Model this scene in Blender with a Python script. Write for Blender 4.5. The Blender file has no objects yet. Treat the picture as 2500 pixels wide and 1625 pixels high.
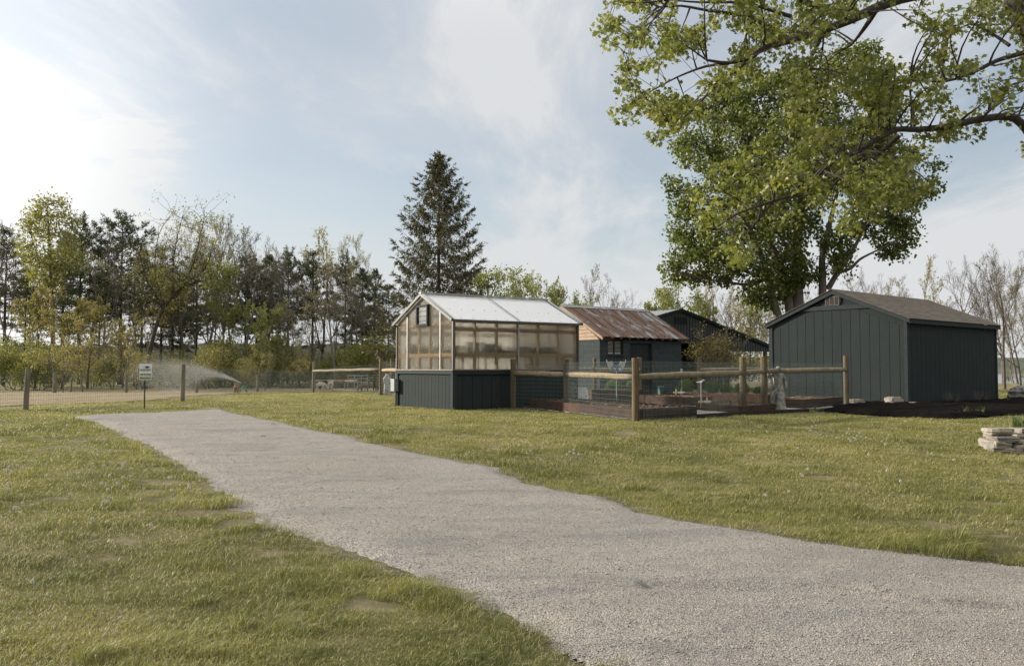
import bpy, bmesh, math, random
import numpy as np
from mathutils import Vector, Matrix, Quaternion

scene = bpy.context.scene
COL = scene.collection
PI = math.pi

# ------------------------------------------------------------------ camera
FOC, PITCH, CAMH = 2128.0, 0.0407, 1.1          # focal length in photo pixels (photo 2500 wide)
cd = bpy.data.cameras.new('camera')
cd.sensor_width = 36.0
cd.lens = FOC / 2500.0 * 36.0
cd.clip_start, cd.clip_end = 0.1, 6000.0
cam = bpy.data.objects.new('camera', cd)
COL.objects.link(cam)
cam.location = (0, 0, CAMH)
cam.rotation_euler = (PI / 2 + PITCH, 0, 0)
scene.camera = cam

# ------------------------------------------------------------------ light
SUN_EL, SUN_AZ = math.radians(17.0), math.radians(-69.0)    # azimuth from +Y towards +X
SUN = Vector((math.sin(SUN_AZ) * math.cos(SUN_EL), math.cos(SUN_AZ) * math.cos(SUN_EL), math.sin(SUN_EL)))
w = bpy.data.worlds.new('World')
scene.world = w
w.use_nodes = True
nt = w.node_tree
nt.nodes.clear()
N, L = nt.nodes.new, nt.links.new
out = N('ShaderNodeOutputWorld')
bg = N('ShaderNodeBackground')
bg.inputs['Strength'].default_value = 0.072
sky = N('ShaderNodeTexSky')
sky.sky_type = 'NISHITA'
sky.sun_disc = False
sky.sun_elevation = SUN_EL
sky.sun_rotation = SUN_AZ
sky.altitude = 200
sky.air_density = 1.0
sky.dust_density = 1.2
sky.ozone_density = 1.0
tc = N('ShaderNodeTexCoord')
sep = N('ShaderNodeSeparateXYZ')
L(tc.outputs['Generated'], sep.inputs[0])


def wmath(op, a, b=None, clamp=False):
    n = N('ShaderNodeMath')
    n.operation = op
    n.use_clamp = clamp
    for i, v in enumerate((a, b)):
        if v is None:
            continue
        if isinstance(v, (int, float)):
            n.inputs[i].default_value = v
        else:
            L(v, n.inputs[i])
    return n.outputs[0]


def wmap(v, a, b, c, d):
    n = N('ShaderNodeMapRange')
    n.interpolation_type = 'SMOOTHSTEP'
    L(v, n.inputs[0])
    for i, x in enumerate((a, b, c, d)):
        n.inputs[i + 1].default_value = x
    return n.outputs[0]


# high thin cloud: project the direction on a flat layer overhead
zz = wmath('ADD', wmath('MAXIMUM', sep.outputs[2], 0.0), 0.11)
comb = N('ShaderNodeCombineXYZ')
L(wmath('DIVIDE', sep.outputs[0], zz), comb.inputs[0])
L(wmath('DIVIDE', sep.outputs[1], zz), comb.inputs[1])


def wnoise(scale, detail, rough, stretch, rot, off, dist=0.0):
    mp = N('ShaderNodeMapping')
    L(comb.outputs[0], mp.inputs[0])
    mp.inputs['Location'].default_value = off
    mp.inputs['Rotation'].default_value = (0, 0, rot)
    mp.inputs['Scale'].default_value = stretch
    n = N('ShaderNodeTexNoise')
    n.inputs['Scale'].default_value = scale
    n.inputs['Detail'].default_value = detail
    n.inputs['Roughness'].default_value = rough
    n.inputs['Distortion'].default_value = dist
    L(mp.outputs[0], n.inputs['Vector'])
    return n.outputs['Fac']


wisp = wmap(wnoise(1.3, 9, 0.62, (1.0, 0.42, 1), 0.35, (3.1, 1.7, 0), 0.35), 0.42, 0.74, 0, 1)
veil = wmap(wnoise(0.42, 4, 0.5, (1, 0.7, 1), -0.3, (0.4, 5.2, 0), 0.2), 0.30, 0.75, 0.16, 0.80)
thick = wmap(wnoise(0.9, 8, 0.6, (0.55, 1.0, 1), 0.1, (7.7, 2.2, 0), 0.5), 0.50, 0.62, 0, 1)
# how near the direction lies to the sun
vdot = N('ShaderNodeVectorMath')
vdot.operation = 'DOT_PRODUCT'
nrm = N('ShaderNodeVectorMath')
nrm.operation = 'NORMALIZE'
L(tc.outputs['Generated'], nrm.inputs[0])
L(nrm.outputs[0], vdot.inputs[0])
vdot.inputs[1].default_value = SUN
near = wmap(vdot.outputs['Value'], 0.62, 1.0, 0, 1)
hor = wmap(sep.outputs[2], 0.0, 0.22, 0.72, 0.0)
cov = wmath('ADD', wmath('MULTIPLY', wisp, 0.80), veil)
cov = wmath('ADD', cov, wmath('MULTIPLY', thick, wmap(vdot.outputs['Value'], 0.55, 0.78, 0.0, 0.9)))
cov = wmath('ADD', cov, hor)
cov = wmath('ADD', cov, wmath('MULTIPLY', near, 0.30))
high = wmap(sep.outputs[2], 0.34, 0.66, 0, 1)          # the cirrus thickens overhead
cov = wmath('ADD', cov, wmath('MULTIPLY', high, 0.65))
cov = wmath('MINIMUM', cov, 0.97)
ccol = N('ShaderNodeMix')
ccol.data_type = 'RGBA'
L(wmath('MAXIMUM', near, wmath('MULTIPLY', high, 0.62)), ccol.inputs[0])
ccol.inputs[6].default_value = (5.1, 5.2, 5.3, 1)
ccol.inputs[7].default_value = (12.5, 12.4, 12.0, 1)
mixc = N('ShaderNodeMix')
mixc.data_type = 'RGBA'
L(cov, mixc.inputs[0])
L(sky.outputs[0], mixc.inputs[6])
L(ccol.outputs[2], mixc.inputs[7])
L(mixc.outputs[2], bg.inputs[0])
L(bg.outputs[0], out.inputs[0])

sl = bpy.data.lights.new('sun', 'SUN')
sl.energy = 4.3
sl.angle = math.radians(2.5)
sl.color = (1.0, 0.91, 0.79)
so = bpy.data.objects.new('sun', sl)
COL.objects.link(so)
so.rotation_euler = SUN.to_track_quat('Z', 'Y').to_euler()
so.location = SUN * 60

vs = scene.view_settings
vs.view_transform = 'Standard'
vs.look = 'None'
vs.exposure = 1.0
vs.gamma = 1.0
scene.cycles.max_bounces = 6
scene.cycles.transparent_max_bounces = 12
scene.cycles.transmission_bounces = 4
scene.cycles.diffuse_bounces = 3
scene.cycles.glossy_bounces = 2
scene.cycles.caustics_reflective = False
scene.cycles.caustics_refractive = False


# ------------------------------------------------------------------ terrain
def sm(a, b, x):
    t = np.clip((np.asarray(x, float) - a) / (b - a), 0, 1)
    return t * t * (3 - 2 * t)


_rs = np.random.RandomState(11)
_tab = _rs.rand(256, 256)


def vnoise(x, y, s=1.0, o=0):
    """smooth value noise in 0..1"""
    x = np.asarray(x, float) / s + 37.3 + o * 17.1
    y = np.asarray(y, float) / s + 91.7 + o * 5.3
    xi, yi = np.floor(x).astype(int), np.floor(y).astype(int)
    fx, fy = x - xi, y - yi
    fx, fy = fx * fx * (3 - 2 * fx), fy * fy * (3 - 2 * fy)
    a, b, c, d = (_tab[(xi + i) % 256, (yi + j) % 256] for i, j in ((0, 0), (1, 0), (0, 1), (1, 1)))
    return a + (b - a) * fx + (c - a) * fy + (a - b - c + d) * fx * fy


def G(x, y):
    x, y = np.asarray(x, float), np.asarray(y, float)
    z = -0.45 * (1 - sm(0.5, 18, y))
    z = z + 0.10 * np.exp(-((x + 7) / 7) ** 2 - ((y - 33) / 5) ** 2)
    left = 1 - sm(-6, 6, x - (y - 40) * 0.08)
    z = z - 0.47 * sm(36, 58, y) * left
    z = z - 3.6 * sm(62, 150, y) * sm(14, 40, x)
    z = z - 0.05 * sm(0, 1, 0) + (vnoise(x, y, 3.1) - 0.5) * 0.05 * sm(60, 20, y) * sm(0.0, 6, np.hypot(x, y) - 2)
    return z


def g(x, y):
    return float(G(x, y))


C0 = np.array([0, 0, CAMH])
_c, _s = math.cos(PITCH), math.sin(PITCH)


def ray(px, py):
    u, v = (px - 1250) / FOC, -(py - 812.5) / FOC
    return np.array([u, _c - v * _s, _s + v * _c])


def at(px, py, Y):
    """the point at depth Y that the photo shows at (px, py)"""
    d = ray(px, py)
    return C0 + d * (Y / d[1])


def gp(px, py):
    """the point of the ground that the photo shows at (px, py)"""
    d = ray(px, py)
    t = 2.0
    while t < 400:
        p = C0 + d * t
        if p[2] < g(p[0], p[1]):
            break
        t += 0.05 + t * 0.002
    lo, hi = t * 0.98 - 0.1, t
    for _ in range(24):
        m = (lo + hi) / 2
        p = C0 + d * m
        if p[2] < g(p[0], p[1]):
            hi = m
        else:
            lo = m
    p = C0 + d * hi
    return np.array([p[0], p[1], g(p[0], p[1])])


# ------------------------------------------------------------------ object helpers
def mesh_np(name, V, faces, smooth=False):
    """faces: (n,k) int array or a list of such arrays"""
    V = np.asarray(V, np.float32)
    fl = faces if isinstance(faces, list) else [faces]
    fl = [np.asarray(f, np.int32) for f in fl if len(f)]
    me = bpy.data.meshes.new(name)
    me.vertices.add(len(V))
    me.vertices.foreach_set('co', V.ravel())
    nl = sum(f.size for f in fl)
    npoly = sum(len(f) for f in fl)
    me.loops.add(nl)
    me.polygons.add(npoly)
    me.loops.foreach_set('vertex_index', np.concatenate([f.ravel() for f in fl]))
    tot = np.concatenate([np.full(len(f), f.shape[1], np.int32) for f in fl])
    st = np.concatenate([[0], np.cumsum(tot)[:-1]]).astype(np.int32)
    me.polygons.foreach_set('loop_start', st)
    me.update(calc_edges=True)
    if smooth:
        me.polygons.foreach_set('use_smooth', np.ones(npoly, bool))
    return me


def attr(me, name, vals, domain='FACE'):
    a = me.attributes.new(name, 'FLOAT', domain)
    a.data.foreach_set('value', np.asarray(vals, np.float32))


def link(name, me, mats=None, parent=None, loc=None):
    o = bpy.data.objects.new(name, me)
    COL.objects.link(o)
    if mats is not None and me is not None and not len(me.materials):
        for m in (mats if isinstance(mats, (list, tuple)) else [mats]):
            me.materials.append(m)
    if parent is not None:
        o.parent = parent
    if loc is not None:
        o.location = loc
    return o


def tag(o, label, cat, group=None):
    o['label'] = label
    o['category'] = cat
    if group:
        o['group'] = group
    return o


def thing(name, label, cat, loc=(0, 0, 0), rz=0.0, group=None):
    o = bpy.data.objects.new(name, None)
    COL.objects.link(o)
    o.location = loc
    o.rotation_euler = (0, 0, rz)
    o.empty_display_size = 0.2
    return tag(o, label, cat, group)


def struct(o):
    o['kind'] = 'structure'
    return o


def dup(root, label=None, loc=None, rz=None, scale=None, group=None):
    r = root.copy()
    COL.objects.link(r)
    if label:
        r['label'] = label
    if group:
        r['group'] = group
    if loc is not None:
        r.location = loc
    if rz is not None:
        r.rotation_euler = (0, 0, rz)
    if scale is not None:
        r.scale = scale
    for ch in list(root.children):
        c = ch.copy()
        COL.objects.link(c)
        c.parent = r
        for gch in list(ch.children):
            d = gch.copy()
            COL.objects.link(d)
            d.parent = c
    return r


class MB:
    """collects simple solids into one mesh"""

    def __init__(s):
        s.v, s.f = [], []

    def add(s, verts, faces):
        b = len(s.v)
        s.v += [tuple(map(float, p)) for p in verts]
        s.f += [tuple(i + b for i in f) for f in faces]
        return s

    def hexa(s, p):
        """8 points: bottom ring then top ring"""
        return s.add(p, [(3, 2, 1, 0), (4, 5, 6, 7), (0, 1, 5, 4), (1, 2, 6, 5), (2, 3, 7, 6), (3, 0, 4, 7)])

    def box(s, x0, y0, z0, x1, y1, z1):
        return s.hexa([(x0, y0, z0), (x1, y0, z0), (x1, y1, z0), (x0, y1, z0),
                       (x0, y0, z1), (x1, y0, z1), (x1, y1, z1), (x0, y1, z1)])

    def beam(s, p, q, wd, ht, up=(0, 0, 1)):
        """rectangular bar from p to q"""
        p, q, up = Vector(p), Vector(q), Vector(up)
        d = (q - p).normalized()
        r = d.cross(up)
        if r.length < 1e-4:
            r = d.cross(Vector((1, 0, 0)))
        r.normalize()
        u = r.cross(d)
        r, u = r * wd / 2, u * ht / 2
        return s.hexa([p - r - u, p + r - u, q + r - u, q - r - u, p - r + u, p + r + u, q + r + u, q - r + u])

    def tube(s, pts, rad, n=8, cap=True):
        pts = [Vector(p) for p in pts]
        if isinstance(rad, (int, float)):
            rad = [rad] * len(pts)
        b = len(s.v)
        x = None
        for i, p in enumerate(pts):
            d = (pts[min(i + 1, len(pts) - 1)] - pts[max(i - 1, 0)]).normalized()
            if x is None:
                x = d.orthogonal().normalized()
            else:
                x = (x - d * x.dot(d))
                x = x.normalized() if x.length > 1e-5 else d.orthogonal().normalized()
            y = d.cross(x)
            for k in range(n):
                a = 2 * PI * k / n
                s.v.append(tuple(p + (x * math.cos(a) + y * math.sin(a)) * rad[i]))
        for i in range(len(pts) - 1):
            for k in range(n):
                s.f.append((b + i * n + k, b + i * n + (k + 1) % n, b + (i + 1) * n + (k + 1) % n, b + (i + 1) * n + k))
        if cap:
            s.f.append(tuple(b + k for k in range(n))[::-1])
            e = b + (len(pts) - 1) * n
            s.f.append(tuple(e + k for k in range(n)))
        return s

    def prism(s, outline, d):
        """extrude a planar outline (3-D points) by vector d"""
        o = [Vector(p) for p in outline]
        d = Vector(d)
        n = len(o)
        return s.add(o + [p + d for p in o],
                     [tuple(range(n))[::-1], tuple(range(n, 2 * n))] + [(i, (i + 1) % n, n + (i + 1) % n, n + i) for i in range(n)])

    def build(s, name, mat, parent=None, smooth=False, bevel=0.0, loc=None):
        me = bpy.data.meshes.new(name)
        me.from_pydata(s.v, [], s.f)
        me.update()
        bm = bmesh.new()
        bm.from_mesh(me)
        bmesh.ops.recalc_face_normals(bm, faces=bm.faces)
        bm.to_mesh(me)
        bm.free()
        if smooth:
            me.polygons.foreach_set('use_smooth', np.ones(len(me.polygons), bool))
        o = link(name, me, mat, parent, loc)
        if bevel:
            m = o.modifiers.new('edge', 'BEVEL')
            m.width = bevel
            m.segments = 2
            m.limit_method = 'ANGLE'
        return o


# ------------------------------------------------------------------ materials
class NT:
    def __init__(s, name):
        s.m = bpy.data.materials.new(name)
        s.m.use_nodes = True
        s.t = s.m.node_tree
        s.b = s.t.nodes['Principled BSDF']
        s.out = s.t.nodes['Material Output']
        s.b.inputs['Roughness'].default_value = 0.8
        s.b.inputs['Specular IOR Level'].default_value = 0.3

    def n(s, t, **k):
        x = s.t.nodes.new('ShaderNode' + t)
        for a, v in k.items():
            setattr(x, a, v)
        return x

    def l(s, a, b):
        s.t.links.new(a, b)

    def coords(s, scale=(1, 1, 1), kind='Object', rot=(0, 0, 0)):
        t = s.n('TexCoord')
        m = s.n('Mapping')
        m.inputs['Scale'].default_value = scale
        m.inputs['Rotation'].default_value = rot
        s.l(t.outputs[kind], m.inputs[0])
        return m.outputs[0]

    def noise(s, vec, scale, detail=4, rough=0.6, dist=0.0, out='Fac'):
        n = s.n('TexNoise')
        n.inputs['Scale'].default_value = scale
        n.inputs['Detail'].default_value = detail
        n.inputs['Roughness'].default_value = rough
        n.inputs['Distortion'].default_value = dist
        s.l(vec, n.inputs['Vector'])
        return n.outputs[out]

    def ramp(s, fac, stops):
        r = s.n('ValToRGB')
        e = r.color_ramp.elements
        while len(e) < len(stops):
            e.new(0.5)
        for i, (p, c) in enumerate(stops):
            e[i].position = p
            e[i].color = (c[0], c[1], c[2], 1) if not isinstance(c, (int, float)) else (c, c, c, 1)
        s.l(fac, r.inputs[0])
        return r.outputs[0]

    def mix(s, fac, a, b, mode='MIX'):
        m = s.n('Mix', data_type='RGBA', blend_type=mode)
        for i, v in ((0, fac), (6, a), (7, b)):
            if isinstance(v, (int, float)):
                m.inputs[i].default_value = v
            elif isinstance(v, tuple):
                m.inputs[i].default_value = (v[0], v[1], v[2], 1)
            else:
                s.l(v, m.inputs[i])
        return m.outputs[2]

    def math(s, op, a, b=0.0, clamp=False):
        m = s.n('Math', operation=op, use_clamp=clamp)
        for i, v in enumerate((a, b)):
            if isinstance(v, (int, float)):
                m.inputs[i].default_value = v
            else:
                s.l(v, m.inputs[i])
        return m.outputs[0]

    def color(s, c):
        if isinstance(c, tuple):
            s.b.inputs['Base Color'].default_value = (c[0], c[1], c[2], 1)
        else:
            s.l(c, s.b.inputs['Base Color'])
        return s

    def bump(s, h, dist=0.01, strength=1.0):
        b = s.n('Bump')
        b.inputs['Distance'].default_value = dist
        b.inputs['Strength'].default_value = strength
        s.l(h, b.inputs['Height'])
        s.l(b.outputs[0], s.b.inputs['Normal'])
        return s

    def rough(s, v, spec=None):
        s.b.inputs['Roughness'].default_value = v
        if spec is not None:
            s.b.inputs['Specular IOR Level'].default_value = spec
        return s


def simple(name, c, var=0.25, scale=6.0, rough=0.8, bump=0.004, spec=0.3, metal=0.0, stretch=(1, 1, 1)):
    t = NT(name)
    v = t.coords(stretch)
    f = t.noise(v, scale, 6, 0.65)
    lo = tuple(x * (1 - var) for x in c)
    hi = tuple(min(1, x * (1 + var)) for x in c)
    t.color(t.ramp(f, [(0.3, lo), (0.7, hi)]))
    t.rough(rough, spec)
    t.b.inputs['Metallic'].default_value = metal
    if bump:
        t.bump(t.noise(v, scale * 6, 5, 0.7), bump)
    return t.m


def leaf_mat(name, c1, c2, c3=None, trans=0.35, rough=0.55):
    """foliage: colour differs leaf by leaf (a per-face number), light passes through"""
    t = NT(name)
    a = t.n('Attribute', attribute_name='tint')
    oi = t.n('ObjectInfo')
    f = t.math('ADD', a.outputs['Fac'], t.math('MULTIPLY', t.math('SUBTRACT', oi.outputs['Random'], 0.5), 0.15))
    col = t.ramp(f, [(0.0, c1), (0.6, c2), (1.0, c3 or c2)])
    t.color(col)
    t.rough(rough, 0.35)
    tr = t.n('BsdfTranslucent')
    t.l(t.mix(1.0, col, (1.0, 1.0, 0.55), 'MULTIPLY'), tr.inputs[0])
    mx = t.n('MixShader')
    mx.inputs[0].default_value = trans
    t.l(t.b.outputs[0], mx.inputs[1])
    t.l(tr.outputs[0], mx.inputs[2])
    t.l(mx.outputs[0], t.out.inputs[0])
    return t.m


def bark_mat(name, c, var=0.35):
    t = NT(name)
    v = t.coords((1, 1, 0.35))
    f = t.noise(v, 9, 7, 0.7, 0.4)
    t.color(t.ramp(f, [(0.3, tuple(x * (1 - var) for x in c)), (0.7, tuple(x * (1 + var) for x in c))]))
    t.bump(t.noise(v, 22, 6, 0.7, 0.5), 0.02)
    t.rough(0.9, 0.15)
    return t.m


# painted siding with rough-sawn grain
def siding_mat():
    t = NT('siding_paint')
    v = t.coords((1, 1, 0.12))
    n1 = t.noise(v, 40, 6, 0.7, 0.8)
    n2 = t.noise(t.coords(), 1.2, 4, 0.6)
    t.color(t.mix(t.math('MULTIPLY', n2, 0.6), (0.0215, 0.0275, 0.0268), (0.036, 0.044, 0.0425)))
    t.rough(0.8, 0.08)
    t.bump(t.math('ADD', n1, t.math('MULTIPLY', t.noise(t.coords((1, 1, 2.5)), 26, 5, 0.7, 1.5), 0.8)), 0.012, 1.0)
    return t.m


M = {}
M['siding'] = siding_mat()
M['trim'] = simple('trim_paint', (0.029, 0.0365, 0.037), 0.15, 8, 0.75, 0.001, 0.08)
M['pine_wood'] = simple('pine_wood', (0.60, 0.46, 0.30), 0.18, 5, 0.7, 0.001, stretch=(1, 1, 0.2))
M['galv'] = simple('galvanised_metal', (0.27, 0.30, 0.30), 0.12, 8, 0.4, 0, 0.5, 0.7)
M['dark_metal'] = simple('bronze_metal', (0.060, 0.055, 0.047), 0.15, 8, 0.4, 0, 0.5, 0.3)
M['post_wood'] = simple('post_wood', (0.125, 0.092, 0.052), 0.5, 5, 0.85, 0.006, 0.2, stretch=(2.5, 2.5, 0.35))
M['rail_wood'] = simple('rail_wood', (0.27, 0.21, 0.13), 0.4, 7, 0.8, 0.004, 0.2)
M['old_post'] = simple('weathered_post_wood', (0.16, 0.138, 0.10), 0.4, 6, 0.9, 0.006, 0.2, stretch=(2.5, 2.5, 0.35))
M['wire'] = simple('fence_wire', (0.085, 0.115, 0.11), 0.15, 20, 0.6, 0, 0.2, 0.0)
M['rust'] = simple('rusted_steel', (0.050, 0.025, 0.0155), 0.5, 4, 0.85, 0.002, 0.25)
M['soil'] = simple('garden_soil', (0.10, 0.065, 0.04), 0.8, 30, 1.0, 0.03, 0.1)
M['stone_statue'] = simple('cast_stone', (0.245, 0.235, 0.205), 0.6, 9, 0.9, 0.006, 0.2)
M['white_paint'] = simple('white_paint', (0.66, 0.67, 0.65), 0.1, 9, 0.6, 0.001)
M['black'] = simple('black_paint', (0.015, 0.015, 0.015), 0.2, 9, 0.5, 0)
M['raw_wood'] = simple('raw_wood', (0.52, 0.40, 0.26), 0.2, 10, 0.8, 0.001)
M['bark'] = bark_mat('maple_bark', (0.105, 0.088, 0.070))
M['bark_dark'] = bark_mat('dark_bark', (0.060, 0.050, 0.042))
M['bark_grey'] = bark_mat('grey_bark', (0.125, 0.108, 0.09))
M['green_paint'] = simple('green_metal', (0.02, 0.24, 0.15), 0.2, 8, 0.45, 0, 0.4)


# ------------------------------------------------------------------ ground
def ground_mat():
    t = NT('lawn_soil')
    v = t.coords()
    n = t.noise(v, 0.55, 6, 0.65)
    n2 = t.noise(v, 7, 6, 0.75)
    c = t.ramp(n, [(0.3, (0.085, 0.092, 0.030)), (0.55, (0.115, 0.115, 0.040)), (0.75, (0.155, 0.135, 0.06))])
    t.color(t.mix(t.ramp(t.noise(v, 1.6, 5, 0.7), [(0.44, 0.15), (0.64, 0.9)]), c, t.mix(t.noise(v, 38, 6, 0.8), (0.20, 0.165, 0.10), (0.40, 0.335, 0.235))))
    t.rough(1.0, 0.05)
    t.bump(t.noise(v, 55, 6, 0.8), 0.05)
    return t.m


xs = np.concatenate([-np.geomspace(3000, 46, 30), np.linspace(-44, 44, 221), np.geomspace(46, 3000, 30)])
ys = np.concatenate([np.linspace(-40, -6, 10), np.linspace(-5, 62, 210), np.geomspace(63.5, 4200, 60)])
XX, YY = np.meshgrid(xs, ys)
V = np.stack([XX, YY, G(XX, YY)], -1).reshape(-1, 3)
nx, ny = len(xs), len(ys)
ii = (np.arange(ny - 1)[:, None] * nx + np.arange(nx - 1)[None]).ravel()
struct(link('ground', mesh_np('ground', V, np.stack([ii, ii + 1, ii + nx + 1, ii + nx], 1), True), ground_mat()))


def in_poly(x, y, P):
    x, y = np.asarray(x, float), np.asarray(y, float)
    r = np.zeros(x.shape, bool)
    n = len(P)
    for i in range(n):
        x0, y0 = P[i][:2]
        x1, y1 = P[(i + 1) % n][:2]
        c = (y0 > y) != (y1 > y)
        r ^= c & (x < (x1 - x0) * (y - y0) / (y1 - y0 + 1e-12) + x0)
    return r


def seg_dist(x, y, P, closed=True):
    d = np.full(np.shape(x), 1e9)
    n = len(P)
    for i in range(n if closed else n - 1):
        a, b = np.array(P[i][:2]), np.array(P[(i + 1) % n][:2])
        e = b - a
        t = np.clip(((x - a[0]) * e[0] + (y - a[1]) * e[1]) / (e @ e + 1e-12), 0, 1)
        d = np.minimum(d, np.hypot(x - a[0] - t * e[0], y - a[1] - t * e[1]))
    return d


def sheet(name, P, step, mat, lift=0.004, bumps=None, wob=0.0):
    """a sheet following the ground inside outline P"""
    P = [tuple(p[:2]) for p in P]
    x0, x1 = min(p[0] for p in P), max(p[0] for p in P)
    y0, y1 = min(p[1] for p in P), max(p[1] for p in P)
    X, Y = np.meshgrid(np.arange(x0 - step, x1 + 2 * step, step), np.arange(y0 - step, y1 + 2 * step, step))
    wx = wob * (vnoise(X, Y, 0.35, 3) - 0.5) + wob * 0.6 * (vnoise(X, Y, 0.12, 4) - 0.5)
    wy = wob * (vnoise(X, Y, 0.35, 5) - 0.5) + wob * 0.6 * (vnoise(X, Y, 0.12, 6) - 0.5)
    ins = in_poly(X + wx, Y + wy, P)
    cell = ins[:-1, :-1] & ins[1:, :-1] & ins[:-1, 1:] & ins[1:, 1:]
    d = seg_dist(X, Y, P)
    Z = G(X, Y) + lift
    if bumps is not None:
        Z = Z + bumps(X, Y, d)
    n = X.shape[1]
    j, i = np.nonzero(cell)
    q = np.stack([j * n + i, j * n + i + 1, (j + 1) * n + i + 1, (j + 1) * n + i], 1)
    used, inv = np.unique(q.ravel(), return_inverse=True)
    V = np.stack([X, Y, Z], -1).reshape(-1, 3)[used]
    return link(name, mesh_np(name, V, inv.reshape(-1, 4), True), mat)


def gravel_mat(name, tones, sc, bump=0.012, warm=0.0):
    t = NT(name)
    v = t.coords()
    vo = t.n('TexVoronoi', feature='F1')
    vo.inputs['Scale'].default_value = sc
    t.l(v, vo.inputs['Vector'])
    sp = t.n('SeparateColor')
    t.l(vo.outputs['Color'], sp.inputs[0])
    c = t.ramp(sp.outputs[0], [(i / (len(tones) - 1), q) for i, q in enumerate(tones)])
    vo2 = t.n('TexVoronoi', feature='F1')
    vo2.inputs['Scale'].default_value = sc * 2.3
    t.l(v, vo2.inputs['Vector'])
    sp2 = t.n('SeparateColor')
    t.l(vo2.outputs['Color'], sp2.inputs[0])
    c = t.mix(t.math('MULTIPLY', sp2.outputs[1], 0.5), c, t.mix(sp2.outputs[2], tones[0], tones[-1]))
    big = t.noise(v, 0.5, 5, 0.6)
    c = t.mix(t.math('MULTIPLY', t.ramp(big, [(0.35, 0.0), (0.7, 1.0)]), 0.35), c, (0.235, 0.20, 0.15))
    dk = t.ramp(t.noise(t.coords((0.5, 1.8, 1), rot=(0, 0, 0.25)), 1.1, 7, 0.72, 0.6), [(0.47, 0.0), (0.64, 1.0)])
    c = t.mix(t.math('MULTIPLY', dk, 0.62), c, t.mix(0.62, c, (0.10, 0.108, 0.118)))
    t.color(c)
    t.rough(0.95, 0.15)
    h = t.math('ADD', t.math('SUBTRACT', 1.0, vo.outputs['Distance']),
               t.math('MULTIPLY', t.math('SUBTRACT', 1.0, vo2.outputs['Distance']), 0.5))
    t.bump(h, bump, 1.0)
    return t.m


GTONES = [(0.130, 0.123, 0.113), (0.315, 0.290, 0.252), (0.172, 0.173, 0.177), (0.285, 0.246, 0.194), (0.215, 0.209, 0.202), (0.405, 0.378, 0.34)]
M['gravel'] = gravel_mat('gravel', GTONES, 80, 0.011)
DRIVE_PX_LEFT = [(152, 1018), (215, 1030), (280, 1066), (345, 1092), (392, 1122), (455, 1160), (505, 1200), (548, 1240), (598, 1266),
                 (655, 1300), (735, 1325), (800, 1350), (880, 1386), (985, 1412), (1050, 1432), (1100, 1470), (1160, 1505), (1245, 1535), (1262, 1565), (1310, 1600), (1390, 1640)]
DRIVE_PX_RIGHT = [(152, 1018), (250, 1013), (350, 1010), (450, 1004), (550, 998), (590, 1010), (655, 1022), (700, 1030), (765, 1046), (850, 1062), (893, 1070),
                  (905, 1077), (960, 1088), (1040, 1105), (1100, 1117), (1190, 1133), (1235, 1140), (1262, 1158), (1330, 1180), (1420, 1200), (1500, 1213),
                  (1600, 1246), (1700, 1268), (1800, 1284), (1900, 1296), (2000, 1316), (2100, 1332), (2250, 1347), (2400, 1362), (2520, 1374)]
dl = [gp(*p)[:2] for p in DRIVE_PX_LEFT]
dr = [gp(*p)[:2] for p in DRIVE_PX_RIGHT]
DRIVE = [tuple(p) for p in dl] + [(dl[-1][0] + 0.5, 1.2), (9.0, 1.2), (9.5, dr[-1][1] - 0.75)] + [tuple(p) for p in dr[::-1]]


def drive_bumps(X, Y, d):
    # raked ridges and wheel ruts, thinning out to nothing at the edge
    r = 0.035 * sm(0, 0.35, d) + 0.02 * (vnoise(X, Y, 0.8, 1) - 0.5) + 0.016 * (vnoise(X, Y * 2.2, 0.28, 2) - 0.5)
    u = Y * 0.8 + X * 0.25 + 0.5 * (vnoise(X, Y, 2.5, 7) - 0.5)
    rut = np.exp(-((np.mod(u, 1.9) - 0.95) / 0.07) ** 2) * (vnoise(X, Y, 1.7, 9) > 0.55)
    return (r - 0.03 * rut) * sm(0.0, 0.4, d) + 0.004 * vnoise(X, Y, 0.06, 8) - 0.04 * (1 - sm(0.0, 0.16, d - 0.17 * (vnoise(X, Y, 0.42, 41) - 0.42) - 0.16 * (vnoise(X, Y, 0.13, 42) - 0.4)))


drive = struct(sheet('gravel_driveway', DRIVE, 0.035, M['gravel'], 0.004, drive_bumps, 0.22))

# ------------------------------------------------------------------ paddock of bare dirt
pad_near = [gp(*p)[:2] for p in [(-60, 999), (0, 993), (62, 990), (150, 987), (250, 983), (330, 979), (400, 975), (460, 969), (560, 963), (650, 959), (740, 957), (850, 955), (925, 955)]]
PADDOCK = [tuple(p) for p in pad_near] + [(-3.2, 45), (3, 62), (-8, 68), (-22, 66), (-36, 56), (-44, 47), (-46, 30), (-24, 22.5)]


def dirt_mat():
    t = NT('paddock_dirt')
    v = t.coords()
    n = t.noise(v, 0.35, 6, 0.7)
    n2 = t.noise(v, 3.5, 7, 0.75)
    c = t.ramp(n2, [(0.3, (0.17, 0.132, 0.082)), (0.6, (0.255, 0.205, 0.135)), (0.8, (0.32, 0.265, 0.185))])
    t.color(t.mix(t.ramp(n, [(0.5, 0.0), (0.72, 0.55)]), c, (0.14, 0.14, 0.06)))
    t.rough(1.0, 0.05)
    t.bump(n2, 0.05)
    return t.m


struct(sheet('paddock_dirt', PADDOCK, 0.25, dirt_mat(), 0.006, lambda X, Y, d: 0.02 * vnoise(X, Y, 0.6, 2), 0.8))

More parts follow.
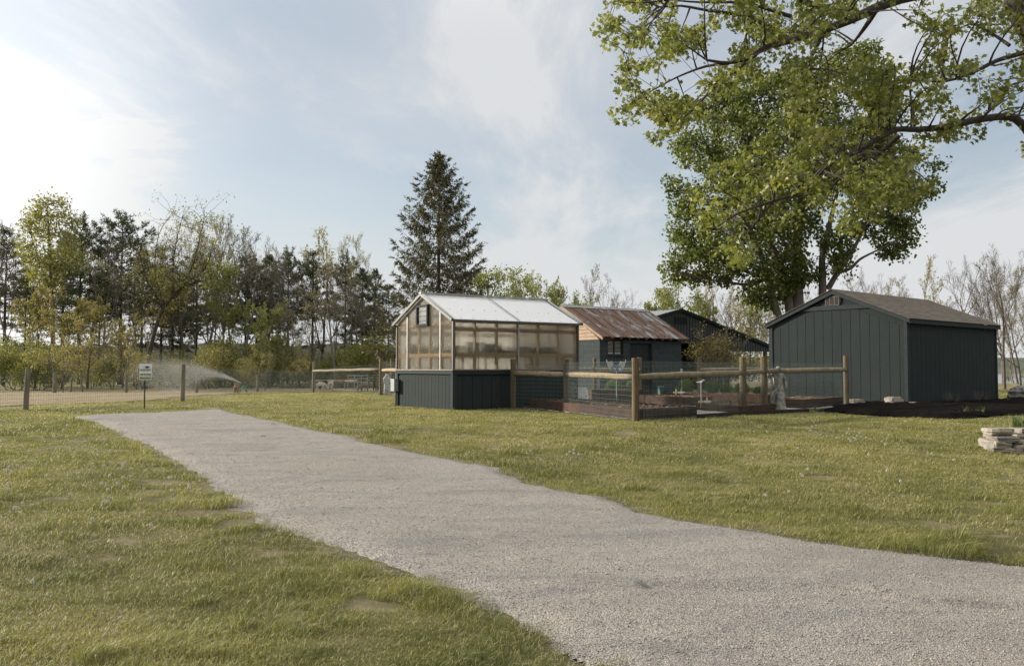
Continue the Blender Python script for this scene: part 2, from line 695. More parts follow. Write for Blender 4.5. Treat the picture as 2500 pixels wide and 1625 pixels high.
# ------------------------------------------------------------------ gravel floor of the garden and mulch bed by the shed
GA, GB, GC = (0.2, 24.6), (2.62, 18.25), (8.9, 24.3)
GARDEN = [GA, (2.60, 18.35), (4.6, 20.25), (9.2, 24.55), (11.0, 26.6), (9.0, 33.5), (3.3, 31.2), (1.6, 27.2)]
M['pea'] = gravel_mat('pea_gravel', [(0.22, 0.21, 0.19), (0.38, 0.365, 0.34), (0.29, 0.275, 0.25), (0.46, 0.45, 0.42)], 34, 0.01)
struct(sheet('garden_gravel', GARDEN, 0.08, M['pea'], 0.010, lambda X, Y, d: 0.02 * vnoise(X, Y, 0.3, 3)))


def mulch_mat():
    t = NT('bark_mulch')
    v = t.coords()
    n = t.noise(v, 28, 6, 0.8, 1.0)
    t.color(t.ramp(n, [(0.35, (0.003, 0.0025, 0.0022)), (0.62, (0.010, 0.007, 0.0055)), (0.8, (0.045, 0.030, 0.021))]))
    t.rough(1.0, 0.05)
    t.bump(n, 0.05, 1.0)
    return t.m


M['mulch'] = mulch_mat()
mul = [gp(*p)[:2] for p in [(1968, 1008), (2010, 1005), (2060, 1011), (2130, 1016), (2215, 1020), (2300, 1024), (2400, 1021), (2470, 1015), (2560, 1010), (2640, 1000)]]
MULCH = [tuple(p) for p in mul] + [(18.5, 31.5), (16.4, 29.6), (11.75, 25.75), (9.6, 27.2), (9.0, 24.6)]
struct(sheet('mulch_bed', MULCH, 0.07, M['mulch'], 0.01, lambda X, Y, d: 0.10 * sm(0, 0.5, d) + 0.05 * (vnoise(X, Y, 0.14, 3) - 0.3) * sm(0, 0.2, d), 0.3))

# lake and far shore beyond the trees on the right, railway bank behind the pines on the left
t_ = NT('lake_water')
t_.color((0.05, 0.06, 0.065)).rough(0.12, 0.5).bump(t_.noise(t_.coords((1, 3, 1)), 1.5, 4, 0.6), 0.02)
me = bpy.data.meshes.new('lake_water')
me.from_pydata([(22, 110, -2.9), (600, 110, -2.9), (900, 700, -2.9), (60, 700, -2.9)], [], [(0, 1, 2, 3)])
struct(link('lake_water', me, t_.m))


def ridge(name, pts, half, mat, seed):
    """a long earth bank along pts = (x, y, z0, z1)"""
    V, Fq = [], []
    prof = [(-1, 0), (-0.45, 0.72), (-0.3, 1), (0.3, 1), (0.45, 0.72), (1, 0)]
    P = []
    for i in range(len(pts) - 1):
        a, b = np.array(pts[i], float), np.array(pts[i + 1], float)
        for k in range(20):
            P.append(a + (b - a) * k / 20)
    P.append(np.array(pts[-1], float))
    for i, p in enumerate(P):
        q = P[min(i + 1, len(P) - 1)] - P[max(i - 1, 0)]
        nn = np.array([-q[1], q[0]]) / (np.hypot(q[0], q[1]) + 1e-9)
        for u, h in prof:
            j = float(vnoise(i * 1.3, u * 3, 1, seed)) - 0.5
            V.append((p[0] + nn[0] * u * half, p[1] + nn[1] * u * half, p[2] + (p[3] - p[2]) * h + j * 0.12 * (p[3] - p[2])))
    n = len(prof)
    for i in range(len(P) - 1):
        for k in range(n - 1):
            Fq.append((i * n + k, i * n + k + 1, (i + 1) * n + k + 1, (i + 1) * n + k))
    return struct(link(name, mesh_np(name, np.array(V), np.array(Fq), True), mat))


ridge('railway_bank', [(-120, 96, -2, 3.4), (-60, 108, -2, 3.9), (-20, 118, -2, 4.3), (10, 128, -2, 3.8)], 7,
      simple('bank_earth', (0.125, 0.115, 0.09), 0.5, 0.6, 1.0, 0.05, 0.1), 3)
ridge('far_hill', [(-700, 900, -6, 24), (-200, 1000, -6, 16), (200, 1000, -6, 13), (700, 800, -6, 10), (1100, 500, -6, 9)], 120,
      simple('far_woods', (0.085, 0.095, 0.075), 0.3, 0.05, 1.0, 0, 0.05), 4)


# ------------------------------------------------------------------ siding
def boards(mb, o, u, n, width, z0, hfun, pitch, gap=0.012, thick=0.014, start=0.0):
    """vertical siding boards on a wall: from o along u, thickness along n, height hfun(s)"""
    o, u, n = Vector(o), Vector(u), Vector(n)
    s = 0.0
    first = True
    brk = []
    while s < width - 1e-4:
        e = min(width, (start if (first and start) else s + pitch))
        first = False
        a, b = s + (gap / 2 if s > 0 else 0), e - (gap / 2 if e < width else 0)
        pts = [(a, z0), (b, z0), (b, hfun(b))]
        m = getattr(hfun, 'ridge', None)
        if m is not None and a < m < b:
            pts.append((m, hfun(m)))
        pts.append((a, hfun(a)))
        mb.prism([o + u * x + Vector((0, 0, z)) for x, z in pts], n * thick)
        s = e
    return mb


def const(h):
    return lambda s: h


def gable(W, he, hr):
    f = lambda s: he + (hr - he) * (1 - abs(s - W / 2) / (W / 2))
    f.ridge = W / 2
    return f


# ------------------------------------------------------------------ greenhouse
GHL, GHW, GHE, GHR, GHB = 4.21, 3.42, 2.44, 3.20, 1.06
gh = thing('greenhouse', 'small greenhouse with clear ribbed panels on a dark painted board base', 'greenhouse', (-1.575, 23.3, 0), 0.582)
mb = MB()
mb.box(0.03, 0.03, -0.15, GHL - 0.03, GHW - 0.03, GHB - 0.02)
boards(mb, (0.03, GHW, -0.15), (0, -1, 0), (-1, 0, 0), GHW, 0, const(GHB - 0.02), 0.2, thick=0.022)
boards(mb, (0, 0.03, -0.15), (1, 0, 0), (0, -1, 0), GHL, 0, const(GHB - 0.02), 0.305, thick=0.022)
mb.build('base_wall', M['siding'], gh)
mb = MB()
for (x0, y0, x1, y1) in ((-0.02, -0.02, 0.0, 0.10), (0.0, -0.02, 0.10, 0.0), (-0.02, GHW - 0.10, 0.0, GHW + 0.02)):
    mb.box(x0, y0, -0.1, x1, y1, GHB - 0.115)
mb.box(-0.024, -0.024, GHB - 0.11, 0.0, GHW + 0.02, GHB - 0.02)
mb.box(0.0, -0.024, GHB - 0.11, GHL + 0.02, 0.0, GHB - 0.02)
mb.build('base_trim', M['trim'], gh)
MB().box(-0.05, -0.05, GHB - 0.016, GHL + 0.04, GHW + 0.05, GHB + 0.02).build('sill', simple('sill_board', (0.13, 0.105, 0.085), 0.3, 6, 0.6), gh)
# timber frame
ZB = GHB + 0.021
st = 0.075
mb = MB()
yb = [0.04 + (GHW - 0.08) * k / 5 for k in range(6)]
gf = gable(GHW, GHE - 0.06, GHR - 0.06)
for y in yb:
    for x in (0.02, GHL - 0.02 - st):
        mb.box(x, y - st / 2 if 0 < yb.index(y) < 5 else (y if y < 1 else y - st), ZB, x + st, (y + st / 2) if 0 < yb.index(y) < 5 else (y + st if y < 1 else y), gf(y) - 0.04)
xb = [GHL * k / 6 for k in range(7)]
for k, x in enumerate(xb[1:-1]):
    for y in (0.02, GHW - 0.02 - st):
        mb.box(x - 0.03, y, ZB, x + 0.03, y + st, GHE - 0.1)
for y in (0.022, GHW - 0.018 - st):
    mb.box(0.1, y, GHE - 0.1, GHL - 0.1, y + st, GHE - 0.01)
    mb.box(0.1, y + 0.08, GHE - 0.33, GHL - 0.1, y + 0.13, GHE - 0.22)
    mb.box(0.1, y + 0.003, 1.42, GHL - 0.1, y + st - 0.003, 1.535)
for x in (0.024, GHL - 0.022 - st):
    mb.box(x, 0.12, GHE - 0.15, x + st - 0.01, GHW - 0.12, GHE - 0.07)
    mb.box(x, 0.12, 1.42, x + st - 0.01, GHW - 0.12, 1.52)
for x in xb:   # rafters and collar ties
    xx = min(max(x, 0.06), GHL - 0.06)
    for y0 in (0.0, GHW):
        mb.beam((xx, y0 + (0.02 if y0 == 0 else -0.02), GHE - 0.035), (xx, GHW / 2, GHR - 0.055), 0.05, 0.07)
    if 0 < x < GHL:
        mb.box(xx - 0.02, 0.5, GHE + 0.16, xx + 0.02, GHW - 0.5, GHE + 0.23)
mb.box(0.08, GHW / 2 - 0.03, GHR - 0.16, GHL - 0.08, GHW / 2 + 0.03, GHR - 0.07)
mb.build('timber_frame', M['pine_wood'], gh)


def poly_mat(name, clear, tint=(0.86, 0.84, 0.78), ior=1.18):
    t = NT(name)
    tr = t.n('BsdfTransparent')
    tr.inputs[0].default_value = (0.95, 0.94, 0.90, 1)
    tl = t.n('BsdfTranslucent')
    tl.inputs[0].default_value = (*tint, 1)
    gl = t.n('BsdfGlossy')
    gl.inputs['Roughness'].default_value = 0.08
    wv = t.noise(t.coords((22, 22, 0.15)), 3, 3, 0.6)
    m1 = t.n('MixShader')
    t.l(t.math('ADD', clear - 0.10, t.math('MULTIPLY', wv, 0.2)), m1.inputs[0])
    rf = t.n('BsdfRefraction')
    rf.inputs['Color'].default_value = (0.93, 0.92, 0.89, 1)
    rf.inputs['Roughness'].default_value = 0.42
    rf.inputs['IOR'].default_value = 1.22
    m1b = t.n('MixShader')
    m1b.inputs[0].default_value = 0.56
    t.l(tl.outputs[0], m1b.inputs[1])
    t.l(rf.outputs[0], m1b.inputs[2])
    t.l(m1b.outputs[0], m1.inputs[1])
    t.l(tr.outputs[0], m1.inputs[2])
    m2 = t.n('MixShader')
    fr = t.n('LayerWeight')
    fr.inputs[0].default_value = 0.12
    t.l(t.math('MULTIPLY', fr.outputs['Fresnel'], 0.10), m2.inputs[0])
    t.l(m1.outputs[0], m2.inputs[1])
    t.l(gl.outputs[0], m2.inputs[2])
    t.l(m2.outputs[0], t.out.inputs[0])
    return t.m


M['poly'] = poly_mat('ribbed_plastic', 0.43, (0.80, 0.80, 0.79))
t_ = NT('milky_plastic')
t_.color((0.90, 0.90, 0.91)).rough(0.10, 0.5)
t_.b.inputs['IOR'].default_value = 2.3
tl_, tr_ = t_.n('BsdfTranslucent'), t_.n('BsdfTransparent')
tl_.inputs[0].default_value = (0.95, 0.95, 0.95, 1)
ma_, mb_ = t_.n('MixShader'), t_.n('MixShader')
ma_.inputs[0].default_value = 0.4
t_.l(t_.b.outputs[0], ma_.inputs[1])
t_.l(tl_.outputs[0], ma_.inputs[2])
mb_.inputs[0].default_value = 0.12
t_.l(ma_.outputs[0], mb_.inputs[1])
t_.l(tr_.outputs[0], mb_.inputs[2])
t_.l(mb_.outputs[0], t_.out.inputs[0])
M['poly_roof'] = t_.m
for (y, nm) in ((0.0, 1), (GHW, 2)):
    MB().box(0.05, y - 0.004, ZB, GHL - 0.05, y + 0.004, GHE - 0.02).build('wall_panel', M['poly'], gh)
for x in (0.0, GHL):
    f = gable(GHW, GHE - 0.02, GHR - 0.03)
    MB().prism([(x - 0.004, 0.04, ZB), (x - 0.004, GHW - 0.04, ZB), (x - 0.004, GHW - 0.04, f(0.04)), (x - 0.004, GHW / 2, f(GHW / 2)), (x - 0.004, 0.04, f(0.04))],
               (0.008, 0, 0)).build('gable_panel', M['poly'], gh)
OH = 0.10
sl_ = (GHR - GHE) / (GHW / 2)


def rz_(y):
    return GHR - abs(y - GHW / 2) * sl_


for sgn in (0, 1):
    ye = -OH if sgn == 0 else GHW + OH
    yr = GHW / 2
    MB().hexa([(-0.08, ye, rz_(ye)), (GHL + 0.08, ye, rz_(ye)), (GHL + 0.08, yr, GHR), (-0.08, yr, GHR),
               (-0.08, ye, rz_(ye) + 0.012), (GHL + 0.08, ye, rz_(ye) + 0.012), (GHL + 0.08, yr, GHR + 0.012), (-0.08, yr, GHR + 0.012)]
              ).build('roof_panel', M['poly_roof'], gh)
# metal edge strips
mb = MB()
for ye in (-OH, GHW + OH):
    for x in (-0.09, GHL + 0.09):
        mb.beam((x, ye, rz_(ye) + 0.0), (x, GHW / 2, GHR + 0.0), 0.05, 0.075)
    mb.box(-0.066, ye - 0.012, rz_(ye) - 0.035, GHL + 0.066, ye + 0.012, rz_(ye) + 0.02)
mb.box(-0.02, -0.022, ZB, 0.035, 0.035, GHE - 0.06)
mb.box(GHL - 0.035, -0.022, ZB, GHL + 0.02, 0.035, GHE - 0.06)
mb.box(-0.02, GHW - 0.03, ZB, 0.03, GHW + 0.02, GHE - 0.06)
mb.build('metal_edging', M['dark_metal'], gh)
mb = MB()
mb.beam((-0.12, GHW / 2, GHR + 0.045), (GHL + 0.12, GHW / 2, GHR + 0.045), 0.14, 0.03)
for s in (0, 1):
    ye = -OH if s == 0 else GHW + OH
    for xc, wd in ((GHL / 2, 0.035), (-0.045, 0.09), (GHL + 0.045, 0.09)):
        mb.beam((xc, ye + (0.02 if s == 0 else -0.02), rz_(ye) + 0.042), (xc, GHW / 2 - (0.09 if s == 0 else -0.09), GHR + 0.008), wd, 0.008)
mb.box(GHL / 2 - 0.018, -0.016, ZB, GHL / 2 + 0.018, -0.005, GHE - 0.06)
for k in (1, 4):
    mb.box(-0.016, yb[k] - 0.018, ZB, -0.005, yb[k] + 0.018, gf(yb[k]))
mb.build('joint_strip', M['galv'], gh)
screws = []
for x in np.linspace(0.25, GHL - 0.25, 11):
    screws += [(x, y, rz_(y) + 0.019, 0) for y in (-OH + 0.1, 0.62)]
    screws += [(x, -0.010, z, 1) for z in (ZB + 0.03, GHE - 0.1)]
for y in np.linspace(0.2, GHW - 0.2, 8):
    screws += [(-0.010, y, z, 2) for z in (ZB + 0.03, GHE - 0.11, 1.75)]
sc0 = MB().tube([(0, 0, -0.007), (0, 0, 0.007)], 0.012, 6).build('screw_head', M['galv'], gh)
for i, (x, y, z, k) in enumerate(screws):
    q_ = sc0 if i == 0 else sc0.copy()
    if i:
        COL.objects.link(q_)
    q_.location = (x, y, z)
    q_.rotation_euler = ((0, 0, 0), (PI / 2, 0, 0), (0, PI / 2, 0))[k]
# gable window
wy0, wy1, wz0, wz1 = 1.36, 2.06, 2.30, 2.90
wf = MB()
for a in ((wy0, wz0, wy1, wz0 + 0.06), (wy0, wz1 - 0.06, wy1, wz1), (wy0, wz0 + 0.06, wy0 + 0.06, wz1 - 0.06), (wy1 - 0.06, wz0 + 0.06, wy1, wz1 - 0.06)):
    wf.box(-0.07, a[0], a[1], 0.005, a[2], a[3])
wf = wf.build('window', M['trim'], gh)
tg = NT('window_glass')
tg.b.inputs['Transmission Weight'].default_value = 1.0
tg.color((0.9, 0.93, 0.92)).rough(0.05, 0.5)
MB().box(-0.03, wy0 + 0.06, wz0 + 0.06, -0.024, wy1 - 0.06, wz1 - 0.06).build('pane', tg.m, wf)
mb = MB()
for z in (2.44, 2.58, 2.72):
    mb.beam((-0.04, wy0 + 0.06, z), (-0.04, wy1 - 0.06, z), 0.02, 0.010)
mb.build('louvre', M['trim'], wf)
# utility box and its pipe on the gable end
ub = MB().box(-0.17, GHW - 0.18, 0.42, -0.03, GHW + 0.07, 0.77).build('utility_box', simple('grey_box', (0.22, 0.25, 0.25), 0.1, 6, 0.5, 0), gh, bevel=0.008)
MB().box(-0.18, GHW - 0.19, 0.772, -0.03, GHW + 0.08, 0.79).build('box_lid', M['galv'], ub)
MB().tube([(-0.06, GHW - 0.08, -0.05), (-0.06, GHW - 0.08, 0.42)], 0.022, 8).build('conduit', M['trim'], gh)
# benches, trays and seedlings inside
mb = MB()
for (y0, y1) in ((0.16, 0.72), (GHW - 0.72, GHW - 0.16)):
    mb.box(0.2, y0, 1.47, GHL - 0.2, y1, 1.51)
    for x in (0.4, 1.5, 2.7, 3.8):
        mb.box(x, y0 + 0.05, 0.0, x + 0.06, y0 + 0.11, 1.47)
gb = mb.build('bench', M['pine_wood'], gh)
rr = random.Random(4)
k = 0
tray_m, pot_m = simple('black_tray', (0.03, 0.032, 0.035), 0.2, 5, 0.5, 0), simple('pale_tray', (0.35, 0.42, 0.42), 0.1, 5, 0.5, 0)
seed_leaf = leaf_mat('seedling_leaf', (0.05, 0.12, 0.02), (0.09, 0.19, 0.03))
for (y0, y1) in ((0.2, 0.68), (GHW - 0.68, GHW - 0.2)):
    x = 0.3
    while x < GHL - 0.6:
        wd = rr.uniform(0.3, 0.5)
        h = rr.uniform(0.07, 0.2)
        tr = MB().box(x, y0, 1.512, x + wd, y1, 1.512 + h).build('seed_tray', pot_m if rr.random() < 0.25 else tray_m, gh, bevel=0.006)
        if rr.random() < 0.7:
            q, ff = [], []
            for _ in range(110):
                cx, cy = rr.uniform(x, x + wd), rr.uniform(y0, y1)
                a, s, hh = rr.uniform(0, 6.28), rr.uniform(0.02, 0.045), 1.512 + h + rr.uniform(0.0, 0.13)
                b = len(q)
                q += [(cx, cy, 1.51 + h), (cx + math.cos(a) * s - math.sin(a) * s * .5, cy + math.sin(a) * s + math.cos(a) * s * .5, hh), (cx + math.cos(a) * s * 2, cy + math.sin(a) * s * 2, hh + 0.02), (cx + math.cos(a) * s + math.sin(a) * s * .5, cy + math.sin(a) * s - math.cos(a) * s * .5, hh)]
                ff.append((b, b + 1, b + 2, b + 3))
            me = mesh_np('seedlings', q, np.array(ff))
            attr(me, 'tint', [rr.random() for _ in ff])
            link('seedlings', me, seed_leaf, tr)
        x += wd + rr.uniform(0.03, 0.12)


# ------------------------------------------------------------------ roof of overlapping courses
def shingle_mat():
    t = NT('asphalt_shingle')
    tc_ = t.n('TexCoord')
    br = t.n('TexBrick')
    br.offset = 0.37
    br.inputs['Scale'].default_value = 1.0
    br.inputs['Mortar Size'].default_value = 0.004
    br.inputs['Brick Width'].default_value = 0.30
    br.inputs['Row Height'].default_value = 0.145
    br.inputs['Color1'].default_value = (0.092, 0.076, 0.061, 1)
    br.inputs['Color2'].default_value = (0.195, 0.166, 0.134, 1)
    br.inputs['Mortar'].default_value = (0.05, 0.04, 0.032, 1)
    t.l(tc_.outputs['Object'], br.inputs['Vector'])
    v = t.coords()
    c = t.mix(0.45, br.outputs['Color'], t.ramp(t.noise(v, 9, 5, 0.7), [(0.3, (0.09, 0.074, 0.06)), (0.7, (0.21, 0.18, 0.148))]))
    t.color(t.mix(0.35, c, t.noise(v, 160, 2, 0.6, 0, 'Color'), 'SOFT_LIGHT'))
    t.rough(0.95, 0.15)
    t.bump(t.noise(v, 200, 3, 0.7), 0.004)
    return t.m


def slope_frame(o, parent, p0, ux, uy):
    """put object o (built in slope coordinates x along eave, y up the slope) on the roof"""
    ux, uy = Vector(ux).normalized(), Vector(uy).normalized()
    n = ux.cross(uy)
    m = Matrix((ux, uy, n)).transposed().to_4x4()
    m.translation = Vector(p0)
    o.parent = parent
    o.matrix_local = m
    return o


SL, SW, SE, SR = 6.62, 4.65, 2.60, 3.56
sh = thing('garden_shed', 'large dark blue-grey board shed with a brown shingle roof', 'shed', (11.55, 25.45, 0), 0.707)
mb = MB()
gs = gable(SW - 0.1, SE - 0.10, SR - 0.14)
mb.box(0.06, 0.06, -0.2, SL - 0.06, SW - 0.06, SE - 0.13)
mb.prism([(0.06, 0.06, SE - 0.13), (0.06, SW - 0.06, SE - 0.13), (0.06, SW / 2, SR - 0.16)], (SL - 0.12, 0, 0))
f1 = gable(SW - 0.1, SE - 0.11, SR - 0.13)
boards(mb, (0.06, 0.05, -0.2), (0, 1, 0), (-1, 0, 0), SW - 0.1, 0, f1, 0.305, start=0.2, thick=0.02)
boards(mb, (0.05, 0.06, -0.2), (1, 0, 0), (0, -1, 0), SL - 0.1, 0, const(SE + 0.08), 0.305, thick=0.02)
boards(mb, (0.05, SW - 0.06, -0.2), (1, 0, 0), (0, 1, 0), SL - 0.1, 0, const(SE + 0.08), 0.305, thick=0.02)
mb.build('wall', M['siding'], sh)
c_ = 0.11
MB().box(0.012, 0.012, -0.1, 0.04, c_, SE - 0.04).box(0.04, 0.012, -0.1, c_ + 0.02, 0.04, SE - 0.04).build('corner_board', M['trim'], sh)
MB().box(SL - c_, 0.012, -0.1, SL - 0.012, 0.04, SE - 0.04).build('corner_board', M['trim'], sh)
MB().box(0.012, SW - c_ - 0.03, -0.1, 0.04, SW - 0.012, SE - 0.04).build('corner_board', M['trim'], sh)
mb = MB()
zb0, zb1 = 2.93, 3.06
fy = lambda z: (SR - 0.13 - z) / (SR - SE) * (SW / 2)
mb.prism([(0.012, SW / 2 - fy(zb0), zb0), (0.012, SW / 2 + fy(zb0), zb0), (0.012, SW / 2 + fy(zb1), zb1), (0.012, SW / 2 - fy(zb1), zb1)], (0.028, 0, 0))
mb.build('gable_band', M['trim'], sh)
ss = (SR - SE) / (SW / 2)
rake = MB()
eo = 0.09
for s in (0, 1):
    ye = -eo if s == 0 else SW + eo
    ze = SE - eo * ss
    for x0 in (-0.05, SL + 0.02):
        P = [(x0, ye, ze - 0.13), (x0, SW / 2, SR - 0.14), (x0, SW / 2, SR - 0.01), (x0, ye, ze - 0.01)]
        rake.prism(P, (0.03, 0, 0))
    yy0, yy1 = (ye, ye + 0.028) if s == 0 else (ye - 0.028, ye)
    rake.box(-0.018, yy0, ze - 0.14, SL + 0.018, yy1, ze - 0.015)
rake.build('fascia', M['trim'], sh)
M['shingle'] = shingle_mat()
slen = math.hypot(SW / 2 + eo, SR - SE + eo * ss)
for s in (0, 1):
    mb = MB()
    rows = 17
    rh = (slen + 0.03) / rows
    for r in range(rows):
        y0, y1 = r * rh - 0.03, (r + 1) * rh + 0.02
        y1 = min(y1, slen)
        mb.hexa([(-0.075, y0, 0.002), (SL + 0.075, y0, 0.002), (SL + 0.075, y1, 0.0), (-0.075, y1, 0.0),
                 (-0.075, y0, 0.017), (SL + 0.075, y0, 0.017), (SL + 0.075, y1, 0.007), (-0.075, y1, 0.007)])
    o = mb.build('roof_slope', M['shingle'])
    if s == 0:
        slope_frame(o, sh, (0, -eo, SE - eo * ss), (1, 0, 0), (0, SW / 2 + eo, SR - SE + eo * ss))
    else:
        slope_frame(o, sh, (SL, SW + eo, SE - eo * ss), (-1, 0, 0), (0, -SW / 2 - eo, SR - SE + eo * ss))
MB().prism([(-0.08, SW / 2 - 0.14, SR - 0.035), (-0.08, SW / 2, SR + 0.028), (-0.08, SW / 2 + 0.14, SR - 0.035), (-0.08, SW / 2, SR + 0.012)], (SL + 0.16, 0, 0)).build('ridge_cap', M['shingle'], sh)
vent_m = simple('brown_metal', (0.075, 0.062, 0.055), 0.2, 9, 0.5, 0)
vy0, vy1, vz0, vz1 = SW / 2 - 0.20, SW / 2 + 0.25, 3.09, 3.34
mb = MB()
for k in range(4):
    y = vy0 + (vy1 - vy0) * k / 3
    mb.box(0.0, y - 0.012, vz0, 0.035, y + 0.012, vz1)
mb.box(-0.001, vy0 - 0.012, vz0 - 0.02, 0.036, vy1 + 0.012, vz0)
mb.box(-0.001, vy0 - 0.012, vz1, 0.036, vy1 + 0.012, vz1 + 0.02)
vf = mb.build('vent', vent_m, sh)
mb = MB()
for k in range(7):
    z = vz0 + 0.02 + (vz1 - vz0 - 0.04) * k / 6
    mb.beam((0.02, vy0, z), (0.02, vy1, z), 0.04, 0.006, (0.6, 0, 1))
mb.build('louvre', simple('pale_louvre', (0.20, 0.175, 0.16), 0.15, 9, 0.5, 0), vf)


# ------------------------------------------------------------------ block shed with the rusty roof
def block_mat():
    t = NT('painted_block')
    g_ = t.n('NewGeometry')
    tc_ = t.n('TexCoord')
    s = t.n('SeparateXYZ')
    t.l(tc_.outputs['Object'], s.inputs[0])
    cm = t.n('CombineXYZ')
    t.l(t.math('ADD', s.outputs[0], s.outputs[1]), cm.inputs[0])
    t.l(s.outputs[2], cm.inputs[1])
    br = t.n('TexBrick')
    br.inputs['Scale'].default_value = 1.0
    br.inputs['Brick Width'].default_value = 0.406
    br.inputs['Row Height'].default_value = 0.203
    br.inputs['Mortar Size'].default_value = 0.013
    br.inputs['Mortar Smooth'].default_value = 0.3
    br.inputs['Color1'].default_value = (0.031, 0.040, 0.042, 1)
    br.inputs['Color2'].default_value = (0.041, 0.051, 0.053, 1)
    br.inputs['Mortar'].default_value = (0.068, 0.076, 0.076, 1)  # joints lighter than the blocks: highlights along them put into the colour
    t.l(cm.outputs[0], br.inputs['Vector'])
    t.color(br.outputs['Color'])
    t.rough(0.8, 0.12)
    h = t.math('SUBTRACT', t.math('MULTIPLY', t.noise(t.coords(), 30, 5, 0.7), 0.5), br.outputs['Fac'])
    t.bump(h, 0.035, 1.0)
    return t.m


M['block'] = block_mat()
BL, BW, BZ, BE, BR = 4.45, 4.15, 2.16, 2.26, 3.52
bs = thing('block_shed', 'dark painted concrete block shed under a rusty metal roof', 'shed', (3.215, 31.95, 0), 0.658)
mb = MB()
t_ = 0.2
for a in ((0, 0, -0.2, 0.42, t_, BZ), (1.22, 0, -0.2, 1.58, t_, BZ), (2.78, 0, -0.2, BL, t_, BZ), (0.42, 0, -0.2, 1.22, t_, 1.62),
          (0, t_, -0.2, t_, BW, BZ), (BL - t_, t_, -0.2, BL, BW, BZ), (t_, BW - t_, -0.2, BL - t_, BW, BZ), (1.58, 0, 2.06, 2.78, t_, BZ)):
    mb.box(*a)
mb.build('block_wall', M['block'], bs)
dm = MB()
for k in range(6):
    dm.box(1.60 + k * 0.19, 0.10, 0, 1.60 + k * 0.19 + 0.182, 0.14, 2.05)
dm.box(1.60, 0.12, 0, 2.76, 0.15, 2.05)
dr_ = dm.build('door', simple('door_paint', (0.012, 0.015, 0.016), 0.15, 5, 0.6, 0.001), bs)
MB().box(2.55, 0.06, 0.95, 2.59, 0.10, 1.10).build('handle', M['black'], dr_)
w_ = MB()
for a in ((0.42, 1.62, 1.22, 1.65), (0.42, 2.12, 1.22, 2.15), (0.42, 1.65, 0.45, 2.12), (1.19, 1.65, 1.22, 2.12), (0.80, 1.65, 0.84, 2.12)):
    w_.box(a[0], 0.075, a[1], a[2], 0.12, a[3])
w_ = w_.build('window', M['trim'], bs)
sb = MB()
for (x0, x1) in ((0.452, 0.798), (0.842, 1.188)):
    for k in range(9):
        z = 1.69 + k * 0.05
        sb.beam((x0, 0.13, z), (x1, 0.13, z), 0.05, 0.006, (0, 0.5, 1))
    sb.box(x0, 0.124, 1.65, x1, 0.14, 1.685)
sb.build('shutter_slats', simple('cream_slat', (0.56, 0.55, 0.49), 0.1, 6, 0.6, 0), w_)
MB().box(0.40, -0.05, 1.575, 1.26, 0.0, 1.625).build('sill', M['block'], bs)
# wooden gables
clap = simple('bare_clapboard', (0.31, 0.225, 0.155), 0.4, 7, 0.85, 0.003, stretch=(1, 0.25, 3))
for x in (0, BL):
    mb = MB()
    z = BZ
    while z < BR - 0.12:
        z1 = min(z + 0.13, BR - 0.1)
        w0 = max(0.04, (BR - 0.06 - z) / (BR - BE) * (BW / 2) - 0.02)
        w1 = max(0.02, (BR - 0.06 - z1) / (BR - BE) * (BW / 2) - 0.02)
        w0, w1 = min(w0, BW / 2), min(w1, BW / 2)
        sg = -1 if x == 0 else 1
        c0 = BW / 2
        mb.hexa([(x + sg * 0.035, c0 - w0, z), (x + sg * 0.035, c0 + w0, z), (x - sg * 0.03, c0 + w0, z), (x - sg * 0.03, c0 - w0, z),
                 (x + sg * 0.012, c0 - w1, z1), (x + sg * 0.012, c0 + w1, z1), (x - sg * 0.03, c0 + w1, z1), (x - sg * 0.03, c0 - w1, z1)])
        z = z1
    mb.build('gable_boards', clap, bs)
be = 0.20
bsl = (BR - BE) / (BW / 2 + be)


def rust_mat():
    t = NT('rusty_sheet')
    v = t.coords((1, 0.22, 1))
    n = t.noise(t.coords((1, 0.38, 1)), 2.1, 8, 0.72, 0.5)
    n2 = t.noise(t.coords((2.5, 0.35, 1)), 4.0, 6, 0.7)
    rust = t.ramp(n2, [(0.3, (0.072, 0.038, 0.024)), (0.55, (0.128, 0.070, 0.045)), (0.8, (0.215, 0.135, 0.09))])
    f = t.ramp(n, [(0.51, 0.0), (0.60, 1.0)])
    c = t.mix(f, rust, (0.27, 0.285, 0.29))
    n3 = t.noise(t.coords((0.8, 0.35, 1)), 1.6, 5, 0.65)
    c = t.mix(t.ramp(n3, [(0.60, 0.0), (0.68, 0.7)]), c, (0.24, 0.17, 0.05))
    t.color(c)
    t.rough(0.75, 0.35)
    t.bump(t.noise(v, 12, 5, 0.7), 0.006)
    return t.m


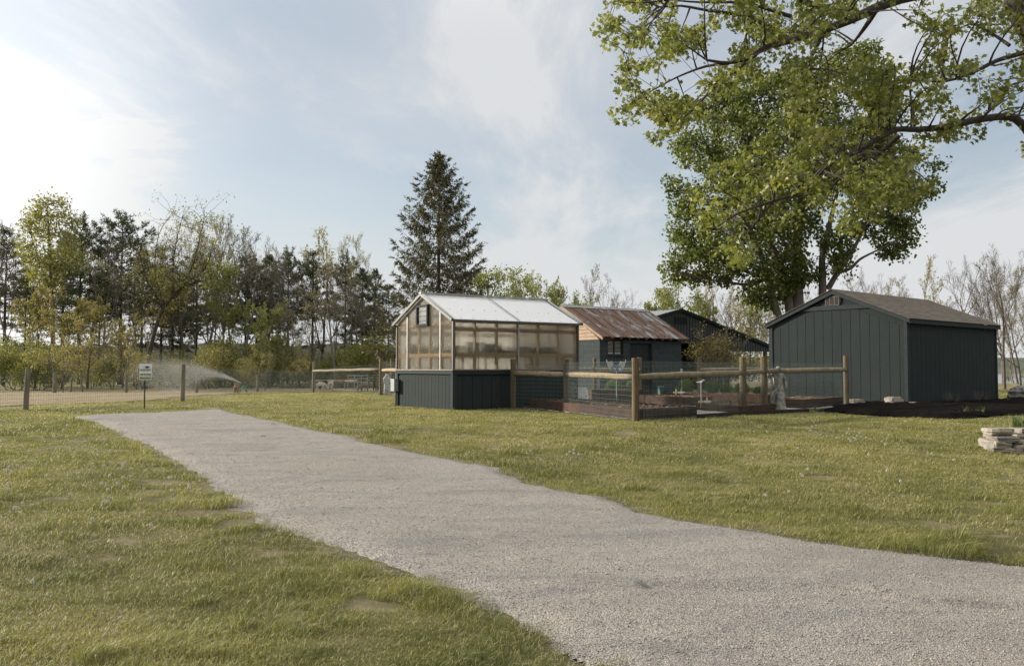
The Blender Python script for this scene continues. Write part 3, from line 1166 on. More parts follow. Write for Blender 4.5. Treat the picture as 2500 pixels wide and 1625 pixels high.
M['rusty'] = rust_mat()
bsl_len = math.hypot(BW / 2 + be, BR - BE)
for s in (0, 1):
    mb = MB()
    x0, x1 = -0.06, BL + 0.27
    nr = 11
    for k in range(nr):
        a, b = x0 + (x1 - x0) * k / nr, x0 + (x1 - x0) * (k + 1) / nr
        dz = random.Random(k + s * 20).uniform(-0.006, 0.006)
        y0 = random.Random(k * 3 + s).uniform(-0.02, 0.015)
        mb.hexa([(a, y0, 0), (b - 0.03, y0, 0), (b - 0.03, bsl_len, 0), (a, bsl_len, 0), (a, y0, 0.006 + dz), (b - 0.03, y0, 0.010), (b - 0.03, bsl_len, 0.006), (a, bsl_len, 0.010)])
        mb.hexa([(b - 0.03, y0, 0), (b, y0, 0), (b, bsl_len, 0), (b - 0.03, bsl_len, 0), (b - 0.025, y0, 0.032), (b - 0.008, y0, 0.032), (b - 0.008, bsl_len, 0.032), (b - 0.025, bsl_len, 0.032)])
    o = mb.build('roof_sheet', M['rusty'])
    if s == 0:
        slope_frame(o, bs, (0, -be, BE), (1, 0, 0), (0, BW / 2 + be, BR - BE))
    else:
        slope_frame(o, bs, (BL + 0.21, BW + be, BE), (-1, 0, 0), (0, -BW / 2 - be, BR - BE))
MB().prism([(-0.07, BW / 2 - 0.16, BR - 0.055), (-0.07, BW / 2, BR + 0.05), (-0.07, BW / 2 + 0.16, BR - 0.055), (-0.07, BW / 2, BR + 0.02)], (BL + 0.35, 0, 0)).build('ridge_cap', simple('grey_cap', (0.24, 0.24, 0.23), 0.4, 5, 0.6, 0.003), bs)
mb = MB()
for k in range(11):
    x = 0.05 + (BL + 0.05) * k / 10
    mb.beam((x, -be + 0.015, BE - 0.045), (x, BW / 2, BR - 0.045), 0.045, 0.075)
mb.build('rafter', M['old_post'], bs)
mb = MB()
for ya in (-be, BW + be):
    mb.prism([(-0.055, ya, BE - 0.12), (-0.055, BW / 2, BR - 0.13), (-0.055, BW / 2, BR - 0.01), (-0.055, ya, BE - 0.01)], (0.025, 0, 0))
mb.build('bargeboard', simple('tan_board', (0.27, 0.195, 0.135), 0.2, 6, 0.8, 0.001), bs)

# ------------------------------------------------------------------ barn with an open bay and a side wing
bn = thing('barn', 'dark metal barn with pale ribbed roof and open bay behind the block shed', 'barn', (8.69, 45.0, 0), 0.65)
NL, NR_, NA, NS, ND = -4.6, 7.5, 4.13, 0.236, 8.0


def nz(x):
    return NA - abs(x) * NS


def nwall(x0, x1, z0):
    mb = MB()
    x = x0
    while x < x1 - 1e-3:
        e = min(x1, x + 0.225)
        for (a, b, d) in ((x, min(e, x + 0.165), 0.0), (min(e, x + 0.165), e, -0.022)):
            if b - a < 1e-3:
                continue
            pts = [(a, d, z0), (b, d, z0), (b, d, nz(b))]
            if a < 0 < b:
                pts.append((0, d, NA))
            pts.append((a, d, nz(a)))
            mb.prism(pts, (0, 0.05, 0))
        x = e
    return mb


nm = simple('dark_sheet_metal', (0.027, 0.037, 0.040), 0.1, 5, 0.45, 0.001, 0.4)
nwall(NL, 1.95, 2.40).build('gable_wall', nm, bn)
nwall(1.95, 4.0, -0.1).build('front_wall', nm, bn)
nwall(4.0, NR_, 2.04).build('wing_wall', nm, bn)
MB().box(NL, 0.06, -0.1, NL + 0.06, ND, nz(NL)).box(1.95, 0.06, -0.1, 2.01, ND, nz(2) - 0.02).box(NL + 0.06, ND - 0.06, -0.1, 1.95, ND, 3.0).build('inner_wall', simple('dark_inside', (0.02, 0.018, 0.016), 0.3, 3, 0.9), bn)
proof = simple('pale_sheet_roof', (0.55, 0.57, 0.58), 0.06, 3, 0.4, 0, 0.5, 0.4)
for (xe, nmn) in ((NL - 0.2, 0), (NR_ + 0.15, 1)):
    mb = MB()
    ze = nz(xe)
    mb.hexa([(xe, -0.12, ze), (0, -0.12, NA), (0, ND + 0.1, NA), (xe, ND + 0.1, ze), (xe, -0.12, ze + 0.03), (0, -0.12, NA + 0.03), (0, ND + 0.1, NA + 0.03), (xe, ND + 0.1, ze + 0.03)])
    y = 0.1
    while y < ND:
        mb.hexa([(xe, y, ze + 0.028), (0, y, NA + 0.028), (0, y + 0.05, NA + 0.028), (xe, y + 0.05, ze + 0.028), (xe, y + 0.01, ze + 0.055), (0, y + 0.01, NA + 0.055), (0, y + 0.04, NA + 0.055), (xe, y + 0.04, ze + 0.055)])
        y += 0.3
    mb.build('roof_sheet', proof, bn)
    mb = MB()
    mb.hexa([(xe, -0.16, ze - 0.11), (0, -0.16, NA - 0.11), (0, -0.122, NA - 0.11), (xe, -0.122, ze - 0.11), (xe, -0.16, ze + 0.06), (0, -0.16, NA + 0.06), (0, -0.122, NA + 0.06), (xe, -0.122, ze + 0.06)])
    mb.build('rake_trim', M['trim'], bn)
MB().box(-0.42, -0.05, NA - 0.75, 0.42, -0.024, NA - 0.38).build('gable_box', M['trim'], bn)
MB().box(7.15, 0.06, -0.3, 7.32, 0.22, 2.3).build('wing_post', simple('brown_post', (0.16, 0.09, 0.05), 0.3, 5, 0.8), bn)
MB().box(7.2, ND - 0.3, -0.3, 7.35, ND - 0.15, 2.1).build('wing_post', simple('brown_post_b', (0.16, 0.09, 0.05), 0.3, 5, 0.8), bn)


# ------------------------------------------------------------------ fences
def wire_mesh(a, b, z0a, z0b, h, parent, dx=0.051, dz=0.1016, r=0.0026, off=0.0, mat=None):
    """welded wire panel between ground points a and b (x, y)"""
    a, b = np.array(a, float)[:2], np.array(b, float)[:2]
    Lg = np.hypot(*(b - a))
    u = (b - a) / Lg
    n = np.array([-u[1], u[0]])
    V, Fq = [], []

    def wire(p, q, rr):
        p, q = np.array(p, float), np.array(q, float)
        d = (q - p) / np.linalg.norm(q - p)
        s = np.cross(d, [0, 0, 1]) if abs(d[2]) < 0.9 else np.array([u[0], u[1], 0])
        s = s / np.linalg.norm(s) * rr
        t = np.cross(d, s)
        b0 = len(V)
        for e in (p, q):
            V.extend([e + s, e + t, e - s, e - t])
        for k in range(4):
            Fq.append((b0 + k, b0 + (k + 1) % 4, b0 + 4 + (k + 1) % 4, b0 + 4 + k))
    rs = np.random.RandomState(int(abs(a[0] * 100)) + 3)
    nv = max(2, int(Lg / dx))
    for i in range(nv + 1):
        p = a + u * (Lg * i / nv) + n * off
        z = z0a + (z0b - z0a) * i / nv
        j = rs.normal(0, 0.003, 2)
        wire((p[0] + j[0], p[1] + j[1], z + 0.01), (p[0], p[1], z + h), r)
    k = 0
    while k * dz <= h + 1e-3:
        z = h - k * dz
        segs = max(1, int(Lg / 0.6))
        pz = rs.normal(0, 0.004, segs + 1)
        for s in range(segs):
            p, q = a + u * Lg * s / segs + n * (off + r), a + u * Lg * (s + 1) / segs + n * (off + r)
            wire((p[0], p[1], z0a + (z0b - z0a) * s / segs + z + pz[s]), (q[0], q[1], z0a + (z0b - z0a) * (s + 1) / segs + z + pz[s + 1]), r)
        k += 1
    return link('wire_mesh', mesh_np('wire_mesh', np.array(V), np.array(Fq)), mat or M['wire'], parent)


def post(parent, x, y, z, h, r=0.075, mat=None, lean=(0, 0)):
    mb = MB()
    pts = [(x, y, z - 0.25), (x + lean[0] * 0.5, y + lean[1] * 0.5, z + h * 0.5), (x + lean[0], y + lean[1], z + h - 0.006), (x + lean[0], y + lean[1], z + h)]
    mb.tube(pts, [r * 1.04, r, r * 0.98, r * 0.93], 14)
    return mb.build('post', mat or M['post_wood'], parent, smooth=False)


def rail(parent, p, q, r=0.06, mat=None, seed=0):
    rs = random.Random(seed)
    p, q = Vector(p), Vector(q)
    pts, rad = [], []
    for i in range(9):
        t = i / 8
        pts.append(p.lerp(q, t) + Vector((rs.uniform(-.006, .006), rs.uniform(-.006, .006), rs.uniform(-.008, .008))))
        rad.append(r * rs.uniform(0.92, 1.06) * (0.8 if i in (0, 8) else 1))
    return MB().tube(pts, rad, 12).build('rail', mat or M['rail_wood'], parent, smooth=True)


_p1 = at(1253, 995, 24.12)
fp = [np.array([_p1[0], _p1[1], g(_p1[0], _p1[1])]), gp(1383, 1004), gp(1552, 1028.5), gp(1815, 1008.5), gp(1866, 1005), gp(2067, 995)]
ftop = [876, 877, 873.5, 871, 869, 868]
gf_ = thing('garden_fence', 'round post and rail garden fence with wire mesh in front of the steel beds', 'fence', (0, 0, 0))
hts = []
for (p, ty, r) in zip(fp, ftop, (0.078, 0.075, 0.078, 0.085, 0.09, 0.075)):
    d = p[1]
    h = at(1250, ty, d)[2] - p[2]
    hts.append(h)
    post(gf_, p[0], p[1], p[2], h, r)
for i in range(5):
    a, b = fp[i], fp[i + 1]
    wire_mesh(a, b, a[2], b[2], 1.24 if i else 1.22, gf_, off=-0.085 if i >= 2 else -0.08)
    zr = lambda k: fp[k][2] + hts[k] - 0.39
    if i not in (3,):
        e = (b - a) / np.linalg.norm(b - a)
        rail(gf_, (a[0], a[1], zr(i)) if i != 2 else tuple(np.append((a + e * 0.05)[:2], zr(i))), (b[0], b[1], zr(i + 1)), 0.070, None, i)
    else:
        rail(gf_, (a[0], a[1], zr(i)), (b[0], b[1], zr(i + 1)), 0.062, None, i)

b1, b2, b3 = at(1452, 965, 30.0), at(1562, 960, 30.6), at(1708, 958, 31.6)
bf = thing('garden_fence', 'lighter garden fence with wire mesh behind the steel beds by the block shed', 'fence', (0, 0, 0))
b0, b4 = at(1404, 965, 29.2), at(1900, 958, 35.2)
for p, ty, r in ((b1, 874.5, 0.065), (b2, 872, 0.078), (b3, 870, 0.095)):
    zg = g(p[0], p[1])
    post(bf, p[0], p[1], zg, at(1250, ty, p[1])[2] - zg, r, M['post_wood'])
zz_ = lambda py, Y: at(1250, py, Y)[2]
rail(bf, (b0[0], b0[1], zz_(901, b0[1])), (b1[0], b1[1], zz_(901, b1[1])), 0.062, None, 11)
rail(bf, (b1[0], b1[1] - 0.08, zz_(901.5, b1[1])), (b2[0], b2[1] - 0.08, zz_(901.5, b2[1])), 0.066, None, 12)
rail(bf, (b3[0], b3[1] - 0.08, zz_(901.5, b3[1])), (b4[0], b4[1] - 0.08, zz_(900, b4[1])), 0.066, None, 13)
wire_mesh(b0, b1, g(*b0[:2]), g(*b1[:2]), 1.32, bf, r=0.002)
wire_mesh(b1, b2, g(*b1[:2]), g(*b2[:2]), 1.32, bf, r=0.002)
wire_mesh(b3, b4, g(*b3[:2]), g(*b4[:2]), 1.32, bf, r=0.002)

pf = thing('paddock_fence', 'weathered post and wire paddock fence running behind the parking sign', 'fence', (0, 0, 0))
pp = [gp(-150, 1012), gp(62, 1000.5), gp(445, 979), gp(765, 959)]
pt = [905, 898, 889, 882]
for i, (p, ty) in enumerate(zip(pp, pt)):
    post(pf, p[0], p[1], p[2], at(1250, ty, p[1])[2] - p[2], 0.07, M['old_post'], (0.05, 0) if i == 1 else (0.02, 0))
for i in range(3):
    hh = 1.02 if i < 1 else 1.08
    wire_mesh(pp[i], pp[i + 1], pp[i][2], pp[i + 1][2], hh, pf, r=0.0022, dx=0.076)
rf_ = thing('rail_fence', 'post fence with one grey rail left of the greenhouse', 'fence', (0, 0, 0))
q2 = gp(930, 964)
h2 = at(1250, 874, q2[1])[2] - q2[2]
post(rf_, q2[0], q2[1], q2[2], h2, 0.078, M['post_wood'])
q1 = pp[3]
rail(rf_, (q1[0], q1[1] - 0.06, at(1250, 905, q1[1])[2]), (q2[0], q2[1] - 0.06, at(1250, 901, q2[1])[2]), 0.058, M['old_post'], 21)
wire_mesh(q1, q2, q1[2], q2[2], at(1250, 888, q2[1])[2] - q2[2], rf_, dx=0.076, r=0.0017)
q3 = np.array([-2.9, 26.85, g(-2.9, 26.85)])
rail(rf_, (q2[0] + 0.05, q2[1], at(1250, 903, q2[1])[2]), (q3[0], q3[1], at(1250, 903.5, q3[1])[2]), 0.062, M['rail_wood'], 22)
wire_mesh(q2, q3, q2[2], q3[2], 1.25, rf_, dx=0.076, r=0.002)
q4 = at(957, 950, 36.5)
zq = g(q4[0], q4[1])
post(rf_, q4[0], q4[1], zq, 1.45, 0.085, M['post_wood'])
MB().tube([(at(968, 900, 29)[0], 29, 0), (at(968, 900, 29)[0], 29, at(1250, 874, 29)[2])], 0.028, 8).build('steel_post', M['galv'], rf_)

# the far side of the paddock
ff_ = thing('paddock_fence', 'low post and wire fence along the trees at the far side of the paddock', 'fence', (0, 0, 0))
FP = [(-60, 962), (133, 966), (308, 960.5), (480, 957), (628, 955), (764, 952.5)]
FY = [43, 47, 50, 54, 58, 62]
fpts = []
for (px, py), Y in zip(FP, FY):
    p = at(px, py, Y)
    zg = g(p[0], p[1])
    fpts.append((p[0], p[1], zg))
    post(ff_, p[0], p[1], zg, 1.15, 0.085 if px != 133 else 0.1, M['old_post'])
for a, b in zip(fpts[:-1], fpts[1:]):
    wire_mesh(a, b, a[2], b[2], 0.95, ff_, dx=0.15, dz=0.15, r=0.003)
lr = thing('rail_fence', 'low fence with a single pale rail behind the grazing alpacas', 'fence', (0, 0, 0))
l0, l1, l2 = at(762, 930, 66), at(843, 930, 66), at(874, 929, 65)
for p in (l0, l1, l2):
    post(lr, p[0], p[1], g(p[0], p[1]), p[2] + 0.12 - g(p[0], p[1]), 0.08, M['old_post'])
rail(lr, l0, l1, 0.09, M['rail_wood'], 31)
rail(lr, l1, l2, 0.09, M['rail_wood'], 32)
# galvanised gate panel
gt = thing('metal_gate', 'galvanised tubular gate standing in the paddock behind the brown alpaca', 'gate', (0, 0, 0))
Yg = 64.0
ga, gb_ = at(849, 952, Yg), at(898, 952, Yg)
zg = g(ga[0], ga[1]) + 0.1
zt = at(849, 917, Yg)[2]
mb = MB()
for x in (ga[0], ga[0] * 0.67 + gb_[0] * 0.33, ga[0] * 0.33 + gb_[0] * 0.67, gb_[0]):
    mb.tube([(x, Yg, zg), (x, Yg, zt)], 0.035, 6)
for z in (zg, zt, zt - 0.2, (zg + zt) / 2):
    mb.tube([(ga[0], Yg, z), (gb_[0], Yg, z)], 0.035, 6)
mb.build('frame', M['galv'], gt)
wire_mesh((ga[0], Yg), (gb_[0], Yg), zg, zg, zt - zg - 0.2, gt, dx=0.1, dz=0.1, r=0.003, off=0.03)


# ------------------------------------------------------------------ raised beds
def bed(label, C, h, soil_h=0.05, group='rusted steel raised beds'):
    zb = [g(*c) for c in C]
    z0 = min(zb)
    t = thing('raised_bed', label, 'garden bed', (0, 0, 0), 0, group)
    n = len(C)
    cx, cy = sum(c[0] for c in C) / n, sum(c[1] for c in C) / n

    def inset(c, d):
        v = np.array([cx - c[0], cy - c[1]])
        return tuple(np.array(c) + v / np.linalg.norm(v) * d)
    I = [inset(c, 0.012) for c in C]
    J = [inset(c, 0.07) for c in C]
    zt = z0 + h
    mb = MB()
    for i in range(n):
        a, b, ia, ib, ja, jb = C[i], C[(i + 1) % n], I[i], I[(i + 1) % n], J[i], J[(i + 1) % n]
        mb.hexa([(*a, z0 - 0.1), (*b, z0 - 0.1), (*ib, z0 - 0.1), (*ia, z0 - 0.1), (*a, zt), (*b, zt), (*ib, zt), (*ia, zt)])
    mb.build('bed_wall', M['rust'], t)
    mb = MB()
    for i in range(n):
        ia, ib, ja, jb = I[i], I[(i + 1) % n], J[i], J[(i + 1) % n]
        mb.hexa([(*ia, zt - 0.012), (*ib, zt - 0.012), (*jb, zt - 0.012), (*ja, zt - 0.012), (*ia, zt + 0.001), (*ib, zt + 0.001), (*jb, zt + 0.001), (*ja, zt + 0.001)])
    mb.build('rim', M['rust_rim'], t)
    o = sheet('soil', J, 0.05, M['soil'], 0)
    me = o.data
    for v in me.vertices:
        v.co.z = zt - soil_h + 0.07 * (float(vnoise(v.co.x, v.co.y, 0.22, 2)) - 0.5) + 0.03 * (float(vnoise(v.co.x, v.co.y, 0.07, 5)) - 0.5)
    o.parent = t
    rs = np.random.RandomState(int(h * 1000) + n)
    x = rs.uniform(min(c[0] for c in J), max(c[0] for c in J), 2600)
    y = rs.uniform(min(c[1] for c in J), max(c[1] for c in J), 2600)
    k = in_poly(x, y, J)
    x, y = x[k], y[k]
    s = rs.uniform(0.012, 0.035, len(x))
    a = rs.uniform(0, PI, len(x))
    z = zt - soil_h + 0.015 + rs.uniform(-0.01, 0.03, len(x))
    dx, dy = np.cos(a) * s, np.sin(a) * s
    tz = rs.uniform(-0.6, 0.6, len(x)) * s
    V = np.stack([np.stack([x - dx, y - dy, z - tz], 1), np.stack([x + dy * .4, y - dx * .4, z + .008], 1), np.stack([x + dx, y + dy, z + tz], 1), np.stack([x - dy * .4, y + dx * .4, z - .004], 1)], 1).reshape(-1, 3)
    me = mesh_np('mulch_chips', V, np.arange(len(V)).reshape(-1, 4))
    attr(me, 'tint', rs.rand(len(x)))
    o2 = link('mulch_chips', me, M['chips'], t)
    o2['kind'] = 'stuff'
    return t, zt


M['rust_rim'] = simple('bright_rust', (0.085, 0.043, 0.027), 0.35, 5, 0.8, 0.001)
t_ = NT('wood_chips')
a_ = t_.n('Attribute', attribute_name='tint')
t_.color(t_.ramp(a_.outputs['Fac'], [(0, (0.05, 0.03, 0.018)), (0.55, (0.15, 0.10, 0.06)), (1, (0.33, 0.24, 0.15))]))
M['chips'] = t_.m
bedA, zA = bed('long low rusted steel bed in the front corner of the garden fence', [(2.68, 18.55), (4.22, 19.95), (1.75, 25.4), (0.42, 24.5)], 0.24)
bedB, zB = bed('rusted steel bed with a sharp front corner in the middle of the garden', [(5.35, 25.7), (6.2, 27.0), (3.95, 30.1), (2.85, 29.2)], 0.26)
bedC, zC = bed('rusted steel bed against the back fence with green boxwoods behind it', [(2.55, 27.9), (4.45, 28.6), (4.05, 29.6), (2.35, 29.0)], 0.42)
bedD, zD = bed('small rusted steel bed with sprouting onions beside the two close posts', [(4.86, 23.1), (5.54, 21.15), (6.95, 22.75), (6.2, 24.8)], 0.2)
bedE, zE = bed('rusted steel bed in the right corner beside the large shed', [(8.02, 23.95), (9.98, 26.35), (8.9, 27.6), (7.35, 25.0)], 0.26)
bedF, zF = bed('rusted steel bed running along the back right of the garden', [(5.1, 29.4), (7.9, 27.0), (8.7, 27.9), (5.8, 30.4)], 0.3)
mb = MB()
e0 = gp(1702, 1022)
for a, b in ((gp(1702, 1021), gp(1818, 1013)), (gp(1818, 1013), gp(1975, 1006))):
    mb.beam((a[0], a[1], a[2] + 0.03), (b[0], b[1], b[2] + 0.03), 0.03, 0.13)
o = mb.build('garden_edging', simple('dark_edging', (0.03, 0.022, 0.018), 0.3, 6, 0.9))
tag(o, 'dark edging strip between the lawn and the garden gravel', 'edging')


def onion(name, label, x, y, z, seed, n=26, h=0.4):
    rs = random.Random(seed)
    V, Fq, tt = [], [], []
    for i in range(n):
        a, ln = rs.uniform(0, 2 * PI), h * rs.uniform(0.5, 1.1)
        ox, oy = rs.gauss(0, 0.05), rs.gauss(0, 0.05)
        bend = rs.uniform(0.1, 0.6) * ln
        w_ = 0.008
        b = len(V)
        for k in range(5):
            t = k / 4
            cx, cy, cz = x + ox + math.cos(a) * bend * t * t, y + oy + math.sin(a) * bend * t * t, z + ln * (t - 0.15 * t * t)
            ww = w_ * (1 - t * 0.85)
            V += [(cx - math.sin(a) * ww, cy + math.cos(a) * ww, cz), (cx + math.sin(a) * ww, cy - math.cos(a) * ww, cz)]
        for k in range(4):
            Fq.append((b + 2 * k, b + 2 * k + 1, b + 2 * k + 3, b + 2 * k + 2))
            tt.append(rs.random())
    me = mesh_np(name, V, np.array(Fq))
    attr(me, 'tint', tt)
    return tag(link(name, me, M['blade']), label, 'plant')


M['blade'] = leaf_mat('blade_green', (0.05, 0.085, 0.02), (0.085, 0.125, 0.03), (0.14, 0.16, 0.05), 0.3)
onion('onion_plant', 'clump of tall onion leaves sprouting in the small steel bed', 5.95, 22.6, zD - 0.06, 3, 30, 0.45)
onion('onion_plant', 'short thin shoots behind the onion clump in the small bed', 5.6, 23.6, zD - 0.06, 5, 16, 0.25)


def marker(label, x, y, z, rz):
    t = thing('bed_marker', label, 'bed marker', (x, y, z), rz, 'wooden bed markers')
    MB().box(-0.02, -0.2, 0.02, 0.0, 0.2, 0.07).build('board', M['raw_wood'], t)
    for yy in (-0.1, 0.08):
        MB().box(0.001, yy, -0.12, 0.02, yy + 0.035, 0.16).build('stake', M['raw_wood'], t)
    MB().box(-0.026, -0.17, 0.015, -0.021, 0.03, 0.075).build('name_plate', M['white_paint'], t)
    return t


marker('small wooden bed marker with white plate at the corner of the onion bed', 5.05, 22.9, zD, 1.95)
pm = at(1658, 955, 28.9)
marker('small wooden bed marker with white plate on the bed before the block shed', pm[0], pm[1], pm[2] - 0.08, 1.75)


# ------------------------------------------------------------------ white board
wbp = gp(1421, 977)
Yw = 25.9
p0, p1 = at(1411, 979, Yw), at(1437, 979, Yw)
zt_ = at(1411, 945, Yw)[2]
t = thing('white_board', 'white painted board with a dark knot hole leaning beside the greenhouse', 'board', (p0[0], Yw, 0.0), 0.0)
wd = p1[0] - p0[0]
mb = MB()
zb = 0.05
mb.prism([(0, 0, zb), (wd, 0, zb), (wd * 0.98, 0, zt_ * 0.55), (wd * 0.9, 0, zt_ * 0.9), (wd * 0.8, 0, zt_), (0, 0, zt_)], (0, 0.03, 0))
mb.build('panel', M['white_paint'], t)
mb = MB()
mb.prism([(wd * 0.76 + 0.016 * math.cos(a), -0.004, zt_ * 0.52 + 0.024 * math.sin(a)) for a in np.linspace(0, 2 * PI, 14)[:-1]], (0, 0.004, 0))
mb.build('knot_hole', M['black'], t)
mb = MB()
for (r_, a0, a1, cx, cz) in ((0.06, -1.2, 1.2, 0.02, 0.14), (0.03, -1.5, 1.5, 0.08, 0.22), (0.05, -2.0, -0.4, 0.05, 0.2)):
    mb.tube([(wd * 0 + cx + r_ * math.cos(a), -0.004, cz + r_ * math.sin(a)) for a in np.linspace(a0, a1, 9)], 0.008, 5)
mb.build('painted_scroll', M['black'], t)


# ------------------------------------------------------------------ figures grown from a skeleton
def skinned(name, pts, edges, rad, mat, parent=None, sub=2, rough=0.0, loc=(0, 0, 0), rz=0.0, scale=1.0, seed=1):
    me = bpy.data.meshes.new(name)
    bm = bmesh.new()
    lay = bm.verts.layers.skin.verify()
    vs_ = []
    for i, p in enumerate(pts):
        v = bm.verts.new(Vector(p) * scale)
        r = rad[i] * scale if not isinstance(rad[i], tuple) else None
        v[lay].radius = (r, r) if r is not None else (rad[i][0] * scale, rad[i][1] * scale)
        v[lay].use_root = i == 0
        vs_.append(v)
    for a, b in edges:
        bm.edges.new((vs_[a], vs_[b]))
    bm.to_mesh(me)
    bm.free()
    o = link(name, me, mat, parent)
    o.location = loc
    o.rotation_euler = (0, 0, rz)
    o.modifiers.new('skin', 'SKIN').use_smooth_shade = True
    s = o.modifiers.new('sub', 'SUBSURF')
    s.levels = s.render_levels = sub
    dg = bpy.context.evaluated_depsgraph_get()
    m2 = bpy.data.meshes.new_from_object(o.evaluated_get(dg))
    o.modifiers.clear()
    o.data = m2
    if not len(m2.materials):
        m2.materials.append(mat)
    m2.name = name
    if rough:
        from mathutils import noise as mn
        for v in m2.vertices:
            d = mn.noise(v.co * (6 / scale) + Vector((seed, 0, 0))) + 0.5 * mn.noise(v.co * (15 / scale) + Vector((0, seed, 0)))
            v.co += v.normal * d * rough * scale
    m2.polygons.foreach_set('use_smooth', np.ones(len(m2.polygons), bool))
    return o


# large garden statue: draped figure, one hand raised to the head, one knee bent on a block
sp = gp(1900, 1003.5)
stt = thing('garden_statue', 'pale weathered stone statue of a draped figure with raised arm, by the fence', 'statue', (sp[0], sp[1], sp[2]), 0.0)
pts = [(0, 0, .52), (0, 0, .64), (0, 0, .80), (0, 0, .93), (0, 0, 1.0), (0.01, 0, 1.09), (0.01, -.01, 1.16),
       (-.12, 0, .95), (-.22, -.03, .90), (-.27, -.05, .88), (-.25, -.06, 1.0), (-.22, -.05, 1.05),
       (.12, 0, .94), (.19, .0, .80), (.21, -.03, .66), (.20, -.05, .58),
       (-.07, -.06, .50), (-.16, -.13, .44), (-.19, -.13, .34), (-.19, -.12, .24), (-.19, -.17, .20),
       (.08, 0, .42), (.09, .0, .25)]
edg = [(0, 1), (1, 2), (2, 3), (3, 4), (4, 5), (5, 6), (3, 7), (7, 8), (8, 9), (9, 10), (10, 11), (3, 12), (12, 13), (13, 14), (14, 15), (0, 16), (16, 17), (17, 18), (18, 19), (19, 20), (0, 21), (21, 22)]
rad = [.14, .12, .125, .12, .055, .075, .07, .06, .045, .04, .034, .03, .06, .05, .04, .03, .09, .07, .052, .036, .03, .11, .12]
skinned('figure', pts, edg, rad, M['stone_statue'], stt, 2, 0.012)
mb = MB()
mb.tube([(0.03, 0.0, -0.05), (0.03, 0, 0.05), (0.03, 0, 0.12), (0.02, 0, 0.3), (0.02, 0, 0.46), (0.01, 0, 0.54)], [0.21, 0.20, 0.165, 0.15, 0.155, 0.11], 18)
mb.build('pedestal', M['stone_statue'], stt, smooth=True)
dp = skinned('drape', [(-.2, -.05, .88), (-.2, -.06, .78), (-.17, -.06, .66), (-.14, -.05, .56)], [(0, 1), (1, 2), (2, 3)], [.035, .05, .06, .04], M['stone_statue'], stt, 2, 0.02)
hr_ = skinned('hair', [(0.015, .02, 1.17), (0.015, .05, 1.10), (0.015, .05, 1.02)], [(0, 1), (1, 2)], [.065, .06, .04], M['stone_statue'], stt, 1, 0.02)

# smaller speckled statue behind the left fence
ps = at(944, 953, 33.2)
st2 = thing('garden_statue', 'small white speckled stone statue behind the fence left of the greenhouse', 'statue', (ps[0], ps[1], g(ps[0], ps[1]) + 0.02), 0)
speck = simple('speckled_stone', (0.46, 0.46, 0.44), 0.5, 26, 0.95, 0.004)
H2 = at(1250, 909, 33.2)[2] - g(ps[0], ps[1])
pts = [(0, 0, .42), (0, 0, .58), (0, 0, .72), (0, 0, .80), (0, 0, .93), (-.1, 0, .72), (-.15, -.03, .58), (-.09, -.08, .5), (.1, 0, .72), (.16, -.02, .6), (.13, -.08, .5), (-.05, 0, .22), (-.06, 0, .02), (.07, 0, .24), (.12, 0, .05)]
edg = [(0, 1), (1, 2), (2, 3), (3, 4), (2, 5), (5, 6), (6, 7), (2, 8), (8, 9), (9, 10), (0, 11), (11, 12), (0, 13), (13, 14)]
skinned('figure', pts, edg, [.12, .115, .11, .06, .095, .06, .05, .04, .06, .05, .04, .09, .08, .085, .06], speck, st2, 2, 0.02, scale=H2)
MB().box(-0.16, -0.14, -0.05, 0.16, 0.14, 0.03).build('base', M['stone_statue'], st2)
# dark small statue by the greenhouse corner, inside the fence
p3 = at(1397, 978, 25.2)
st3 = thing('garden_statue', 'dark mossy little statue inside the fence beside the white board', 'statue', (p3[0], 25.2, 0.02), 0)
dk = simple('mossy_stone', (0.085, 0.085, 0.075), 0.5, 20, 0.95, 0.004)
H3 = at(1250, 929, 25.2)[2]
skinned('figure', pts, edg, [.11, .10, .10, .06, .10, .05, .045, .04, .05, .045, .04, .08, .09, .08, .09], dk, st3, 2, 0.03, scale=H3, seed=4)
MB().box(-0.12, -0.1, -0.04, 0.12, 0.1, 0.04).build('base', dk, st3)

# winged garden ornament on a stake
pw = at(1505, 899, 27.7)
ow = thing('wing_ornament', 'grey winged garden ornament with blue rings on a stake behind the rail', 'ornament', (pw[0], pw[1], 0.0), 0.15)
zc = pw[2]
k_ = 27.7 / FOC
for sgn in (-1, 1):
    O = [(6, -6), (8, -14), (11, -18), (14, -17), (19, -16.5), (22, -17.5), (24, -22), (25, -20), (24, -15), (22, -10), (21, -6), (19, -2), (17, 2), (14, 5), (11, 6), (8, 3)]
    MB().prism([(sgn * a * k_, 0.01, zc - b * k_) for a, b in O], (0, 0.012, 0)).build('wing', simple('speckled_grey_metal', (0.42, 0.40, 0.36), 0.35, 60, 0.7, 0.002), ow)
    mb = MB()
    mb.tube([(sgn * (5.6 + 5.0 * math.cos(a)) * k_, -0.01, zc - (-4.5 - 8 * math.sin(a) + 4) * k_) for a in np.linspace(0, 2 * PI, 21)], 0.017, 7, False)
    mb.build('ring', simple('blue_glaze', (0.10, 0.16, 0.27), 0.35, 20, 0.4, 0), ow, True)
MB().tube([(0, 0, -0.1), (0, 0, zc + 0.0)], 0.014, 8).build('stake', simple('teal_metal', (0.20, 0.30, 0.31), 0.2, 9, 0.5, 0), ow)

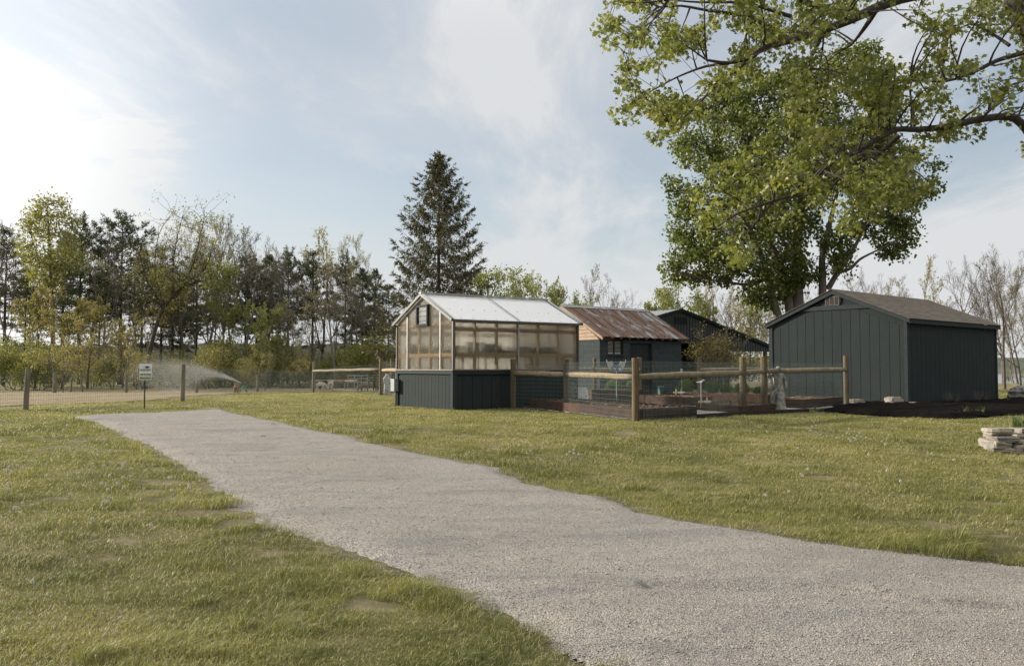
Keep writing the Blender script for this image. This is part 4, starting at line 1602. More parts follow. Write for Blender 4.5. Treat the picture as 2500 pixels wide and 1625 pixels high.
# white bird on a pole
pb = at(1711, 955, 24.3)
zb_ = at(1250, 932, 24.3)[2]
wv = thing('bird_stake', 'white metal bird on a thin white pole in the garden', 'ornament', (pb[0], 24.3, 0), 0)
MB().tube([(0, 0, -0.1), (0, 0, zb_ - 0.03)], 0.012, 7).build('pole', M['white_paint'], wv)
skinned('bird', [(0, 0, zb_), (.05, 0, zb_ + .03), (.08, 0, zb_ + .055), (.11, 0, zb_ + .05), (-.06, 0, zb_ - .01), (-.13, 0, zb_ - .005), (0.0, -.06, zb_ + .0), (-.03, -.12, zb_ - .05)],
        [(0, 1), (1, 2), (2, 3), (0, 4), (4, 5), (0, 6), (6, 7)], [.03, .027, .022, .007, .022, .012, .016, .012], M['white_paint'], wv, 1)
# green bin and sign post by the block shed
pg = at(1613, 960, 29.4)
bx = thing('planter_box', 'small green box standing on the gravel before the block shed door', 'box', (pg[0], 29.4, 0.0), 0.4)
zt2 = at(1250, 944, 29.4)[2]
MB().box(-0.07, -0.07, 0, 0.07, 0.07, zt2).build('body', simple('dark_green', (0.03, 0.075, 0.06), 0.2, 6, 0.6, 0), bx)
MB().box(-0.085, -0.085, zt2 + 0.001, 0.085, 0.085, zt2 + 0.02).build('lid', simple('pale_green', (0.16, 0.27, 0.24), 0.1, 6, 0.6, 0), bx)
pk = at(1664, 904, 30.6)
fl = thing('rain_gauge', 'small white flower shaped garden stake by the back fence opening', 'ornament', (pk[0], pk[1], 0), 0)
MB().tube([(0, 0, -.1), (0, 0, pk[2])], 0.006, 6).build('stake', M['white_paint'], fl)
mb = MB()
for k in range(6):
    a = k * PI / 3
    mb.prism([(0.05 * math.cos(a + b) * s, -0.01, pk[2] + 0.06 * math.sin(a + b) * s) for b, s in ((0, 0.3), (-.3, 1), (.3, 1), )], (0, 0.02, 0))
mb.build('petals', M['white_paint'], fl)
fl.name = 'flower_stake'

# ------------------------------------------------------------------ parking sign
psg = gp(353, 997)
sg = thing('parking_sign', 'white and green HARVEST PARKING sign on a dark green post', 'sign', (psg[0], psg[1], psg[2]), 0.12)
kk = psg[1] / FOC
MB().beam((-0.008, 0.0, -0.2), (0.0, 0.0, (997 - 905) * kk), 0.024, 0.036, (0, 1, 0)).build('post', simple('dark_green_post', (0.012, 0.03, 0.02), 0.1, 8, 0.5, 0), sg)
sw, sz0, sz1 = 28.8 * kk, (997 - 927) * kk, (997 - 888) * kk
cxs = 1.5 * kk


def rrect(x0, z0, x1, z1, r, y):
    o = []
    for (cx, cz, a0) in ((x1 - r, z0 + r, -PI / 2), (x1 - r, z1 - r, 0), (x0 + r, z1 - r, PI / 2), (x0 + r, z0 + r, PI)):
        for k in range(5):
            a = a0 + PI / 2 * k / 4
            o.append((cx + r * math.cos(a), y, cz + r * math.sin(a)))
    return o


x0, x1 = cxs - sw / 2, cxs + sw / 2
plate = MB().prism(rrect(x0, sz0, x1, sz1, 0.02, -0.03), (0, 0.008, 0)).build('plate', simple('sign_white', (0.60, 0.61, 0.62), 0.03, 3, 0.5, 0), sg)
grn = simple('sign_green', (0.115, 0.135, 0.035), 0.05, 3, 0.5, 0)
zmid = sz0 + (sz1 - sz0) * 0.385
MB().prism(rrect(x0 + 0.012, sz0 + 0.02, x1 - 0.012, zmid, 0.008, -0.0325), (0, 0.002, 0)).build('green_band', grn, plate)


def text(body, size, x, z, mat, parent, name, y=-0.036, bold=0.0, width=None):
    cu = bpy.data.curves.new(name, 'FONT')
    cu.body = body
    cu.size = size
    cu.align_x = 'CENTER'
    cu.extrude = 0.0008
    cu.offset = bold
    o = bpy.data.objects.new(name, cu)
    COL.objects.link(o)
    dg = bpy.context.evaluated_depsgraph_get()
    me = bpy.data.meshes.new_from_object(o.evaluated_get(dg))
    bpy.data.objects.remove(o)
    me.name = name
    V = np.array([v.co for v in me.vertices])
    s = (width / (V[:, 0].max() - V[:, 0].min())) if width else 1.0
    for v in me.vertices:
        v.co = Vector((v.co.x * s + x, y - v.co.z, v.co.y + z))
    return link(name, me, mat, parent)


olive_t = simple('sign_olive', (0.14, 0.13, 0.085), 0.05, 3, 0.5, 0)
text('HARVEST', 0.075, cxs, sz0 + (sz1 - sz0) * 0.56, olive_t, plate, 'lettering', bold=0.0025, width=sw * 0.9)
text('PARKING', 0.10, cxs, sz0 + (sz1 - sz0) * 0.145, simple('sign_pale', (0.62, 0.64, 0.58), 0.03, 3, 0.5, 0), plate, 'lettering', bold=0.003, width=sw * 0.86)
text('RANCH', 0.018, cxs, sz0 + (sz1 - sz0) * 0.515, simple('sign_tan', (0.40, 0.33, 0.24), 0.03, 3, 0.5, 0), plate, 'lettering', width=sw * 0.52)
# emblem: pale wagon and dark trailer
navy = simple('sign_navy', (0.035, 0.045, 0.075), 0.05, 3, 0.5, 0)
ze = sz0 + (sz1 - sz0) * 0.80
mb = MB()
mb.prism(rrect(cxs - 0.01, ze - 0.03, cxs + 0.085, ze + 0.025, 0.02, -0.0335), (0, 0.003, 0))
mb.prism([(cxs + 0.086, -0.0335, ze - 0.012), (cxs + 0.13, -0.0335, ze - 0.012), (cxs + 0.13, -0.0335, ze + 0.002), (cxs + 0.086, -0.0335, ze + 0.004)], (0, 0.003, 0))
mb.prism([(cxs + 0.035 + 0.014 * math.cos(a), -0.036, ze - 0.032 + 0.014 * math.sin(a)) for a in np.linspace(0, 2 * PI, 13)[:-1]], (0, 0.002, 0))
mb.build('emblem', navy, plate)
tn = simple('sign_gold', (0.50, 0.44, 0.28), 0.05, 3, 0.5, 0)
mb = MB()
for a in ((-0.085, -0.03, -0.02, -0.024), (-0.085, 0.018, -0.02, 0.024), (-0.085, -0.024, -0.079, 0.018), (-0.026, -0.024, -0.02, 0.018), (-0.079, -0.008, -0.026, -0.002)):
    mb.box(cxs + a[0], -0.0335, ze + a[1], cxs + a[2], -0.031, ze + a[3])
mb.build('emblem', tn, plate)
MB().tube([(cxs, -0.022, sz1 + 0.006), (cxs, -0.022, sz1 + 0.022)], 0.014, 8).build('cap', M['galv'], sg)


# ------------------------------------------------------------------ alpacas
def alpaca(label, px, py, Y, rz, mat, hpx, dark=None, legs=None, graze=True):
    p = at(px, py, Y)
    zg_ = g(p[0], p[1])
    hgt = hpx * Y / FOC                      # back height
    s = hgt / 0.92
    t = thing('alpaca', label, 'alpaca', (p[0], p[1], zg_), rz, 'alpacas grazing in the paddock')
    P = [(0, 0, .70), (.30, 0, .72), (-.30, 0, .70), (-.42, 0, .64),
         (.44, 0, .66), (.56, 0, .48), (.64, 0, .28), (.70, 0, .13), (.80, 0, .05),
         (.30, .13, .45), (.31, .13, .22), (.31, .13, .02), (.30, -.13, .45), (.27, -.13, .22), (.27, -.13, .02),
         (-.32, .13, .48), (-.38, .13, .27), (-.35, .13, .02), (-.32, -.13, .48), (-.36, -.13, .27), (-.33, -.13, .02), (-.47, 0, .56)]
    E_ = [(0, 1), (0, 2), (2, 3), (1, 4), (4, 5), (5, 6), (6, 7), (7, 8), (1, 9), (9, 10), (10, 11), (1, 12), (12, 13), (13, 14), (2, 15), (15, 16), (16, 17), (2, 18), (18, 19), (19, 20), (3, 21)]
    R = [.235, .22, .23, .17, .14, .115, .10, .085, .05, .10, .07, .045, .10, .07, .045, .115, .075, .045, .115, .075, .045, .06]
    if not graze:
        P[5], P[6], P[7], P[8] = (.50, 0, .85), (.52, 0, 1.08), (.54, 0, 1.24), (.68, 0, 1.20)
    skinned('body', P, E_, R, mat, t, 2, 0.03, scale=s, seed=int(px))
    for sg_ in (-1, 1):
        e0_ = Vector((P[7][0] + .0, .055 * sg_, P[7][2] + .05)) * s
        e1_ = Vector((P[7][0] - .03, .085 * sg_, P[7][2] + .17)) * s
        MB().tube([e0_, e0_.lerp(e1_, 0.5), e1_], [0.03 * s, 0.032 * s, 0.008 * s], 6).build('ear', mat, t, True)
        MB().tube([Vector((P[7][0] + .06, .06 * sg_, P[7][2] + .03)) * s, Vector((P[7][0] + .07, .075 * sg_, P[7][2] + .03)) * s], 0.014 * s, 6).build('eye', M['black'], t)
    return t


def fleece(name, c):
    return simple(name, c, 0.35, 22, 1.0, 0.02, 0.05)


AL = 62.0
alpaca('white alpaca grazing with its head to the right, behind the fence post', 783, 951.5, AL, 0.15, fleece('cream_fleece', (0.50, 0.45, 0.38)), 21)
alpaca('cream white alpaca seen from behind beside the grazing white one', 807, 952.5, AL - 1, 1.62, fleece('ivory_fleece', (0.52, 0.44, 0.33)), 25)
alpaca('dark brown alpaca standing behind the two white alpacas', 790, 950.5, AL + 2.4, 0.05, fleece('dark_brown_fleece', (0.045, 0.025, 0.018)), 23)
alpaca('grey-brown alpaca grazing to the left in front of the metal gate', 889, 949, AL - 1.2, PI + 0.1, fleece('taupe_fleece', (0.19, 0.135, 0.10)), 20)
alpaca('black alpaca standing just left of the rail fence post', 918, 950.5, AL, 1.4, fleece('black_fleece', (0.018, 0.015, 0.016)), 21)
alpaca('tan brown alpaca with its back to us beside the sprinkler', 577, 955, 51.0, 1.75, fleece('tan_fleece', (0.27, 0.17, 0.105)), 22)

# ------------------------------------------------------------------ sprinkler and its spray
sp_ = at(596, 955, 50.5)
spz = g(sp_[0], sp_[1])
ks = 50.5 / FOC
tp = thing('sprinkler', 'green tripod sprinkler throwing water across the paddock', 'sprinkler', (sp_[0], sp_[1], spz), 0)
top = Vector((-1.0 * ks, 0, 22.5 * ks))
for q in ((-13, -6), (10.5, -3), (4, 14)):
    e = Vector((q[0] * ks, q[1] * ks, -0.03))
    lg = MB().tube([top + Vector((0, 0, -0.05)), e], 0.022, 7).build('leg', M['green_paint'], tp)
    c = (top + Vector((0, 0, -0.05))).lerp(e, 0.62)
    d = (e - top).normalized() * 0.04
    MB().tube([c - d, c + d], 0.036, 7).build('clamp', M['black'], lg)
MB().tube([top + Vector((0, 0, -0.25)), top + Vector((0, 0, 0.02))], 0.03, 8).build('riser', M['green_paint'], tp)
MB().tube([top + Vector((0.05, 0, 0.0)), top + Vector((-0.10, 0, 0.05))], 0.026, 8).build('nozzle', M['black'], tp)

sm_ = NT('water_drops')
sm_.color((0.82, 0.83, 0.82)).rough(0.4, 0.4)
tl_ = sm_.n('BsdfTranslucent')
tl_.inputs[0].default_value = (0.85, 0.86, 0.85, 1)
mx_ = sm_.n('MixShader')
mx_.inputs[0].default_value = 0.5
sm_.l(sm_.b.outputs[0], mx_.inputs[1])
sm_.l(tl_.outputs[0], mx_.inputs[2])
sm_.l(mx_.outputs[0], sm_.out.inputs[0])
rs = np.random.RandomState(5)
n = 100000
o0 = np.array([sp_[0] + top.x - 0.1, sp_[1], spz + top.z + 0.05])
T = rs.rand(n) ** 0.55 * 1.7
ang = rs.normal(0.42, 0.055, n)
spd = 5.6 * rs.uniform(0.55, 1.05, n)
spr = rs.normal(0.0, 0.10, n) + 0.08
vx, vz_, vy = -spd * np.cos(ang) * np.cos(spr), spd * np.sin(ang), spd * np.cos(ang) * np.sin(spr)
x = o0[0] + vx * T * (1 - 0.13 * T)
z = o0[2] + vz_ * T * (1 - 0.1 * T) - 0.95 * T * T + rs.normal(0, 0.05, n) * T
y = o0[1] + vy * T + rs.normal(0, 0.1, n) * T
k = z > G(x, y) + 0.02
x, y, z, T = x[k], y[k], z[k], T[k]
s = rs.uniform(0.0026, 0.0050, len(x)) * (1.0 + 0.7 * (T < 0.25))
tet = np.array([(1, 1, 1), (1, -1, -1), (-1, 1, -1), (-1, -1, 1)]) / 1.7
V = (np.stack([x, y, z], 1)[:, None] + tet[None] * s[:, None, None]).reshape(-1, 3)
b = np.arange(len(x))[:, None] * 4
Fq = np.concatenate([b + np.array([f]) for f in ((0, 1, 2), (0, 3, 1), (0, 2, 3), (1, 3, 2))])
o = link('water_spray', mesh_np('water_spray', V, Fq), sm_.m)
o['kind'] = 'stuff'
tag(o, 'fine white water spray arching left from the sprinkler', 'water spray')


# ------------------------------------------------------------------ rocks and the dry stone wall
def rock(name, size, seed, mat, soft=0.6, amp=1.0, parent=None, loc=(0, 0, 0), rz=0.0, tilt=0.0):
    rs = np.random.RandomState(seed)
    bm = bmesh.new()
    bmesh.ops.create_cube(bm, size=2.0)
    bmesh.ops.subdivide_edges(bm, edges=bm.edges, cuts=5, use_grid_fill=True)
    from mathutils import noise as mn
    for v in bm.verts:
        p = v.co.copy()
        r = p.length
        q = p * (1 - soft + soft * 1.12 / max(r, 1e-3))
        d = mn.noise(p * 0.9 + Vector((seed * 3.1, 0, 0))) * 0.30 + mn.noise(p * 2.3 + Vector((0, seed, 0))) * 0.13 + mn.noise(p * 6 + Vector((0, 0, seed))) * 0.05
        lay = 0.025 * math.sin(p.z * 9 + seed) * (abs(p.z) < 0.9)
        q = q * (1 + d * amp)
        v.co = Vector((q.x * size[0] * (1 + lay), q.y * size[1] * (1 + lay), q.z * size[2])) / 2 * 1.0
    me = bpy.data.meshes.new(name)
    bm.to_mesh(me)
    bm.free()
    o = link(name, me, mat, parent, loc)
    o.rotation_euler = (tilt, tilt * 0.5, rz)
    return o


def stone_mat(name, c, c2):
    t = NT(name)
    v = t.coords((1, 1, 1.3))
    n = t.noise(v, 6, 7, 0.7, 0.6)
    t.color(t.mix(t.ramp(t.noise(t.coords(), 3, 4), [(0.5, 0.0), (0.7, 0.6)]), t.ramp(n, [(0.3, tuple(x * 0.6 for x in c)), (0.65, c), (0.85, tuple(min(.7, x * 1.3) for x in c))]), c2))
    t.bump(n, 0.03)
    t.rough(0.95, 0.1)
    return t.m


M['lime'] = stone_mat('limestone', (0.29, 0.26, 0.215), (0.34, 0.26, 0.17))
M['lime_grey'] = stone_mat('grey_limestone', (0.24, 0.228, 0.208), (0.27, 0.23, 0.17))
for (px, py, Y, sz, lab, sd) in ((2092, 984, 25.2, (0.50, 0.25, 0.17), 'pale flat-topped rock at the shed corner next to the fence post', 2),
                                 (2182, 986, 25.2, (0.56, 0.3, 0.24), 'largest rounded pale rock on the mulch before the shed', 3),
                                 (2228, 991, 24.9, (0.34, 0.25, 0.07), 'thin flat stone lying in the mulch at the shed corner', 4),
                                 (2497, 973, 30.0, (0.95, 0.6, 0.5), 'grey boulder behind the shed at the mulch edge', 5)):
    p = at(px, py, Y)
    o = rock('rock', sz, sd, M['lime'] if sd != 5 else M['lime_grey'], loc=(p[0], p[1], max(g(p[0], p[1]) + 0.08 + sz[2] * 0.3, p[2] - 0.02)), rz=0.5)
    tag(o, lab, 'rock', 'rocks along the mulch bed')

# dry stone wall, a low curved stack at the right edge
ws = thing('stone_wall', 'low dry stone wall of pale stacked slabs with grass growing on top', 'wall', (0, 0, 0))
wy = gp(2440, 1108)
Yw = wy[1]
kw = Yw / FOC
wz = wy[2]
SL_ = [  # (px centre, py centre, width, height, depth offset)
    (2443, 1103, 42, 13, 0), (2432, 1092, 48, 17, 0.02), (2433, 1082, 46, 12, 0.01), (2404, 1082, 18, 18, 0.22), (2446, 1071, 62, 12, 0.0),
    (2432, 1065, 40, 9, 0.1), (2436, 1054, 62, 15, 0.02), (2468, 1105, 32, 13, -0.04), (2475, 1093, 34, 13, 0.0), (2504, 1086, 44, 13, 0.02),
    (2500, 1098, 28, 12, -0.05), (2505, 1109, 40, 14, -0.06), (2480, 1080, 40, 10, 0.06), (2488, 1052, 28, 12, 0.35), (2512, 1052, 40, 12, 0.3),
    (2530, 1098, 40, 14, 0), (2545, 1084, 50, 13, 0.05), (2550, 1108, 44, 14, -0.03), (2540, 1070, 50, 11, 0.1), (2560, 1056, 40, 12, 0.3),
    (2420, 1104, 26, 12, 0.25), (2480, 1066, 36, 10, 0.35), (2525, 1064, 46, 10, 0.4)]
for i, (px, py, ww, hh, dy) in enumerate(SL_):
    p = at(px + 16, py, Yw + dy)
    mt = M['lime_grey'] if i % 3 == 1 else M['lime']
    rock('slab', (ww * kw * 0.98, 0.34, hh * kw * 1.14), 20 + i, mt, 0.34, 0.6, parent=ws, loc=(p[0], p[1] + 0.15, p[2]), rz=((i * 37) % 11 - 5) * 0.03, tilt=((i * 53) % 9 - 4) * 0.012)


# ------------------------------------------------------------------ vegetation
class Tubes:
    """many thin limbs in one mesh"""

    def __init__(s):
        s.V, s.F, s.n = [], [], 0

    def add(s, pts, rad, k=4):
        pts = np.asarray(pts, float)
        rad = np.asarray(rad, float)
        n = len(pts)
        d = np.gradient(pts, axis=0)
        d /= np.linalg.norm(d, axis=1)[:, None] + 1e-9
        ref = np.array([0.31, 0.17, 0.93]) if abs(d[0][2]) < 0.85 else np.array([0.95, 0.2, 0.1])
        x = np.cross(d, ref)
        x /= np.linalg.norm(x, axis=1)[:, None] + 1e-9
        y = np.cross(d, x)
        a = np.arange(k) * 2 * PI / k
        ring = pts[:, None] + (x[:, None] * np.cos(a)[None, :, None] + y[:, None] * np.sin(a)[None, :, None]) * rad[:, None, None]
        s.V.append(ring.reshape(-1, 3))
        i = np.arange(n - 1)[:, None] * k
        j = np.arange(k)[None]
        j2 = (j + 1) % k
        s.F.append((np.stack([i + j, i + j2, i + k + j2, i + k + j], -1).reshape(-1, 4) + s.n))
        s.n += n * k

    def mesh(s, name):
        return mesh_np(name, np.concatenate(s.V), np.concatenate(s.F), True)


def unit(v):
    return v / (np.linalg.norm(v) + 1e-9)


def rand_dirs(rs, n, up=0.0):
    v = rs.normal(0, 1, (n, 3))
    v[:, 2] += up
    return v / np.linalg.norm(v, axis=1)[:, None]


def leaf_diamonds(P, size, rs, out=None, fold=0.25, wr=0.55):
    """one folded diamond (two triangles) per point; out = preferred long axis"""
    n = len(P)
    d = rand_dirs(rs, n) if out is None else out + rand_dirs(rs, n) * 0.7
    d /= np.linalg.norm(d, axis=1)[:, None]
    s = np.cross(d, rand_dirs(rs, n, 1.2))
    s /= np.linalg.norm(s, axis=1)[:, None] + 1e-9
    nn = np.cross(d, s)
    sz = (size * rs.uniform(0.65, 1.25, n))[:, None]
    a = P - d * sz * 0.1
    b = P + d * sz * 0.5 + s * sz * wr * 0.5 + nn * sz * fold * 0.3
    c = P + d * sz
    e = P + d * sz * 0.5 - s * sz * wr * 0.5 + nn * sz * fold * 0.3
    V = np.stack([a, b, c, e], 1).reshape(-1, 3)
    i = np.arange(n)[:, None] * 4
    F = np.concatenate([i + np.array([[0, 1, 2]]), i + np.array([[0, 2, 3]])], 1).reshape(-1, 3)
    return V, F


LOBES = np.array([(0, 0), (.16, -.06), (.42, .10), (.27, .24), (.55, .50), (.24, .50), (.15, .62), (.0, 1.0),
                  (-.15, .62), (-.24, .50), (-.55, .50), (-.27, .24), (-.42, .10), (-.16, -.06)])


def leaf_lobed(P, size, rs, droop=0.7):
    """five-lobed leaves hanging from points P"""
    n = len(P)
    d = rand_dirs(rs, n)
    d[:, 2] = d[:, 2] * 0.5 - droop
    d /= np.linalg.norm(d, axis=1)[:, None]
    s = np.cross(d, rand_dirs(rs, n, 0.9))
    s /= np.linalg.norm(s, axis=1)[:, None] + 1e-9
    nn = np.cross(s, d)
    sz = (size * rs.uniform(0.6, 1.2, n))[:, None, None]
    curl = rs.uniform(0.05, 0.45, n)[:, None, None]
    L_ = LOBES[None]
    V = P[:, None] + sz * (s[:, None] * L_[..., :1] + d[:, None] * L_[..., 1:] - nn[:, None] * curl * (np.abs(L_[..., :1]) * 0.9 + L_[..., 1:] ** 2 * 0.35))
    k = len(LOBES)
    tri = []
    for a in range(1, k - 1):
        tri.append((0, a, a + 1))
    # fan from the middle of the blade reads better than from the stalk
    V = np.concatenate([V, P[:, None] + sz * d[:, None] * 0.38], 1).reshape(-1, 3)
    tri = np.array([(k, a, (a + 1) % k) for a in range(k)])
    i = np.arange(n)[:, None, None] * (k + 1)
    return V, (i + tri[None]).reshape(-1, 3), k


def leaves_obj(name, V, F, per, rs, mat, parent, tint=None):
    me = mesh_np(name, V, F)
    n = len(F) // per
    t = rs.rand(n) if tint is None else tint
    attr(me, 'tint', np.repeat(t, per))
    return link(name, me, mat, parent)


def pine(name, seed, H, mat, barkm, bare=0.30, wide=1.0, parent=None, up=0.25):
    rs = np.random.RandomState(seed)
    tb = Tubes()
    zs = np.linspace(0, 1, 12)
    tx = np.cumsum(rs.normal(0, 0.012 * H / 12, 12)) * 1.0
    ty = np.cumsum(rs.normal(0, 0.012 * H / 12, 12)) * 1.0
    tr = np.stack([tx, ty, zs * H * 0.985 - 0.3 * (zs == 0)], 1)
    tb.add(tr, 0.0125 * H * (1 - zs) ** 0.8 + 0.012, 7)
    NV, NF, n0, tint = [], [], 0, []
    z = bare * 0.55 * H
    while z < H * 0.985:
        f = z / H
        nb = rs.randint(3, 6)
        a0 = rs.uniform(0, 2 * PI)
        for k in range(nb):
            if f < bare and rs.rand() < 0.55:
                continue
            a = a0 + 2 * PI * k / nb + rs.normal(0, 0.25)
            prof = np.interp(f, [0, bare, 0.5, 0.75, 0.92, 1.0], [.12, .17, .20, .155, .085, .025])
            ln = H * prof * wide * rs.uniform(0.55, 1.45)
            el = np.interp(f, [0.2, 0.6, 0.9, 1.0], [-0.15, 0.12, 0.55, 1.1]) + rs.normal(0, 0.1)
            o = np.array([np.interp(z, tr[:, 2], tr[:, 0]), np.interp(z, tr[:, 2], tr[:, 1]), z])
            t = np.linspace(0, 1, 5)
            hd = np.array([math.cos(a), math.sin(a), 0])
            br = o + hd * (t * ln * math.cos(el))[:, None] + np.array([0, 0, 1]) * (t * ln * math.sin(el) + up * ln * t * t * 0.5)[:, None]
            tb.add(br, 0.0022 * H * (1 - t) + 0.008, 4)
            if f < bare * 0.9 and rs.rand() < 0.6:
                continue
            nt_ = max(4, int(ln * 6.5))
            for q in range(nt_):
                tt = rs.uniform(0.3, 1.0)
                c = o + hd * tt * ln * math.cos(el) + np.array([0, 0, tt * ln * math.sin(el) + up * ln * tt * tt * 0.5])
                sd = np.array([-hd[1], hd[0], 0]) * rs.normal(0, 0.55) * ln * (0.22 + 0.12 * (1 - tt)) + hd * rs.uniform(0, 0.15) * ln
                tip = c + sd + np.array([0, 0, rs.uniform(-0.02, 0.22)])
                m = rs.randint(9, 15)
                dd = rand_dirs(rs, m, 0.55) + hd * 0.35
                dd /= np.linalg.norm(dd, axis=1)[:, None]
                L_ = rs.uniform(0.2, 0.42, m)[:, None] * (H / 15) ** 0.5
                b = tip + rs.normal(0, 0.07, (m, 3))
                sdv = np.cross(dd, rand_dirs(rs, m))
                sdv /= np.linalg.norm(sdv, axis=1)[:, None] + 1e-9
                ww = 0.036
                NV.append(np.stack([b - sdv * ww, b + sdv * ww, b + dd * L_], 1).reshape(-1, 3))
                NF.append(np.arange(m * 3).reshape(-1, 3) + n0)
                n0 += m * 3
                tint.append(np.clip(rs.uniform(0.2, 0.8) + rs.normal(0, 0.12, m), 0, 1))
        z += rs.uniform(0.018, 0.040) * H
    r = thing(name, 'pine', 'tree')
    link('trunk', tb.mesh('trunk'), barkm, r)
    me = mesh_np('crown', np.concatenate(NV), np.concatenate(NF))
    attr(me, 'tint', np.concatenate(tint))
    link('crown', me, mat, r)
    return r


def spruce(name, seed, H, R, mat, barkm):
    rs = np.random.RandomState(seed)
    tb = Tubes()
    t = np.linspace(0, 1, 10)
    tb.add(np.stack([0 * t, 0 * t, t * H - 0.2], 1), 0.2 * (1 - t) + 0.015, 8)
    NV, n0, tint = [], 0, []
    z = 0.06 * H
    while z < H * 0.99:
        f = z / H
        nb = rs.randint(4, 7)
        a0 = rs.uniform(0, 6.28)
        for k in range(nb):
            a = a0 + 2 * PI * k / nb + rs.normal(0, 0.3)
            ln = (R * (1 - f) ** 0.78 * rs.uniform(0.7, 1.12) + 0.10) * (1.0 if rs.rand() > 0.12 else 1.2)
            el = np.interp(f, [0, 0.5, 0.85, 1], [-0.28, -0.05, 0.45, 1.1]) + rs.normal(0, 0.06)
            hd = np.array([math.cos(a), math.sin(a), 0])
            tt = np.linspace(0, 1, 7)
            rise = np.sin(tt * PI) * -0.07 * ln + 0.22 * ln * tt ** 3
            br = np.array([0, 0, z]) + hd * (tt * ln * math.cos(el))[:, None] + np.array([0, 0, 1]) * (tt * ln * math.sin(el) + rise)[:, None]
            tb.add(br, 0.03 * (1 - tt) * (1 - f) + 0.007, 4)
            side = np.array([-hd[1], hd[0], 0])
            m = int(ln * 16) + 8
            u = rs.uniform(0.15, 1.0, m) ** 0.8
            c = np.stack([np.interp(u, tt, br[:, q]) for q in range(3)], 1)
            off = rs.normal(0, 1, m) * 0.20 * ln * (1.1 - u)
            c = c + side * off[:, None] + hd * (np.abs(off) * 0.35)[:, None]
            c[:, 2] -= np.abs(off) * 0.10
            # each twig: a hanging spray of several needle strips
            for q in range(m):
                hang = rs.uniform(0.18, 0.62) * (0.55 + 0.5 * (1 - f))
                dirn = unit(np.array([rs.normal(0, .35), rs.normal(0, .35), -1.0]) + hd * (0.45 if u[q] < 0.85 else 1.4) + np.array([0, 0, 1.6 if u[q] > 0.9 else 0]))
                ns = rs.randint(5, 9)
                v = c[q] + dirn * (rs.uniform(0, 1, ns) * hang)[:, None] + rs.normal(0, 0.02, (ns, 3))
                dd = dirn * 0.7 + rand_dirs(rs, ns) * 0.6
                dd /= np.linalg.norm(dd, axis=1)[:, None]
                sv = np.cross(dd, rand_dirs(rs, ns))
                sv /= np.linalg.norm(sv, axis=1)[:, None] + 1e-9
                L_ = rs.uniform(0.10, 0.2, ns)[:, None]
                NV.append(np.stack([v - sv * 0.022, v + sv * 0.022, v + sv * 0.012 + dd * L_, v - sv * 0.012 + dd * L_], 1).reshape(-1, 3))
                tint.append(np.clip(rs.uniform(0.1, 0.9) + rs.normal(0, 0.12, ns), 0, 1))
        z += rs.uniform(0.016, 0.026) * H
    r = thing(name, 'spruce', 'tree')
    link('trunk', tb.mesh('trunk'), barkm, r)
    V = np.concatenate(NV)
    me = mesh_np('crown', V, np.arange(len(V)).reshape(-1, 4))
    attr(me, 'tint', np.concatenate(tint))
    link('crown', me, mat, r)
    return r


